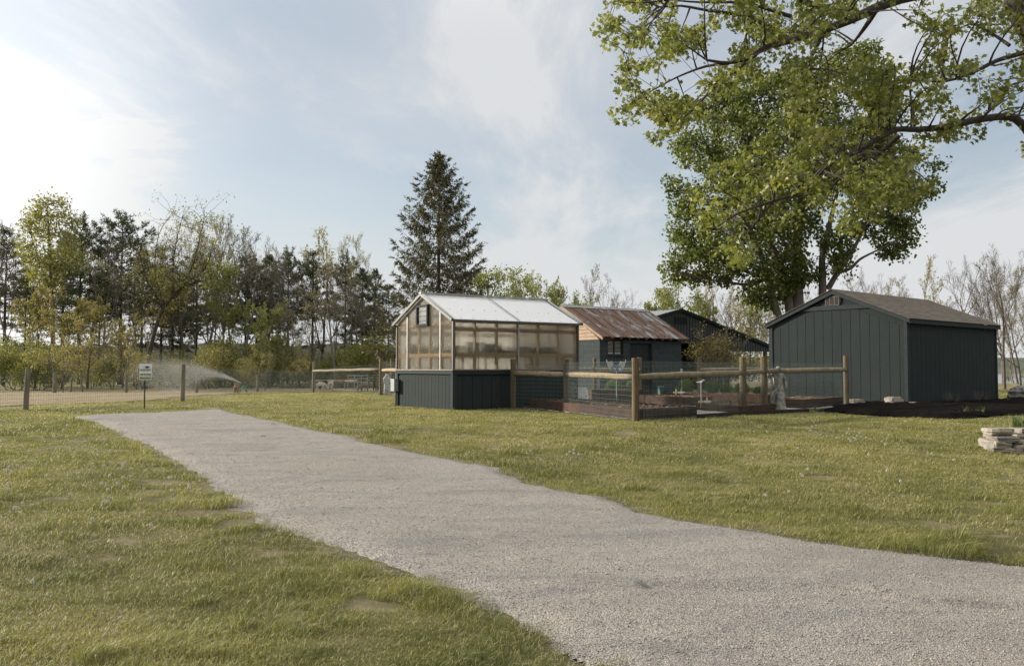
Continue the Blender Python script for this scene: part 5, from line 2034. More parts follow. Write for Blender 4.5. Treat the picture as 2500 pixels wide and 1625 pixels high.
def broadleaf(name, seed, H, leafm, barkm, stems=1, levels=4, spread=0.55, fork=0.35, nleaf=4, lsize=0.16, upright=0.5, trunk_r=None, sparse=1.0, kids=(4, 6), lean=(0, 0), twig=0.006, droop=0.0):
    rs = np.random.RandomState(seed)
    tb = Tubes()
    LP, LD = [], []
    trunk_r = trunk_r or 0.012 * H

    def grow(p, d, ln, r, lev):
        n = 5 if lev < 2 else 4
        pts, rr = [p], [r]
        q, dd = p.copy(), d.copy()
        for i in range(n):
            dd = unit(dd + rs.normal(0, 0.13 + 0.05 * lev, 3) + np.array([0, 0, (upright - droop * (lev > 1)) * 0.16]))
            q = q + dd * ln / n
            pts.append(q)
            rr.append(max(twig * 0.6, r * (1 - 0.62 * (i + 1) / n)))
        tb.add(pts, rr, 7 if lev == 0 else (5 if lev == 1 else 3))
        pts = np.array(pts)
        if lev >= levels - 1:
            if nleaf:
                m = rs.poisson(nleaf * sparse)
                for _ in range(m):
                    u = rs.uniform(0.25, 1.0) * n
                    i = min(n - 1, int(u))
                    LP.append(pts[i] + (pts[i + 1] - pts[i]) * (u - i) + rs.normal(0, 0.08, 3))
                    LD.append(dd)
            return
        nk = rs.randint(kids[0], kids[1] + 1)
        for k in range(nk):
            u = (fork if lev == 0 else 0.22) + (1 - (fork if lev == 0 else 0.22)) * (k + rs.uniform(0.2, 0.9)) / nk
            u = min(u, 0.99) * n
            i = min(n - 1, int(u))
            b = pts[i] + (pts[i + 1] - pts[i]) * (u - i)
            base = unit(pts[i + 1] - pts[i])
            side = unit(np.cross(base, rs.normal(0, 1, 3)))
            nd = unit(base * (1 - spread) + side * spread * rs.uniform(0.7, 1.2) + np.array([0, 0, upright * 0.35 - droop * 0.5 * (lev > 0)]))
            grow(b, nd, ln * rs.uniform(0.42, 0.68) * (1.05 - 0.35 * u / n), max(twig, rr[i] * rs.uniform(0.45, 0.68)), lev + 1)
    for s in range(stems):
        a = 2 * PI * s / max(stems, 1) + rs.uniform(0, 1)
        d0 = np.array([lean[0] + (0.22 * math.cos(a) if stems > 1 else rs.normal(0, 0.04)), lean[1] + (0.22 * math.sin(a) if stems > 1 else rs.normal(0, 0.04)), 1.0])
        grow(np.array([0.12 * math.cos(a) * (stems > 1), 0.12 * math.sin(a) * (stems > 1), -0.25]), unit(d0), H * rs.uniform(0.66, 0.74), trunk_r * (1 if stems == 1 else 0.75), 0)
    r = thing(name, 'tree', 'tree')
    me = tb.mesh('trunk')
    link('trunk', me, barkm, r)
    if LP:
        P = np.array(LP)
        V, F = leaf_diamonds(P, lsize, rs, np.array(LD))
        leaves_obj('crown', V, F, 2, rs, leafm, r, np.clip(0.5 + 0.35 * rs.normal(0, 1, len(P)) * 0.6 + 0.25 * (vnoise(P[:, 0] + P[:, 2], P[:, 1] + P[:, 2] * .7, 1.2) - .5) * 2, 0, 1))
    return r


def shrub(name, seed, W, D, H, leafm, barkm, n=2600, lsize=0.15, lumps=9, stems=10):
    rs = np.random.RandomState(seed)
    tb = Tubes()
    c = np.stack([rs.uniform(-W, W, lumps) * 0.33, rs.uniform(-D, D, lumps) * 0.33, rs.uniform(0.25, 0.8, lumps) * H], 1)
    rad = rs.uniform(0.20, 0.36, lumps) * min(W, H)
    for k in range(stems):
        i = rs.randint(lumps)
        e = c[i] + rs.normal(0, rad[i] * 0.6, 3)
        s = np.array([e[0] * 0.35 + rs.normal(0, 0.1 * W), e[1] * 0.35, -0.1])
        m = (s + e) / 2 + rs.normal(0, 0.12, 3)
        tb.add([s, m, e, e + unit(e - m) * rad[i] * 0.7], [0.03, 0.022, 0.014, 0.005], 4)
    i = rs.randint(0, lumps, n)
    u = rand_dirs(rs, n, 0.15)
    rr = rs.uniform(0.25, 1.0, n) ** 0.45 * (1 + 0.25 * rs.normal(0, 1, n) * 0.5)
    P = c[i] + u * (rad[i] * rr)[:, None]
    kk = P[:, 2] > 0.03
    P, u, i = P[kk], u[kk], i[kk]
    V, F = leaf_diamonds(P, lsize, rs, u * 0.6)
    r = thing(name, 'shrub', 'shrub')
    link('stem', tb.mesh('stem'), barkm, r)
    ti = np.clip(0.45 + rs.normal(0, 0.16, len(P)) + (rs.rand(lumps)[i] - 0.5) * 0.5, 0, 1)
    leaves_obj('foliage', V, F, 2, rs, leafm, r, ti)
    return r


M['needle_pine'] = leaf_mat('pine_needles', (0.040, 0.051, 0.027), (0.076, 0.088, 0.046), (0.125, 0.13, 0.072), 0.3)
M['needle_spruce'] = leaf_mat('spruce_needles', (0.041, 0.040, 0.016), (0.076, 0.071, 0.030), (0.115, 0.101, 0.046), 0.25)
M['leaf_fresh'] = leaf_mat('fresh_leaves', (0.17, 0.175, 0.055), (0.26, 0.255, 0.088), (0.36, 0.34, 0.14), 0.45)
M['leaf_olive'] = leaf_mat('olive_leaves', (0.15, 0.135, 0.055), (0.25, 0.22, 0.09), (0.37, 0.315, 0.13), 0.42)
M['leaf_shrub'] = leaf_mat('hedge_leaves', (0.090, 0.105, 0.030), (0.20, 0.205, 0.058), (0.37, 0.345, 0.11), 0.42)
M['leaf_mid'] = leaf_mat('mid_leaves', (0.128, 0.150, 0.045), (0.225, 0.247, 0.075), (0.345, 0.338, 0.120), 0.40)
M['bud'] = leaf_mat('buds', (0.11, 0.095, 0.055), (0.16, 0.135, 0.075), (0.21, 0.19, 0.10), 0.3)
M['leaf_maple'] = leaf_mat('maple_leaves', (0.075, 0.095, 0.022), (0.17, 0.19, 0.046), (0.31, 0.305, 0.095), 0.42, 0.45)
M['leaf_maple2'] = leaf_mat('maple_leaves_far', (0.060, 0.083, 0.019), (0.138, 0.165, 0.038), (0.25, 0.26, 0.075), 0.42, 0.45)
M['box_leaf'] = leaf_mat('boxwood_leaves', (0.07, 0.11, 0.02), (0.15, 0.20, 0.035), (0.27, 0.29, 0.07), 0.35)

TREE_PROTO = {}


def proto(key):
    if key in TREE_PROTO:
        return TREE_PROTO[key], False
    mk = {
        'pine1': lambda: pine('pine_tree', 1, 15, M['needle_pine'], M['bark_dark'], 0.44),
        'pine2': lambda: pine('pine_tree', 2, 15, M['needle_pine'], M['bark_dark'], 0.50, 0.95),
        'pine3': lambda: pine('pine_tree', 3, 15, M['needle_pine'], M['bark_dark'], 0.38, 1.15),
        'pine4': lambda: pine('pine_tree', 7, 13, M['needle_pine'], M['bark_dark'], 0.32, 0.8),
        'bare1': lambda: broadleaf('bare_tree', 11, 13, M['bud'], M['bark_grey'], 1, 5, 0.45, 0.3, 1, 0.07, 0.75, kids=(5, 6), twig=0.012),
        'bare2': lambda: broadleaf('bare_tree', 12, 13, M['leaf_olive'], M['bark_grey'], 2, 5, 0.5, 0.25, 3, 0.12, 0.7, kids=(4, 6), twig=0.012),
        'bare3': lambda: broadleaf('bare_tree', 13, 11, M['bud'], M['bark_grey'], 1, 5, 0.55, 0.22, 2, 0.10, 0.5, kids=(5, 6), twig=0.012),
        'bud1': lambda: broadleaf('budding_tree', 14, 11, M['leaf_olive'], M['bark_grey'], 1, 4, 0.42, 0.25, 9, 0.14, 0.8, kids=(5, 7), twig=0.008),
        'bud2': lambda: broadleaf('budding_tree', 15, 9, M['leaf_mid'], M['bark_grey'], 2, 4, 0.5, 0.2, 14, 0.17, 0.6, kids=(5, 6), twig=0.008),
        'leafy1': lambda: broadleaf('leafy_tree', 16, 14, M['leaf_fresh'], M['bark'], 1, 4, 0.58, 0.22, 42, 0.26, 0.45, kids=(6, 8), twig=0.01),
        'leafy2': lambda: broadleaf('leafy_tree', 17, 8, M['leaf_mid'], M['bark'], 1, 4, 0.55, 0.18, 24, 0.17, 0.5, kids=(5, 7), twig=0.01),
        'olive1': lambda: broadleaf('leafy_tree', 18, 10, M['leaf_olive'], M['bark'], 1, 4, 0.55, 0.25, 22, 0.17, 0.4, kids=(5, 7), twig=0.01),
        'slim1': lambda: broadleaf('young_tree', 19, 6.5, M['leaf_olive'], M['bark_grey'], 1, 4, 0.6, 0.22, 10, 0.12, 0.3, trunk_r=0.065, kids=(5, 6), twig=0.006),
        'shrub1': lambda: shrub('hedge_shrub', 21, 5.5, 3.5, 4.0, M['leaf_shrub'], M['bark_dark'], 5200, 0.17, 14),
        'shrub2': lambda: shrub('hedge_shrub', 22, 6.5, 3.5, 3.4, M['leaf_shrub'], M['bark_dark'], 5200, 0.15, 16),
        'shrub3': lambda: shrub('hedge_shrub', 23, 4.5, 3.0, 4.6, M['leaf_olive'], M['bark_dark'], 3400, 0.15, 12),
    }
    nom = {'pine1': 15, 'pine2': 15, 'pine3': 15, 'pine4': 13, 'bare1': 13, 'bare2': 13, 'bare3': 11, 'bud1': 11, 'bud2': 9, 'leafy1': 14, 'leafy2': 8, 'olive1': 10, 'slim1': 6.5, 'shrub1': 4.4, 'shrub2': 3.8, 'shrub3': 5}
    r = mk[key]()
    zmax = max(max((v.co.z for v in ch.data.vertices), default=1) for ch in r.children)
    TREE_PROTO[key] = (r, zmax)
    return TREE_PROTO[key], True


_ti = [0]


def plant(key, px, top, Y, label, group=None, wide=1.0, cat=None, rz=None, name=None):
    (r, zmax), fresh = proto(key)
    p = at(px, 900, Y)
    zg_ = g(p[0], Y)
    h = at(px, top, Y)[2] - zg_
    s = h / zmax
    _ti[0] += 1
    rz = (_ti[0] * 2.399) % (2 * PI) if rz is None else rz
    if fresh:
        o = r
        o.location, o.rotation_euler, o.scale = (p[0], Y, zg_), (0, 0, rz), (s * wide, s * wide, s)
        o['label'] = label
    else:
        o = dup(r, label, (p[0], Y, zg_), rz, (s * wide, s * wide, s))
    if 'group' in o:
        del o['group']
    if group:
        o['group'] = group
    if cat:
        o['category'] = cat
    return o


PG = 'pines along the railway bank'
BG = 'bare trees among the pines'
SG = 'hedge shrubs along the paddock'
for a in [
    ('pine2', 8, 545, 84, 'dark pine cut by the left edge of the photo', PG, 1.0),
    ('bare1', 36, 505, 80, 'tall bare tree left of the bright yellow-green tree', BG, 0.6),
    ('pine1', 192, 512, 86, 'dark pine rising behind the right side of the yellow-green tree', PG, 1.0),
    ('pine3', 292, 506, 86, 'broadest dark pine, between the yellow-green tree and the leaning tree', PG, 1.05),
    ('pine2', 345, 600, 92, 'thin pine just right of the broadest pine', PG, 0.9),
    ('pine2', 392, 610, 93, 'pine behind the crown of the leaning tree', PG, 1.0),
    ('pine1', 478, 600, 88, 'dark pine left of the tall twiggy tree pair', PG, 0.95),
    ('bare2', 497, 528, 80, 'tall bare tree with fine twigs, left one of a pair before the pines', BG, 0.62),
    ('bare3', 568, 520, 80, 'tall bare tree with brownish twigs, right one of a pair before the pines', BG, 0.6),
    ('pine3', 598, 606, 90, 'dense dark pine behind the twiggy tree pair', PG, 0.85),
    ('pine4', 655, 618, 92, 'narrow pine between dense pines in the middle of the row', PG, 1.0),
    ('bare1', 638, 566, 96, 'faint bare treetop behind the middle of the pine row', BG, 0.7),
    ('pine1', 702, 595, 88, 'greenish pine left of the tall poplar-like tree', PG, 0.9),
    ('bud1', 785, 543, 92, 'tall slender poplar-like tree in first leaf above the pines', None, 0.8),
    ('pine2', 762, 602, 90, 'pine before the poplar-like tree', PG, 1.0),
    ('pine1', 842, 604, 90, 'pointed dark pine right of the poplar-like tree', PG, 0.8),
    ('bare2', 862, 610, 94, 'bare tree leaning out above the right pines', BG, 0.6),
    ('pine4', 884, 650, 92, 'smaller pine right of the pointed pine', PG, 1.05),
    ('pine4', 915, 652, 95, 'slim spiky pine nearest the big spruce', PG, 0.8),
    ('pine2', 948, 690, 92, 'low pine partly behind the left of the big spruce', PG, 1.0),
    ('pine1', 60, 640, 96, 'pine behind the foot of the yellow-green tree', PG, 0.9),
    ('pine2', 240, 640, 98, 'pine far behind, seen by its bare lower trunk left of the broadest pine', PG, 0.9),
    ('pine4', 440, 660, 97, 'small pine far behind the leaning tree', PG, 1.0),
    ('pine2', 545, 650, 98, 'pine trunk seen between the twiggy tree pair', PG, 0.9),
    ('olive1', 425, 640, 76, 'mid-high olive tree beneath the leaning tree', None, 0.75),
    ('bud2', 545, 590, 76, 'loose yellowish tree in front of the twiggy tree pair', None, 0.62),
    ('bare3', 820, 645, 68, 'spreading brown twiggy tree with forked trunk behind the alpacas', BG, 0.95),
    ('bare2', 770, 700, 70, 'twiggy tree left of the spreading brown tree', BG, 0.85),
    ('bare3', 690, 725, 70, 'low twiggy tree behind the sprinkler', BG, 0.9),
    ('bare1', 885, 720, 72, 'thin bare tree right of the spreading brown tree', BG, 0.9),
    ('olive1', 85, 690, 68, 'olive brushy tree under the yellow-green tree', None, 0.9),
    ('olive1', 215, 712, 68, 'olive brushy tree under the broadest pine', None, 0.95),
    ('bare2', 275, 770, 66, 'grey twiggy thicket tree left of the parking sign', BG, 0.9),
    ('slim1', 134, 790, 55, 'young tree on the paddock edge, leftmost of the thin grey trunks', None, 1.0),
    ('slim1', 155, 815, 57, 'thinnest young tree on the paddock edge', None, 0.9),
    ('slim1', 174, 760, 58, 'tallest young tree on the paddock edge', None, 1.0),
    ('slim1', 203, 775, 58, 'young tree with crooked grey trunk on the paddock edge', None, 1.0),
    ('slim1', 305, 800, 60, 'thin straight young tree left of the parking sign', None, 0.8),
    ('pine3', 150, 580, 95, 'pine behind the yellow-green tree crown', PG, 1.2),
    ('pine1', 420, 640, 95, 'pine behind the leaning trunk fork', PG, 1.2),
    ('pine2', 625, 640, 95, 'pine with bare trunk behind the dense pine', PG, 1.2),
    ('bare1', 455, 560, 78, 'grey twiggy tree right of the leaning tree', BG, 0.8),
    ('bare2', 330, 590, 78, 'fine grey twiggy tree before the broadest pine', BG, 0.9),
    ('bare1', 735, 600, 78, 'brown twiggy tree left of the poplar-like tree', BG, 0.8),
    ('bare3', 870, 680, 74, 'low spreading twiggy tree before the right pines', BG, 0.9),
    ('bare1', 245, 560, 80, 'tall thin bare tree before the pines left of the broadest one', BG, 0.7),
    ('olive1', 150, 720, 66, 'olive brushy tree right in front of the yellow-green tree trunk', None, 1.1),
    ('olive1', 300, 770, 72, 'olive brushy tree left of the leaning trunk', None, 1.0),
    ('bare2', 530, 505, 82, 'tallest grey twiggy treetop in the middle of the row', BG, 0.75),
    ('bare3', 600, 548, 82, 'round brown twiggy treetop right of the tallest one', BG, 0.85),
    ('bare2', 825, 560, 84, 'grey twiggy treetop right of the poplar-like tree', BG, 0.7),
    ('bud2', 655, 720, 70, 'fresh green young tree above the hedge right of the sprinkler', None, 0.9),
    ('slim1', 648, 800, 62, 'thin straight young tree right of the sprinkler', None, 0.8),
    ('slim1', 722, 830, 64, 'young tree by the paddock fence left of the weathered post', None, 0.9),
]:
    plant(*a)
SH = [('shrub1', 40, 812, 64, 'big bright shrub at the left edge of the paddock', 1.1), ('shrub2', 130, 838, 70, 'dark shrub behind the thin grey trunks', 1.1),
      ('shrub3', 215, 815, 72, 'yellowish shrub between the grey trunks and the sign', 1.0), ('shrub1', 300, 848, 74, 'dark shrub directly left of the sign', 1.1),
      ('shrub2', 400, 850, 74, 'shrub behind the water spray', 1.1), ('shrub3', 470, 830, 76, 'tall olive shrub right of the leaning trunk', 0.95),
      ('shrub1', 545, 812, 74, 'round green shrub above the sprinkler', 1.05), ('shrub2', 635, 815, 76, 'bright green shrub right of the sprinkler', 1.1),
      ('shrub3', 660, 775, 78, 'tallest loose shrub in the middle of the hedge', 0.9), ('shrub1', 720, 850, 74, 'dark shrub left of the weathered post', 1.0),
      ('shrub2', 800, 862, 76, 'low dark shrub behind the white alpacas', 1.1), ('shrub1', 870, 826, 76, 'green shrub behind the metal gate', 1.05),
      ('shrub3', 905, 815, 80, 'leafy shrub left of the greenhouse', 1.0), ('shrub1', 945, 800, 72, 'broad green shrub against the left side of the greenhouse', 1.15),
      ('shrub2', 75, 870, 76, 'deep green shrub in the second row at the left', 1.2), ('shrub1', 360, 880, 78, 'deep green shrub in the second row behind the sign', 1.2),
      ('shrub2', 560, 880, 79, 'deep green shrub in the second row behind the sprinkler', 1.2), ('shrub1', 760, 880, 79, 'deep green shrub in the second row behind the fence post', 1.2),
      ('shrub2', 230, 875, 78, 'deep green shrub in the second row under the brushy tree', 1.2), ('shrub2', 880, 885, 80, 'deep green low shrub in the second row behind the gate', 1.2),
      ('shrub1', 470, 885, 80, 'deep green shrub in the second row right of the spray', 1.2), ('shrub1', 660, 890, 79, 'deep green shrub low in the middle of the hedge', 1.2)]
SH += [('shrub3', 340, 810, 66, 'bright loose shrub right behind the sign', 1.0), ('shrub3', 515, 800, 68, 'bright loose shrub left of the sprinkler', 1.1),
       ('shrub3', 610, 835, 66, 'low bright shrub straight behind the sprinkler', 1.1), ('shrub3', 735, 815, 70, 'bright loose shrub above the weathered post', 1.0),
       ('shrub1', 100, 840, 62, 'bright shrub right of the big one at the left edge', 1.0), ('shrub3', 430, 838, 68, 'bright loose shrub in the water spray', 1.0),
       ('shrub3', 840, 840, 70, 'bright loose shrub between alpacas and spruce', 1.0)]
for k, px, top, Y, lab, wd in SH:
    plant(k, px, top, Y, lab, SG, wd)

# the leaning tree behind the sign: a trunk traced in space with its own crown
lt = thing('leaning_tree', 'leaning tree with dark slanting trunk and sparse yellow leaves behind the sign', 'tree', (0, 0, 0))
tb = Tubes()
Yl = 68
rs = np.random.RandomState(33)
LP = []


def limb(tb, pix, Y, r0, r1, k=7, dy=0.0):
    P = np.array([at(x, y, Y + dy * i / max(1, len(pix) - 1)) for i, (x, y) in enumerate(pix)])
    t = np.linspace(0, 1, len(P))
    T = np.linspace(0, 1, len(P) * 3 - 2)
    Q = np.stack([np.interp(T, t, P[:, i]) for i in range(3)], 1)
    Q[1:-1] = Q[1:-1] * 0.5 + (Q[:-2] + Q[2:]) * 0.25
    tb.add(Q, np.interp(T, [0, 1], [r0, r1]), k)
    return Q


main = limb(tb, [(352, 960), (358, 890), (372, 830), (392, 760), (425, 720), (455, 690)], Yl, 0.22, 0.09)
subs = [main]
for pix in ([(395, 755), (380, 720), (360, 690), (345, 640)], [(425, 720), (420, 660), (430, 590), (445, 530)], [(445, 700), (475, 640), (490, 570), (500, 530)], [(455, 690), (500, 660), (520, 610)], [(400, 745), (375, 660), (385, 570), (420, 520)], [(440, 705), (480, 690), (515, 680)]):
    subs.append(limb(tb, pix, Yl, 0.065, 0.018, 5, rs.uniform(-3, 3)))
A = np.concatenate(subs[1:])
for k in range(420):
    b = A[rs.randint(len(A))]
    e = b + rs.normal(0, 1, 3) * np.array([0.9, 0.9, 0.8]) + np.array([0, 0, 0.45])
    m = (b + e) / 2 + rs.normal(0, 0.12, 3)
    tb.add([b, m, e], [0.018, 0.012, 0.006], 3)
    for _ in range(rs.poisson(7)):
        LP.append(e + rs.normal(0, 0.25, 3))
link('trunk', tb.mesh('trunk'), M['bark_dark'], lt)
V, F = leaf_diamonds(np.array(LP), 0.17, rs)
leaves_obj('crown', V, F, 2, rs, M['leaf_fresh'], lt)

# big spruce
pS = at(1070, 900, 54)
zS = g(pS[0], 54)
spz = spruce('spruce_tree', 5, at(1070, 378, 54)[2] - zS, 4.9, M['needle_spruce'], M['bark_dark'])
spz.location = (pS[0], 54, zS)
spz['label'] = 'tall dark spruce with drooping branches behind the greenhouse'

for a in [
    ('bud2', 1372, 652, 62, 'small budding tree above the left end of the rusty roof', None, 0.72),
    ('bare3', 1462, 642, 64, 'bare spreading tree above the rusty roof', None, 0.65),
    ('bare1', 1548, 698, 90, 'faint bare tree between the rusty roof and the pale barn roof', None, 0.9),
    ('bud2', 1430, 700, 92, 'low yellowish tree behind the rusty roof', None, 1.0),
    ('leafy2', 1630, 700, 88, 'loose leafy tree behind the barn ridge', None, 0.9),
    ('leafy2', 1690, 712, 92, 'second loose leafy tree behind the barn ridge, closer to the maple', None, 0.9),
    ('bud1', 1738, 640, 86, 'thin budding tree left of the maple trunks', None, 0.8),
    ('bud1', 1795, 690, 84, 'budding tree behind the slope of the barn roof', None, 0.9),
    ('bare1', 1760, 700, 95, 'thin bare tree behind the barn wing', None, 0.9),
    ('bud2', 1830, 720, 80, 'yellowish budding tree above the barn wing', None, 0.9),
    ('bare2', 1865, 700, 74, 'grey bare tree with a low fork beside the shed wall', None, 0.8),
    ('bud1', 1570, 800, 110, 'distant budding tree seen through the gap by the barn', None, 1.2),
    ('bare1', 1990, 680, 84, 'bare tree behind the maple trunks and shed roof', None, 0.9),
    ('bare1', 2095, 655, 90, 'faint bare tree above the shed ridge, left of the budding one', None, 0.9),
    ('bare2', 2165, 668, 92, 'faint bare twin-stemmed tree above the shed ridge', None, 0.8),
    ('bud1', 2268, 622, 62, 'young tree in bud above the shed roof', None, 0.7),
    ('bare3', 2215, 700, 80, 'low bare tree behind the shed roof', None, 0.9),
    ('bare1', 2395, 610, 54, 'bare tree rising behind the right end of the shed', None, 0.85),
    ('bare1', 2452, 598, 46, 'tall bare tree just right of the shed', None, 0.85),
    ('bare3', 2492, 690, 44, 'bare tree at the right edge of the photo by the lake', None, 0.8),
    ('bare2', 2540, 640, 52, 'bare tree mostly beyond the right edge', None, 0.9),
    ('bare3', 2330, 720, 70, 'bare tree low behind the shed roof corner', None, 0.9),
    ('bare3', 2448, 660, 58, 'branching bare tree between the shed and the tall bare one', None, 0.8),
    ('bare1', 2485, 640, 62, 'bare tree behind the one at the right edge', None, 0.8),
    ('bare2', 2505, 720, 70, 'thin bare stems at the very right edge', None, 0.9),
    ('bare2', 2475, 760, 66, 'thin bare tree on the lake shore', None, 0.9),
]:
    plant(*a)
for k, px, top, Y, lab, wd in [('shrub2', 1845, 868, 92, 'brushy shrub seen under the barn wing', 1.3), ('shrub3', 1800, 850, 96, 'yellowish brush behind the barn wing', 1.2),
                               ('shrub1', 1300, 720, 95, 'shrubby growth behind the greenhouse', 1.2), ('shrub3', 1500, 750, 100, 'brush behind the rusty roof', 1.2),
                               ('shrub2', 1700, 790, 104, 'brush behind the barn', 1.5), ('shrub3', 1900, 860, 90, 'brush between barn wing and large shed', 1.2),
                               ('shrub3', 2462, 888, 74, 'low brush under the bare trees right of the shed', 1.2), ('shrub2', 2515, 895, 78, 'low brush at the lake shore by the right edge', 1.2)]:
    plant(k, px, top, Y, lab, 'brush behind the sheds', wd)

# small red-leaved bush tree before the barn, and the boxwoods
bsh = broadleaf('garden_bush', 41, 3.4, leaf_mat('reddish_leaves', (0.10, 0.065, 0.02), (0.13, 0.105, 0.032), (0.15, 0.14, 0.05), 0.35), M['bark_grey'], 7, 3, 0.42, 0.25, 9, 0.085, 0.35, trunk_r=0.022, kids=(6, 8), twig=0.006)
pB = at(1752, 960, 36.5)
bsh.location = (pB[0], 36.5, 0.0)
zm = max(v.co.z for ch in bsh.children for v in ch.data.vertices)
sB = (at(1752, 782, 36.5)[2]) / zm
bsh.scale = (sB * 1.5, sB * 1.2, sB)
tag(bsh, 'loose many-stemmed bush with yellowish red leaves in front of the barn', 'bush')
bx0 = None
for i, (px, py, Y, wd, ht, lab) in enumerate([
        (1500, 943, 30.8, 58, 17, 'clipped boxwood behind the back bed, left of the corner post'), (1545, 943, 30.9, 50, 18, 'clipped boxwood behind the corner post'),
        (1672, 946, 31.6, 46, 25, 'dark spiky evergreen bush left of the white bird'), (1738, 950, 32.4, 44, 22, 'round boxwood right of the back fence opening'),
        (1775, 952, 32.8, 44, 20, 'bright boxwood left of the close posts'), (1812, 952, 33.2, 44, 20, 'boxwood behind the left one of the close posts'),
        (1850, 955, 33.8, 34, 14, 'small low boxwood between the close posts')]):
    if bx0 is None:
        bx0 = shrub('boxwood', 51, 1.0, 0.8, 0.75, M['box_leaf'], M['bark_dark'], 7000, 0.055, 16, 4)
        bx0['category'] = 'bush'
        bx0['group'] = 'boxwoods along the back of the garden'
        zbx = max(v.co.z for ch in bx0.children for v in ch.data.vertices)
        o = bx0
    else:
        o = dup(bx0)
    p = at(px, py, Y)
    kx = wd * Y / FOC / 1.15
    hz = (py - (py - ht)) * Y / FOC + max(0.0, p[2])
    o.location = (p[0], Y, 0.0)
    o.scale = (kx, kx, hz / zbx)
    o.rotation_euler = (0, 0, i * 1.3)
    o['label'] = lab


# ------------------------------------------------------------------ the two maples, grown towards the crown outline
def poly_sample(rs, P, n):
    x0, x1 = min(p[0] for p in P), max(p[0] for p in P)
    y0, y1 = min(p[1] for p in P), max(p[1] for p in P)
    out = np.zeros((0, 2))
    while len(out) < n:
        q = np.stack([rs.uniform(x0, x1, n), rs.uniform(y0, y1, n)], 1)
        out = np.concatenate([out, q[in_poly(q[:, 0], q[:, 1], P)]])
    return out[:n]


def connect(tb, rs, A, ends, r0, r1, sag, k=4, n=5):
    """curved branches from the nearest of points A to each end; returns all their points"""
    allp = []
    for e in ends:
        d = np.linalg.norm(A - e, axis=1) + rs.uniform(0, 0.25, len(A)) * 0.6
        b = A[np.argmin(d)]
        ln = np.linalg.norm(e - b)
        t = np.linspace(0, 1, n)[:, None]
        mid = rs.normal(0, 0.10, 3) * ln + np.array([0, 0, sag * ln])
        P = b + (e - b) * t + mid * (4 * t * (1 - t)) * 0.6
        tb.add(P, np.linspace(r0, r1, n), k)
        allp.append(P[1:])
    return np.concatenate(allp)


# --- the large maple behind the barn
Ym = 43.0
mp2 = thing('maple_tree', 'large round leafy maple with several trunks rising behind the dark shed', 'tree', (0, 0, 0))
rs = np.random.RandomState(61)
tb = Tubes()
T2 = lambda L: [(1580 + x / 2.975, 300 + y / 2.975) for x, y in L]
trunks = []
zf = 960
for pix, ra, rb, dy in (
        ([(1905, zf)] + T2([(960, 1428), (925, 1320), (880, 1120), (840, 1000), (790, 860), (720, 700), (650, 520)]), 0.252, 0.056, -1.0),
        ([(1938, zf)] + T2([(1040, 1350), (1000, 1180), (950, 980), (880, 850), (840, 640), (800, 420), (780, 250)]), 0.266, 0.056, 0.5),
        ([(1950, zf)] + T2([(1095, 1300), (1085, 1100), (1085, 900), (1120, 620), (1150, 400), (1180, 150), (1220, -60), (1260, -300)]), 0.340, 0.064, 1.2),
        ([(2005, zf)] + T2([(1275, 1220), (1270, 1050), (1270, 960), (1320, 760), (1360, 590), (1400, 420), (1440, 250)]), 0.222, 0.048, -0.6),
        (T2([(1310, 1210), (1380, 1090), (1450, 1000), (1530, 860), (1600, 700), (1680, 560)]), 0.148, 0.040, -1.2),
        (T2([(1400, 1080), (1480, 1060), (1540, 990), (1640, 940), (1760, 880)]), 0.089, 0.032, -1.5),
        (T2([(880, 1130), (740, 1180), (600, 1160), (480, 1140), (400, 1130)]), 0.096, 0.024, -0.8),
        (T2([(900, 1190), (860, 1120), (740, 1090), (620, 1020), (500, 900), (360, 760)]), 0.111, 0.032, 1.0),
        (T2([(1085, 1000), (1010, 900), (900, 700), (640, 440), (480, 260)]), 0.118, 0.032, 1.5),
        (T2([(1120, 620), (1240, 470), (1380, 330), (1600, 240), (1800, 250)]), 0.104, 0.032, 0.5)):
    trunks.append(limb(tb, pix, Ym, ra, rb, 8, dy))
A = np.concatenate([t[4:] for t in trunks])
CR2 = [(2075, 105), (2140, 110), (2125, 150), (2150, 190), (2190, 210), (2190, 330), (2240, 385), (2305, 410), (2295, 465), (2255, 480), (2230, 520), (2220, 560), (2225, 610), (2190, 635),
       (2160, 625), (2140, 590), (2110, 560), (2075, 600), (2070, 680), (2020, 660), (1960, 690), (1900, 740), (1860, 760), (1820, 730), (1800, 700), (1760, 690), (1720, 670), (1690, 700), (1640, 690),
       (1620, 650), (1650, 600), (1640, 560), (1650, 500), (1635, 450), (1620, 440), (1640, 400), (1650, 350), (1690, 320), (1700, 260), (1760, 220), (1800, 180), (1850, 190), (1900, 170), (1960, 150), (2020, 130)]
GAPS2 = [(2050, 520, 42, 55), (1985, 610, 30, 30), (2095, 480, 20, 25), (1935, 485, 14, 14), (2120, 330, 20, 18), (1700, 640, 18, 14), (2010, 540, 18, 30), (1790, 600, 14, 14)]


def open_at(q, gaps, rs, hard=0.9):
    k = np.ones(len(q), bool)
    for (x, y, a, b) in gaps:
        d = ((q[:, 0] - x) / a) ** 2 + ((q[:, 1] - y) / b) ** 2
        k &= ~((d < 1) & (rs.rand(len(q)) < hard))
    return k


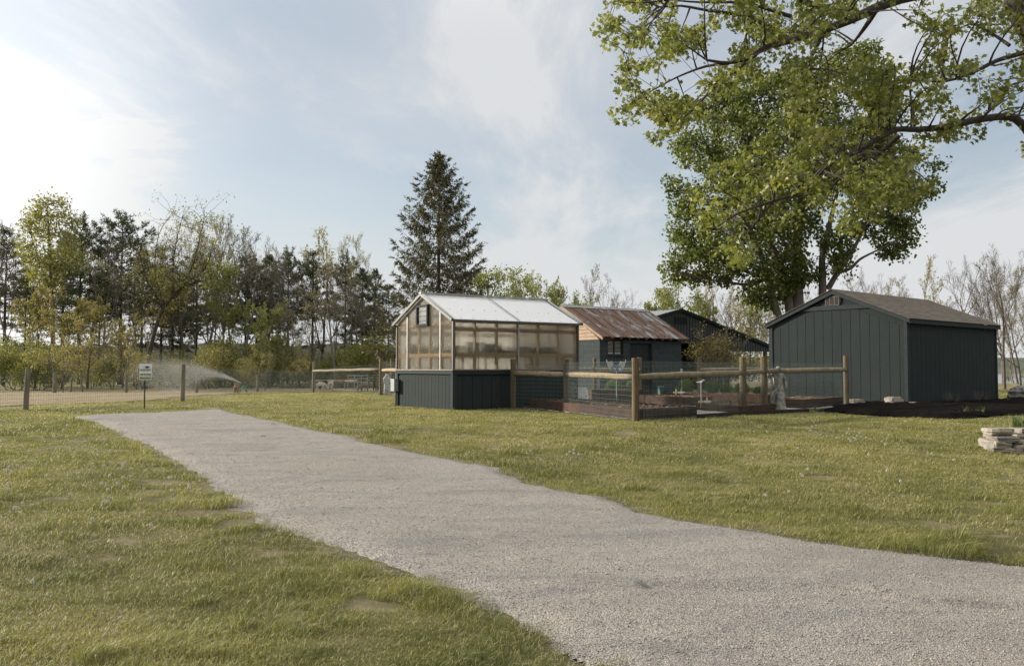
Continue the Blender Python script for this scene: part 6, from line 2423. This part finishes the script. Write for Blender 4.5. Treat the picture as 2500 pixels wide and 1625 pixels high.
q = poly_sample(rs, CR2, 2500)
q = q[open_at(q, GAPS2, rs)]
edge = seg_dist(q[:, 0], q[:, 1], CR2)
dep = rs.uniform(-1, 1, len(q)) * np.minimum(edge / 250, 1) ** 0.6 * 5.6
kk = vnoise(q[:, 0] + dep * 21, q[:, 1] + dep * 13, 30, 4) > 0.36
q, dep = q[kk], dep[kk]
pts = np.array([at(x, y, Ym + d) for (x, y), d in zip(q, dep)])
first = connect(tb, rs, A, pts[:170], 0.055, 0.018, 0.03, 5, 6)
AA = np.concatenate([A, first])
connect(tb, rs, AA, pts[170:], 0.022, 0.007, 0.02, 3, 4)
LP, LT = [], []
for p, (x, y) in zip(pts, q):
    m = rs.randint(26, 46)
    r_ = rs.uniform(0.18, 0.40)
    LP.append(p + np.clip(rs.normal(0, 1, (m, 3)), -1.5, 1.5) * np.array([r_, r_, r_ * 0.7]))
    LT.append(np.clip(rs.normal(0.45, 0.16) + rs.normal(0, 0.12, m), 0, 1))
link('trunk', tb.mesh('trunk'), M['bark_grey'], mp2)
P_ = np.concatenate(LP)
V, F = leaf_diamonds(P_, 0.165, rs, np.tile(np.array([[0.1, -0.1, -0.5]]), (len(P_), 1)), 0.35, 0.85)
leaves_obj('crown', V, F, 2, rs, M['leaf_maple2'], mp2, np.concatenate(LT))



def crown_tree(name, label, trunk_pix, outline, Y, depth, nclus, per, lsize, leafm, barkm, rcl=0.45, r0=0.2, seed=1):
    """a tree whose clusters fill a crown of the given outline and depth"""
    t = thing(name, label, 'tree', (0, 0, 0))
    r_s = np.random.RandomState(seed)
    tb_ = Tubes()
    Ls_ = []
    for i, px_ in enumerate(trunk_pix):
        Ls_.append(limb(tb_, px_, Y, r0 if i == 0 else r0 * 0.4, 0.03, 7, r_s.uniform(-1, 1) * (i > 0)))
    A_ = np.concatenate([l[3:] for l in Ls_])
    q_ = poly_sample(r_s, outline, nclus)
    ed = seg_dist(q_[:, 0], q_[:, 1], outline)
    q_ = q_[vnoise(q_[:, 0], q_[:, 1], 17, seed) > 0.36]
    ed = seg_dist(q_[:, 0], q_[:, 1], outline)
    dp_ = r_s.uniform(-1, 1, len(q_)) * np.minimum(ed / (ed.max() + 1e-6), 1) ** 0.5 * depth
    pt = np.array([at(x, y, Y + d) for (x, y), d in zip(q_, dp_)])
    n1 = max(10, len(pt) // 6)
    f_ = connect(tb_, r_s, A_, pt[:n1], 0.05, 0.016, 0.0, 4, 5)
    connect(tb_, r_s, np.concatenate([A_, f_]), pt[n1:], 0.02, 0.007, 0.0, 3, 4)
    link('trunk', tb_.mesh('trunk'), barkm, t)
    m_ = r_s.poisson(per, len(pt)) + 1
    PP = np.repeat(pt, m_, 0)
    PP = PP + r_s.normal(0, rcl * 0.6, PP.shape)
    tt = np.clip(np.repeat(r_s.normal(0.48, 0.16, len(pt)), m_) + r_s.normal(0, 0.12, len(PP)), 0, 1)
    V_, F_ = leaf_diamonds(PP, lsize, r_s, np.tile(np.array([[0.1, -0.1, -0.4]]), (len(PP), 1)), 0.35, 0.8)
    leaves_obj('crown', V_, F_, 2, r_s, leafm, t, tt)
    return t


crown_tree('leafy_tree', 'tall bright yellow-green tree at the left, highest of the tree row',
           [[(128, 945), (130, 830), (127, 720), (122, 620), (118, 540), (115, 500)], [(127, 720), (95, 640), (75, 570)], [(126, 700), (160, 620), (175, 560)], [(128, 760), (170, 690), (200, 640)]],
           [(60, 525), (80, 505), (98, 488), (115, 476), (130, 492), (150, 480), (165, 500), (178, 530), (194, 545), (186, 580), (200, 612), (220, 632), (206, 658), (172, 664), (160, 685), (130, 705), (88, 702), (72, 672), (46, 640), (38, 600), (52, 565)],
           71, 3.0, 500, 17, 0.19, M['leaf_fresh'], M['bark'], 0.55, 0.22, 81)
crown_tree('leafy_tree', 'green tree right beside the big spruce', [[(1188, 900), (1190, 760), (1192, 680)], [(1190, 760), (1170, 700)], [(1190, 740), (1215, 690)]],
           [(1140, 720), (1152, 675), (1175, 645), (1200, 636), (1215, 655), (1236, 672), (1242, 715), (1230, 750), (1150, 755)], 66, 2.0, 170, 20, 0.18, M['leaf_mid'], M['bark'], 0.45, 0.14, 82)
crown_tree('leafy_tree', 'green tree above the greenhouse ridge, second right of the spruce', [[(1268, 900), (1268, 760), (1270, 690)], [(1268, 750), (1250, 700)], [(1268, 740), (1295, 705)]],
           [(1232, 730), (1240, 680), (1258, 652), (1280, 655), (1300, 688), (1324, 712), (1316, 745), (1240, 750)], 68, 2.0, 160, 18, 0.17, M['leaf_mid'], M['bark'], 0.42, 0.14, 83)
crown_tree('leafy_tree', 'pale green tree behind the barn ridge, left of the maple', [[(1650, 900), (1652, 780), (1655, 720)], [(1652, 770), (1625, 720)], [(1652, 770), (1690, 725)]],
           [(1590, 770), (1600, 725), (1635, 696), (1670, 690), (1705, 705), (1725, 740), (1720, 780)], 84, 2.6, 170, 13, 0.19, M['leaf_mid'], M['bark_grey'], 0.6, 0.12, 84)
crown_tree('leafy_tree', 'tall pale budding tree behind the barn wing', [[(1830, 920), (1832, 800), (1835, 700)], [(1832, 800), (1805, 720)], [(1832, 790), (1865, 715)]],
           [(1770, 850), (1775, 770), (1800, 705), (1840, 690), (1880, 720), (1890, 800), (1880, 860)], 80, 2.6, 210, 8, 0.17, M['leaf_olive'], M['bark_grey'], 0.7, 0.10, 85)

# --- the near maple whose boughs hang into the picture from the right
Yn = 15.5
mp1 = thing('maple_tree', 'near maple with dark boughs and yellow-green lobed leaves hanging in from the top right', 'tree', (0, 0, 0))
rs = np.random.RandomState(71)
tb = Tubes()
base = np.array([13.6, 17.0])
zb_ = g(*base)
stem = np.array([[13.6, 17.0, zb_ - 0.3], [13.55, 17.0, zb_ + 1.2], [13.3, 16.9, zb_ + 2.6], [12.7, 16.7, 3.6], [11.7, 16.4, 4.9], [10.6, 15.9, 6.1], [9.8, 15.7, 6.95], [9.32, 15.6, 7.6], [9.0, 15.5, 8.6], [8.8, 15.5, 10.5]])
tb.add(stem, [0.52, 0.44, 0.40, 0.36, 0.33, 0.31, 0.29, 0.28, 0.26, 0.18], 14)
st2_ = np.array([[13.5, 17.0, zb_ + 1.8], [13.9, 17.4, 4.2], [14.4, 18, 7.5], [14.2, 18.4, 11.0]])
tb.add(st2_, [0.30, 0.25, 0.2, 0.1], 10)
T1 = lambda L: [(1440 + x / 2.245, y / 2.245) for x, y in L]
Ls = []
for pix, ra, rb, dy in (
        ([(2560, -90), (2400, -60), (2300, -25)] + T1([(1690, -5), (1560, 48), (1430, 110), (1300, 160), (1100, 225), (950, 260), (880, 320), (760, 350), (640, 330)]), 0.125, 0.022, -1.0),
        (T1([(1300, 150), (1270, 190), (1230, 290), (1160, 385)]), 0.055, 0.018, -0.7),
        (T1([(1570, 50), (1530, 120), (1480, 190), (1430, 250)]), 0.060, 0.020, 0.6),
        (T1([(1000, 180), (960, 140), (900, 100), (800, 75), (650, 60), (500, 30), (380, 40)]), 0.05, 0.015, 0.5),
        (T1([(1150, 0), (1240, 30), (1300, 80)]), 0.05, 0.04, 0.2),
        (T1([(1100, 90), (1020, 65), (850, 12), (600, 15), (430, 0)]), 0.04, 0.012, -0.6),
        (T1([(880, 320), (760, 420), (660, 500), (560, 610), (450, 690)]), 0.035, 0.010, -1.0),
        (T1([(760, 350), (640, 360), (480, 420), (300, 520)]), 0.03, 0.010, 0.8),
        ([(2600, 480), (2555, 400), (2515, 330)] + T1([(2380, 690), (2320, 640), (2230, 640), (2100, 660), (1960, 695), (1800, 712), (1680, 705), (1590, 750), (1500, 815), (1400, 860), (1310, 905), (1250, 945)])
         + [(1960, 470), (1890, 490), (1800, 520), (1740, 560)], 0.085, 0.014, -1.6),
        ([(2195, 330), (2160, 365), (2110, 390), (2060, 430), (2045, 440)], 0.045, 0.02, 0.5),
        ([(2080, 400), (2110, 455), (2070, 540), (2080, 600)], 0.03, 0.010, 0.4),
        ([(1890, 490), (1830, 560), (1790, 640), (1740, 690)], 0.022, 0.007, -0.5),
        (T1([(2460, 265), (2380, 290), (2230, 330), (2100, 400), (1960, 450), (1760, 440)]), 0.055, 0.012, -0.5),
        (T1([(2190, 600), (2195, 540), (2290, 470), (2400, 440)]), 0.03, 0.015, 0.3),
        (T1([(1780, 690), (1770, 590), (1750, 480), (1790, 400)]), 0.028, 0.010, 0.3),
        (T1([(2300, 250), (2200, 180), (2080, 120), (1960, 210)]), 0.035, 0.010, 0.8)):
    Ls.append(limb(tb, pix, Yn, ra, rb, 8, dy))
A = np.concatenate([l[2:] for l in Ls])
CRA = [(1480, -60), (2240, -60), (2225, 0), (2180, 18), (2130, 18), (2060, 60), (2020, 80), (1990, 120), (2010, 200), (1980, 250), (1930, 220), (1870, 200), (1830, 190), (1790, 220), (1740, 230), (1700, 270),
       (1640, 320), (1605, 345), (1575, 330), (1555, 310), (1500, 300), (1495, 275), (1530, 260), (1520, 235), (1500, 190), (1510, 140), (1500, 120), (1470, 90), (1455, 50), (1500, 40), (1490, 0)]
CRB = [(2240, 0), (2330, -60), (2620, -60), (2620, 300), (2500, 280), (2420, 300), (2330, 290), (2240, 290), (2180, 300), (2120, 300), (2060, 260), (2030, 170), (2100, 145), (2180, 150), (2240, 180), (2260, 120), (2250, 90), (2230, 60)]
CRC = [(1860, 330), (1960, 300), (2050, 320), (2100, 350), (2180, 340), (2260, 380), (2250, 500), (2200, 540), (2150, 560), (2060, 560), (1990, 500), (1900, 560), (1850, 600), (1800, 660), (1760, 640), (1720, 560), (1700, 480), (1760, 400)]
CRD = [(1920, 210), (2060, 200), (2150, 200), (2180, 280), (2120, 330), (2020, 330), (1940, 300)]
CRE = [(2200, 300), (2330, 310), (2400, 320), (2380, 345), (2250, 345)]
CRF = [(2478, 340), (2560, 300), (2560, 440), (2490, 390)]
parts_ = [(CRA, 820, 13.2, 17.6), (CRB, 440, 13.4, 17.5), (CRC, 310, 13.0, 16.5), (CRD, 110, 13.6, 16.5), (CRE, 20, 14.4, 15.6), (CRF, 16, 14, 16)]
P_all = []
for poly, n, ya, yb_ in parts_:
    q = poly_sample(rs, poly, n)
    # leave some sky between the sprays
    keep = vnoise(q[:, 0], q[:, 1], 36, 3) > 0.40
    q = q[keep]
    P_all.append(np.array([at(x, y, rs.uniform(ya, yb_)) for x, y in q]))
pts = np.concatenate(P_all)
pts = pts[rs.permutation(len(pts))]
nf = 190
first = connect(tb, rs, A, pts[:nf], 0.020, 0.006, 0.05, 4, 6)
AA = np.concatenate([A, first])
tw = connect(tb, rs, AA, pts[nf:], 0.0075, 0.0035, 0.04, 3, 5)
LP, LT = [], []
for p in pts:
    m = rs.randint(9, 24)
    c = p + np.clip(rs.normal(0, 1, (m, 3)), -1.6, 1.6) * np.array([0.105, 0.105, 0.08])
    LP.append(c)
    LT.append(np.clip(rs.normal(0.5, 0.15) + rs.normal(0, 0.15, m), 0, 1))
LP.append(tw[rs.randint(0, len(tw), 1500)] + rs.normal(0, 0.05, (1500, 3)))
LT.append(rs.rand(1500))
link('trunk', tb.mesh('trunk'), M['bark_dark'], mp1)
V, F, per = leaf_lobed(np.concatenate(LP), 0.094, rs, 0.6)
leaves_obj('crown', V, F, per, rs, M['leaf_maple'], mp1, np.concatenate(LT))


# ------------------------------------------------------------------ grass, loose stones, dandelions
def feet(o, L_, W_, m=0.03):
    a = o.rotation_euler[2]
    c, s = math.cos(a), math.sin(a)
    return [(o.location[0] + c * x - s * y, o.location[1] + s * x + c * y) for x, y in ((-m, -m), (L_ + m, -m), (L_ + m, W_ + m), (-m, W_ + m))]


NOGRASS = [feet(gh, GHL, GHW), feet(sh, SL, SW), feet(bs, BL, BW), GARDEN]
rs = np.random.RandomState(90)


def scatter(n, y0, y1, spread=0.65, pad=2.3):
    Y = np.exp(rs.uniform(math.log(y0), math.log(y1), n))
    X = rs.uniform(-1, 1, n) * (spread * Y + pad)
    return X, Y


def lawn_mask(X, Y):
    k = np.ones(len(X), bool)
    for P in NOGRASS:
        k &= ~in_poly(X, Y, P)
    dd = seg_dist(X, Y, DRIVE)
    ins = in_poly(X, Y, DRIVE)
    ed = 0.42 * np.clip(vnoise(X, Y, 0.30, 3) * 0.6 + vnoise(X, Y, 0.11, 31) * 0.5 - 0.25, 0, 1)
    k &= ~(ins & (dd > ed))
    k &= ~(ins & (rs.rand(len(X)) < 0.45))
    pin = in_poly(X, Y, PADDOCK)
    pd = seg_dist(X, Y, PADDOCK)
    k &= ~(pin & (rs.rand(len(X)) < np.clip(0.25 + pd * 1.2, 0, 0.95)))
    mu = in_poly(X, Y, MULCH)
    md = seg_dist(X, Y, MULCH)
    k &= ~(mu & (rs.rand(len(X)) < np.clip(0.3 + md * 6, 0, 0.995)))
    # worn, bare spots, most of them near the drive and low at the front
    b = vnoise(X, Y, 0.55, 11) * 0.6 + vnoise(X, Y, 0.22, 12) * 0.4
    thr = 0.765 - 0.07 * np.exp(-dd / 0.9)
    k &= rs.rand(len(X)) > 0.96 * sm(thr - 0.08, thr + 0.03, b)
    return k, dd


X, Y = scatter(1700000, 2.6, 46)
k, dd = lawn_mask(X, Y)
X, Y, dd = X[k], Y[k], dd[k]
n = len(X)
clump = vnoise(X, Y, 0.42, 13) * 0.55 + vnoise(X, Y, 0.15, 14) * 0.45
clump = np.clip((clump - 0.5) * 1.35 + 0.48, 0, 1)
hgt = 0.017 + 0.046 * clump ** 2.0 + 0.012 * rs.rand(n)
tuft = sm(0.76, 0.88, vnoise(X, Y, 0.21, 51)) * sm(0.4, 0.6, vnoise(X, Y, 1.3, 52))
hgt = hgt * (1 + 1.1 * tuft)
rough_edge = np.exp(-(dd / 0.75) ** 2) * sm(2.0, 4.5, X) * sm(0.35, 0.6, vnoise(X, Y, 0.6, 15))
tall_edge = np.exp(-(dd / 0.22) ** 2) * sm(0.45, 0.7, vnoise(X, Y, 0.4, 16))
hgt = hgt * (1 + 1.7 * rough_edge + 0.8 * tall_edge) * rs.uniform(0.6, 1.2, n)
far = sm(10, 30, Y)
hgt *= 1 - 0.25 * far
wid = np.maximum(0.0030, 0.00046 * Y) * rs.uniform(0.7, 1.25, n) * (1 + 0.4 * rough_edge)
az = rs.uniform(0, 2 * PI, n)
ben = rs.uniform(0.35, 1.55, n) * hgt * (1 + 0.5 * rough_edge)
wind = np.array([0.45, -0.25])
Z = G(X, Y) - 0.004
dx, dy = np.cos(az) * ben + wind[0] * hgt * 0.5, np.sin(az) * ben + wind[1] * hgt * 0.5
sx, sy = -np.sin(az) * wid / 2, np.cos(az) * wid / 2
base = np.stack([X, Y, Z], 1)
sd = np.stack([sx, sy, 0 * sx], 1)
mid = base + np.stack([dx * 0.30, dy * 0.30, hgt * 0.62], 1)
tip = base + np.stack([dx, dy, hgt * (1 - 0.25 * (ben / hgt) ** 2 * 0.5)], 1)
V = np.stack([base - sd, base + sd, mid + sd * 0.8, mid - sd * 0.8, tip], 1).reshape(-1, 3)
b = np.arange(n)[:, None] * 5
Fq, Ft = b + np.array([[0, 1, 2, 3]]), b + np.array([[3, 2, 4]])
me = mesh_np('grass', V, [Fq, Ft])
big = vnoise(X, Y, 2.2, 17) * 0.6 + vnoise(X, Y, 0.8, 18) * 0.4
tint = np.clip(0.49 - 0.16 * tuft + (big - 0.5) * 0.9 - (clump - 0.4) * 0.28 + rs.normal(0, 0.13, n) + 0.18 * rough_edge + 0.10 * sm(14, 22, Y), 0, 0.93)
dry = rs.rand(n) < (0.09 + 0.14 * (vnoise(X, Y, 0.7, 19) > 0.62))
tint = np.where(dry, rs.uniform(0.93, 1.0, n), tint)
attr(me, 'tint', np.concatenate([tint, tint]))
t = NT('grass_blades')
a_ = t.n('Attribute', attribute_name='tint')
col = t.ramp(a_.outputs['Fac'], [(0.0, (0.070, 0.088, 0.022)), (0.35, (0.158, 0.170, 0.043)), (0.65, (0.255, 0.250, 0.074)), (0.92, (0.38, 0.345, 0.14)), (1.0, (0.56, 0.47, 0.30))])
t.color(col)
t.rough(0.5, 0.35)
tr = t.n('BsdfTranslucent')
t.l(t.mix(1.0, col, (1.0, 1.0, 0.6), 'MULTIPLY'), tr.inputs[0])
mx = t.n('MixShader')
mx.inputs[0].default_value = 0.38
t.l(t.b.outputs[0], mx.inputs[1])
t.l(tr.outputs[0], mx.inputs[2])
t.l(mx.outputs[0], t.out.inputs[0])
o = link('grass', me, t.m)
o['kind'] = 'stuff'
tag(o, 'short patchy green lawn grass on both sides of the gravel', 'grass')

# loose stones on and spilling off the drive
OCT = np.array([(1, 0, 0), (0, 1, 0), (-1, 0, 0), (0, -1, 0), (0, 0, 1), (0, 0, -1)], float)
OF = np.array([(0, 1, 4), (1, 2, 4), (2, 3, 4), (3, 0, 4), (1, 0, 5), (2, 1, 5), (3, 2, 5), (0, 3, 5)])
X, Y = scatter(330000, 2.6, 24)
ins = in_poly(X, Y, DRIVE)
dd = seg_dist(X, Y, DRIVE)
k = (ins & ((rs.rand(len(X)) < 0.55) | (dd < 0.3))) | (~ins & (dd < 0.4) & (rs.rand(len(X)) < 0.8 * np.exp(-dd / 0.10)))
X, Y, ins, dd = X[k], Y[k], ins[k], dd[k]
n = len(X)
s = np.maximum(rs.uniform(0.0026, 0.0058, n) * (1 + 0.5 * (rs.rand(n) < 0.08)), 0.00018 * Y)
Z = G(X, Y) + np.where(ins, np.maximum(0.004 + drive_bumps(X, Y, dd), 0.0), 0.0) + s * 0.35
R_ = rs.uniform(0.65, 1.25, (n, 6, 1))
P_ = OCT[None] * R_ * np.array([1, 1, 0.72]) + rs.normal(0, 0.16, (n, 6, 3))
a = rs.uniform(0, 2 * PI, n)
c_a, s_a = np.cos(a)[:, None], np.sin(a)[:, None]
Q = np.stack([P_[..., 0] * c_a - P_[..., 1] * s_a, P_[..., 0] * s_a + P_[..., 1] * c_a, P_[..., 2]], -1)
V = (np.stack([X, Y, Z], 1)[:, None] + Q * s[:, None, None]).reshape(-1, 3)
Fq = (np.arange(n)[:, None, None] * 6 + OF[None]).reshape(-1, 3)
me = mesh_np('gravel_stones', V, Fq)
attr(me, 'tint', np.repeat(rs.rand(n), 8))
t = NT('gravel_stones')
a_ = t.n('Attribute', attribute_name='tint')
t.color(t.ramp(a_.outputs['Fac'], [(i / (len(GTONES) - 1), q) for i, q in enumerate(GTONES)]))
t.rough(0.9, 0.2)
o = link('gravel_stones', me, t.m)
o['kind'] = 'stuff'
tag(o, 'loose grey and tan stones lying on the gravel drive', 'gravel')

# dandelion clocks
t = NT('dandelion_fluff')
t.color((0.68, 0.65, 0.60)).rough(0.9, 0.1)
fl_m = t.m
st_m = simple('dandelion_stem', (0.14, 0.15, 0.05), 0.2, 9, 0.7, 0)
rng = random.Random(8)


def clock_mesh(seed):
    rs_ = np.random.RandomState(seed)
    d = rand_dirs(rs_, 90)
    s_ = np.cross(d, rand_dirs(rs_, 90))
    s_ /= np.linalg.norm(s_, axis=1)[:, None]
    r = 0.016
    P = d * r * rs_.uniform(0.8, 1.05, 90)[:, None]
    V = np.stack([d * 0.003, P - s_ * 0.005, P + s_ * 0.005], 1).reshape(-1, 3)
    return mesh_np('head', V, np.arange(270).reshape(-1, 3))


hm = clock_mesh(1)
hm.materials.append(fl_m)
DP = []
for (cx, cy, sx_, sy_, m) in ((270, 1150, 45, 22, 12), (150, 1215, 90, 30, 13), (455, 1195, 35, 18, 8), (30, 1165, 25, 12, 5), (1260, 1085, 70, 18, 10), (1380, 1120, 60, 22, 9),
                              (2110, 1080, 45, 8, 14), (1990, 1085, 60, 30, 8), (1830, 1100, 60, 40, 7), (1940, 1190, 40, 25, 5), (2240, 1160, 60, 30, 4), (780, 1000, 120, 15, 7), (420, 1000, 60, 8, 5), (300, 1400, 200, 60, 3)):
    for _ in range(m):
        DP.append((cx + rng.gauss(0, sx_), cy + rng.gauss(0, sy_)))
first = None
for (px, py) in DP:
    p = gp(px, py)
    if in_poly(np.array([p[0]]), np.array([p[1]]), DRIVE)[0]:
        continue
    h = rng.uniform(0.05, 0.12)
    if first is None:
        d0 = thing('dandelion', 'white dandelion seed head standing in the lawn grass', 'flower', group='dandelion seed heads in the lawn')
        MB().tube([(0, 0, -0.02), (0.004, 0, 0.5), (0, 0, 1.0)], 0.0022, 5).build('stem', st_m, d0)
        first = d0
        hd_ = link('head', hm, None, d0)
        hd_.location = (0, 0, 1.0)
        o = d0
    else:
        o = dup(first)
    o.location = (p[0], p[1], p[2])
    kq = rng.uniform(0.8, 1.2)
    for ch in o.children:
        if ch.name.startswith('stem'):
            ch.scale = (1, 1, h)
        else:
            ch.location = (0, 0, h)
            ch.scale = (kq, kq, kq)

# weeds on the mulch and grass tuft on the stone wall
onion('weed', 'green grass tuft growing out of the top of the stone wall', wy[0] + 0.45, wy[1] + 0.3, wz + 0.36, 12, 60, 0.22)
for i, (px, py, lab) in enumerate(((2360, 1015, 'thin weed shoots in the mulch below the shed corner'), (2395, 1016, 'spreading weed in the mulch at the right'), (1985, 1006, 'leafy weed at the edge of garden gravel and lawn'), (2460, 985, 'low twiggy plant beside the boulder'))):
    p = gp(px, py)
    onion('weed', lab, p[0], p[1], p[2] + 0.04, 30 + i, 16, 0.25)
for (px, Yk, lab) in ((2315, 27.0, 'small bare twiggy shrub against the shed side wall'), (2388, 28.4, 'smaller bare twiggy shrub near the far end of the shed wall')):
    p = at(px, 985, Yk)
    tb = Tubes()
    r2 = np.random.RandomState(int(px))
    for _ in range(60):
        a = r2.uniform(0, 6.28)
        e = np.array([math.cos(a) * r2.uniform(.1, .35), math.sin(a) * r2.uniform(.1, .25), r2.uniform(.12, .36)])
        tb.add([(0, 0, -0.05), e * 0.5 + r2.normal(0, .03, 3), e], [0.006, 0.004, 0.002], 3)
    o = link('twig_shrub', tb.mesh('twig_shrub'), M['bark_grey'], None, (p[0] - 0.1, Yk - 0.45, g(p[0], Yk) + 0.08))
    tag(o, lab, 'shrub')
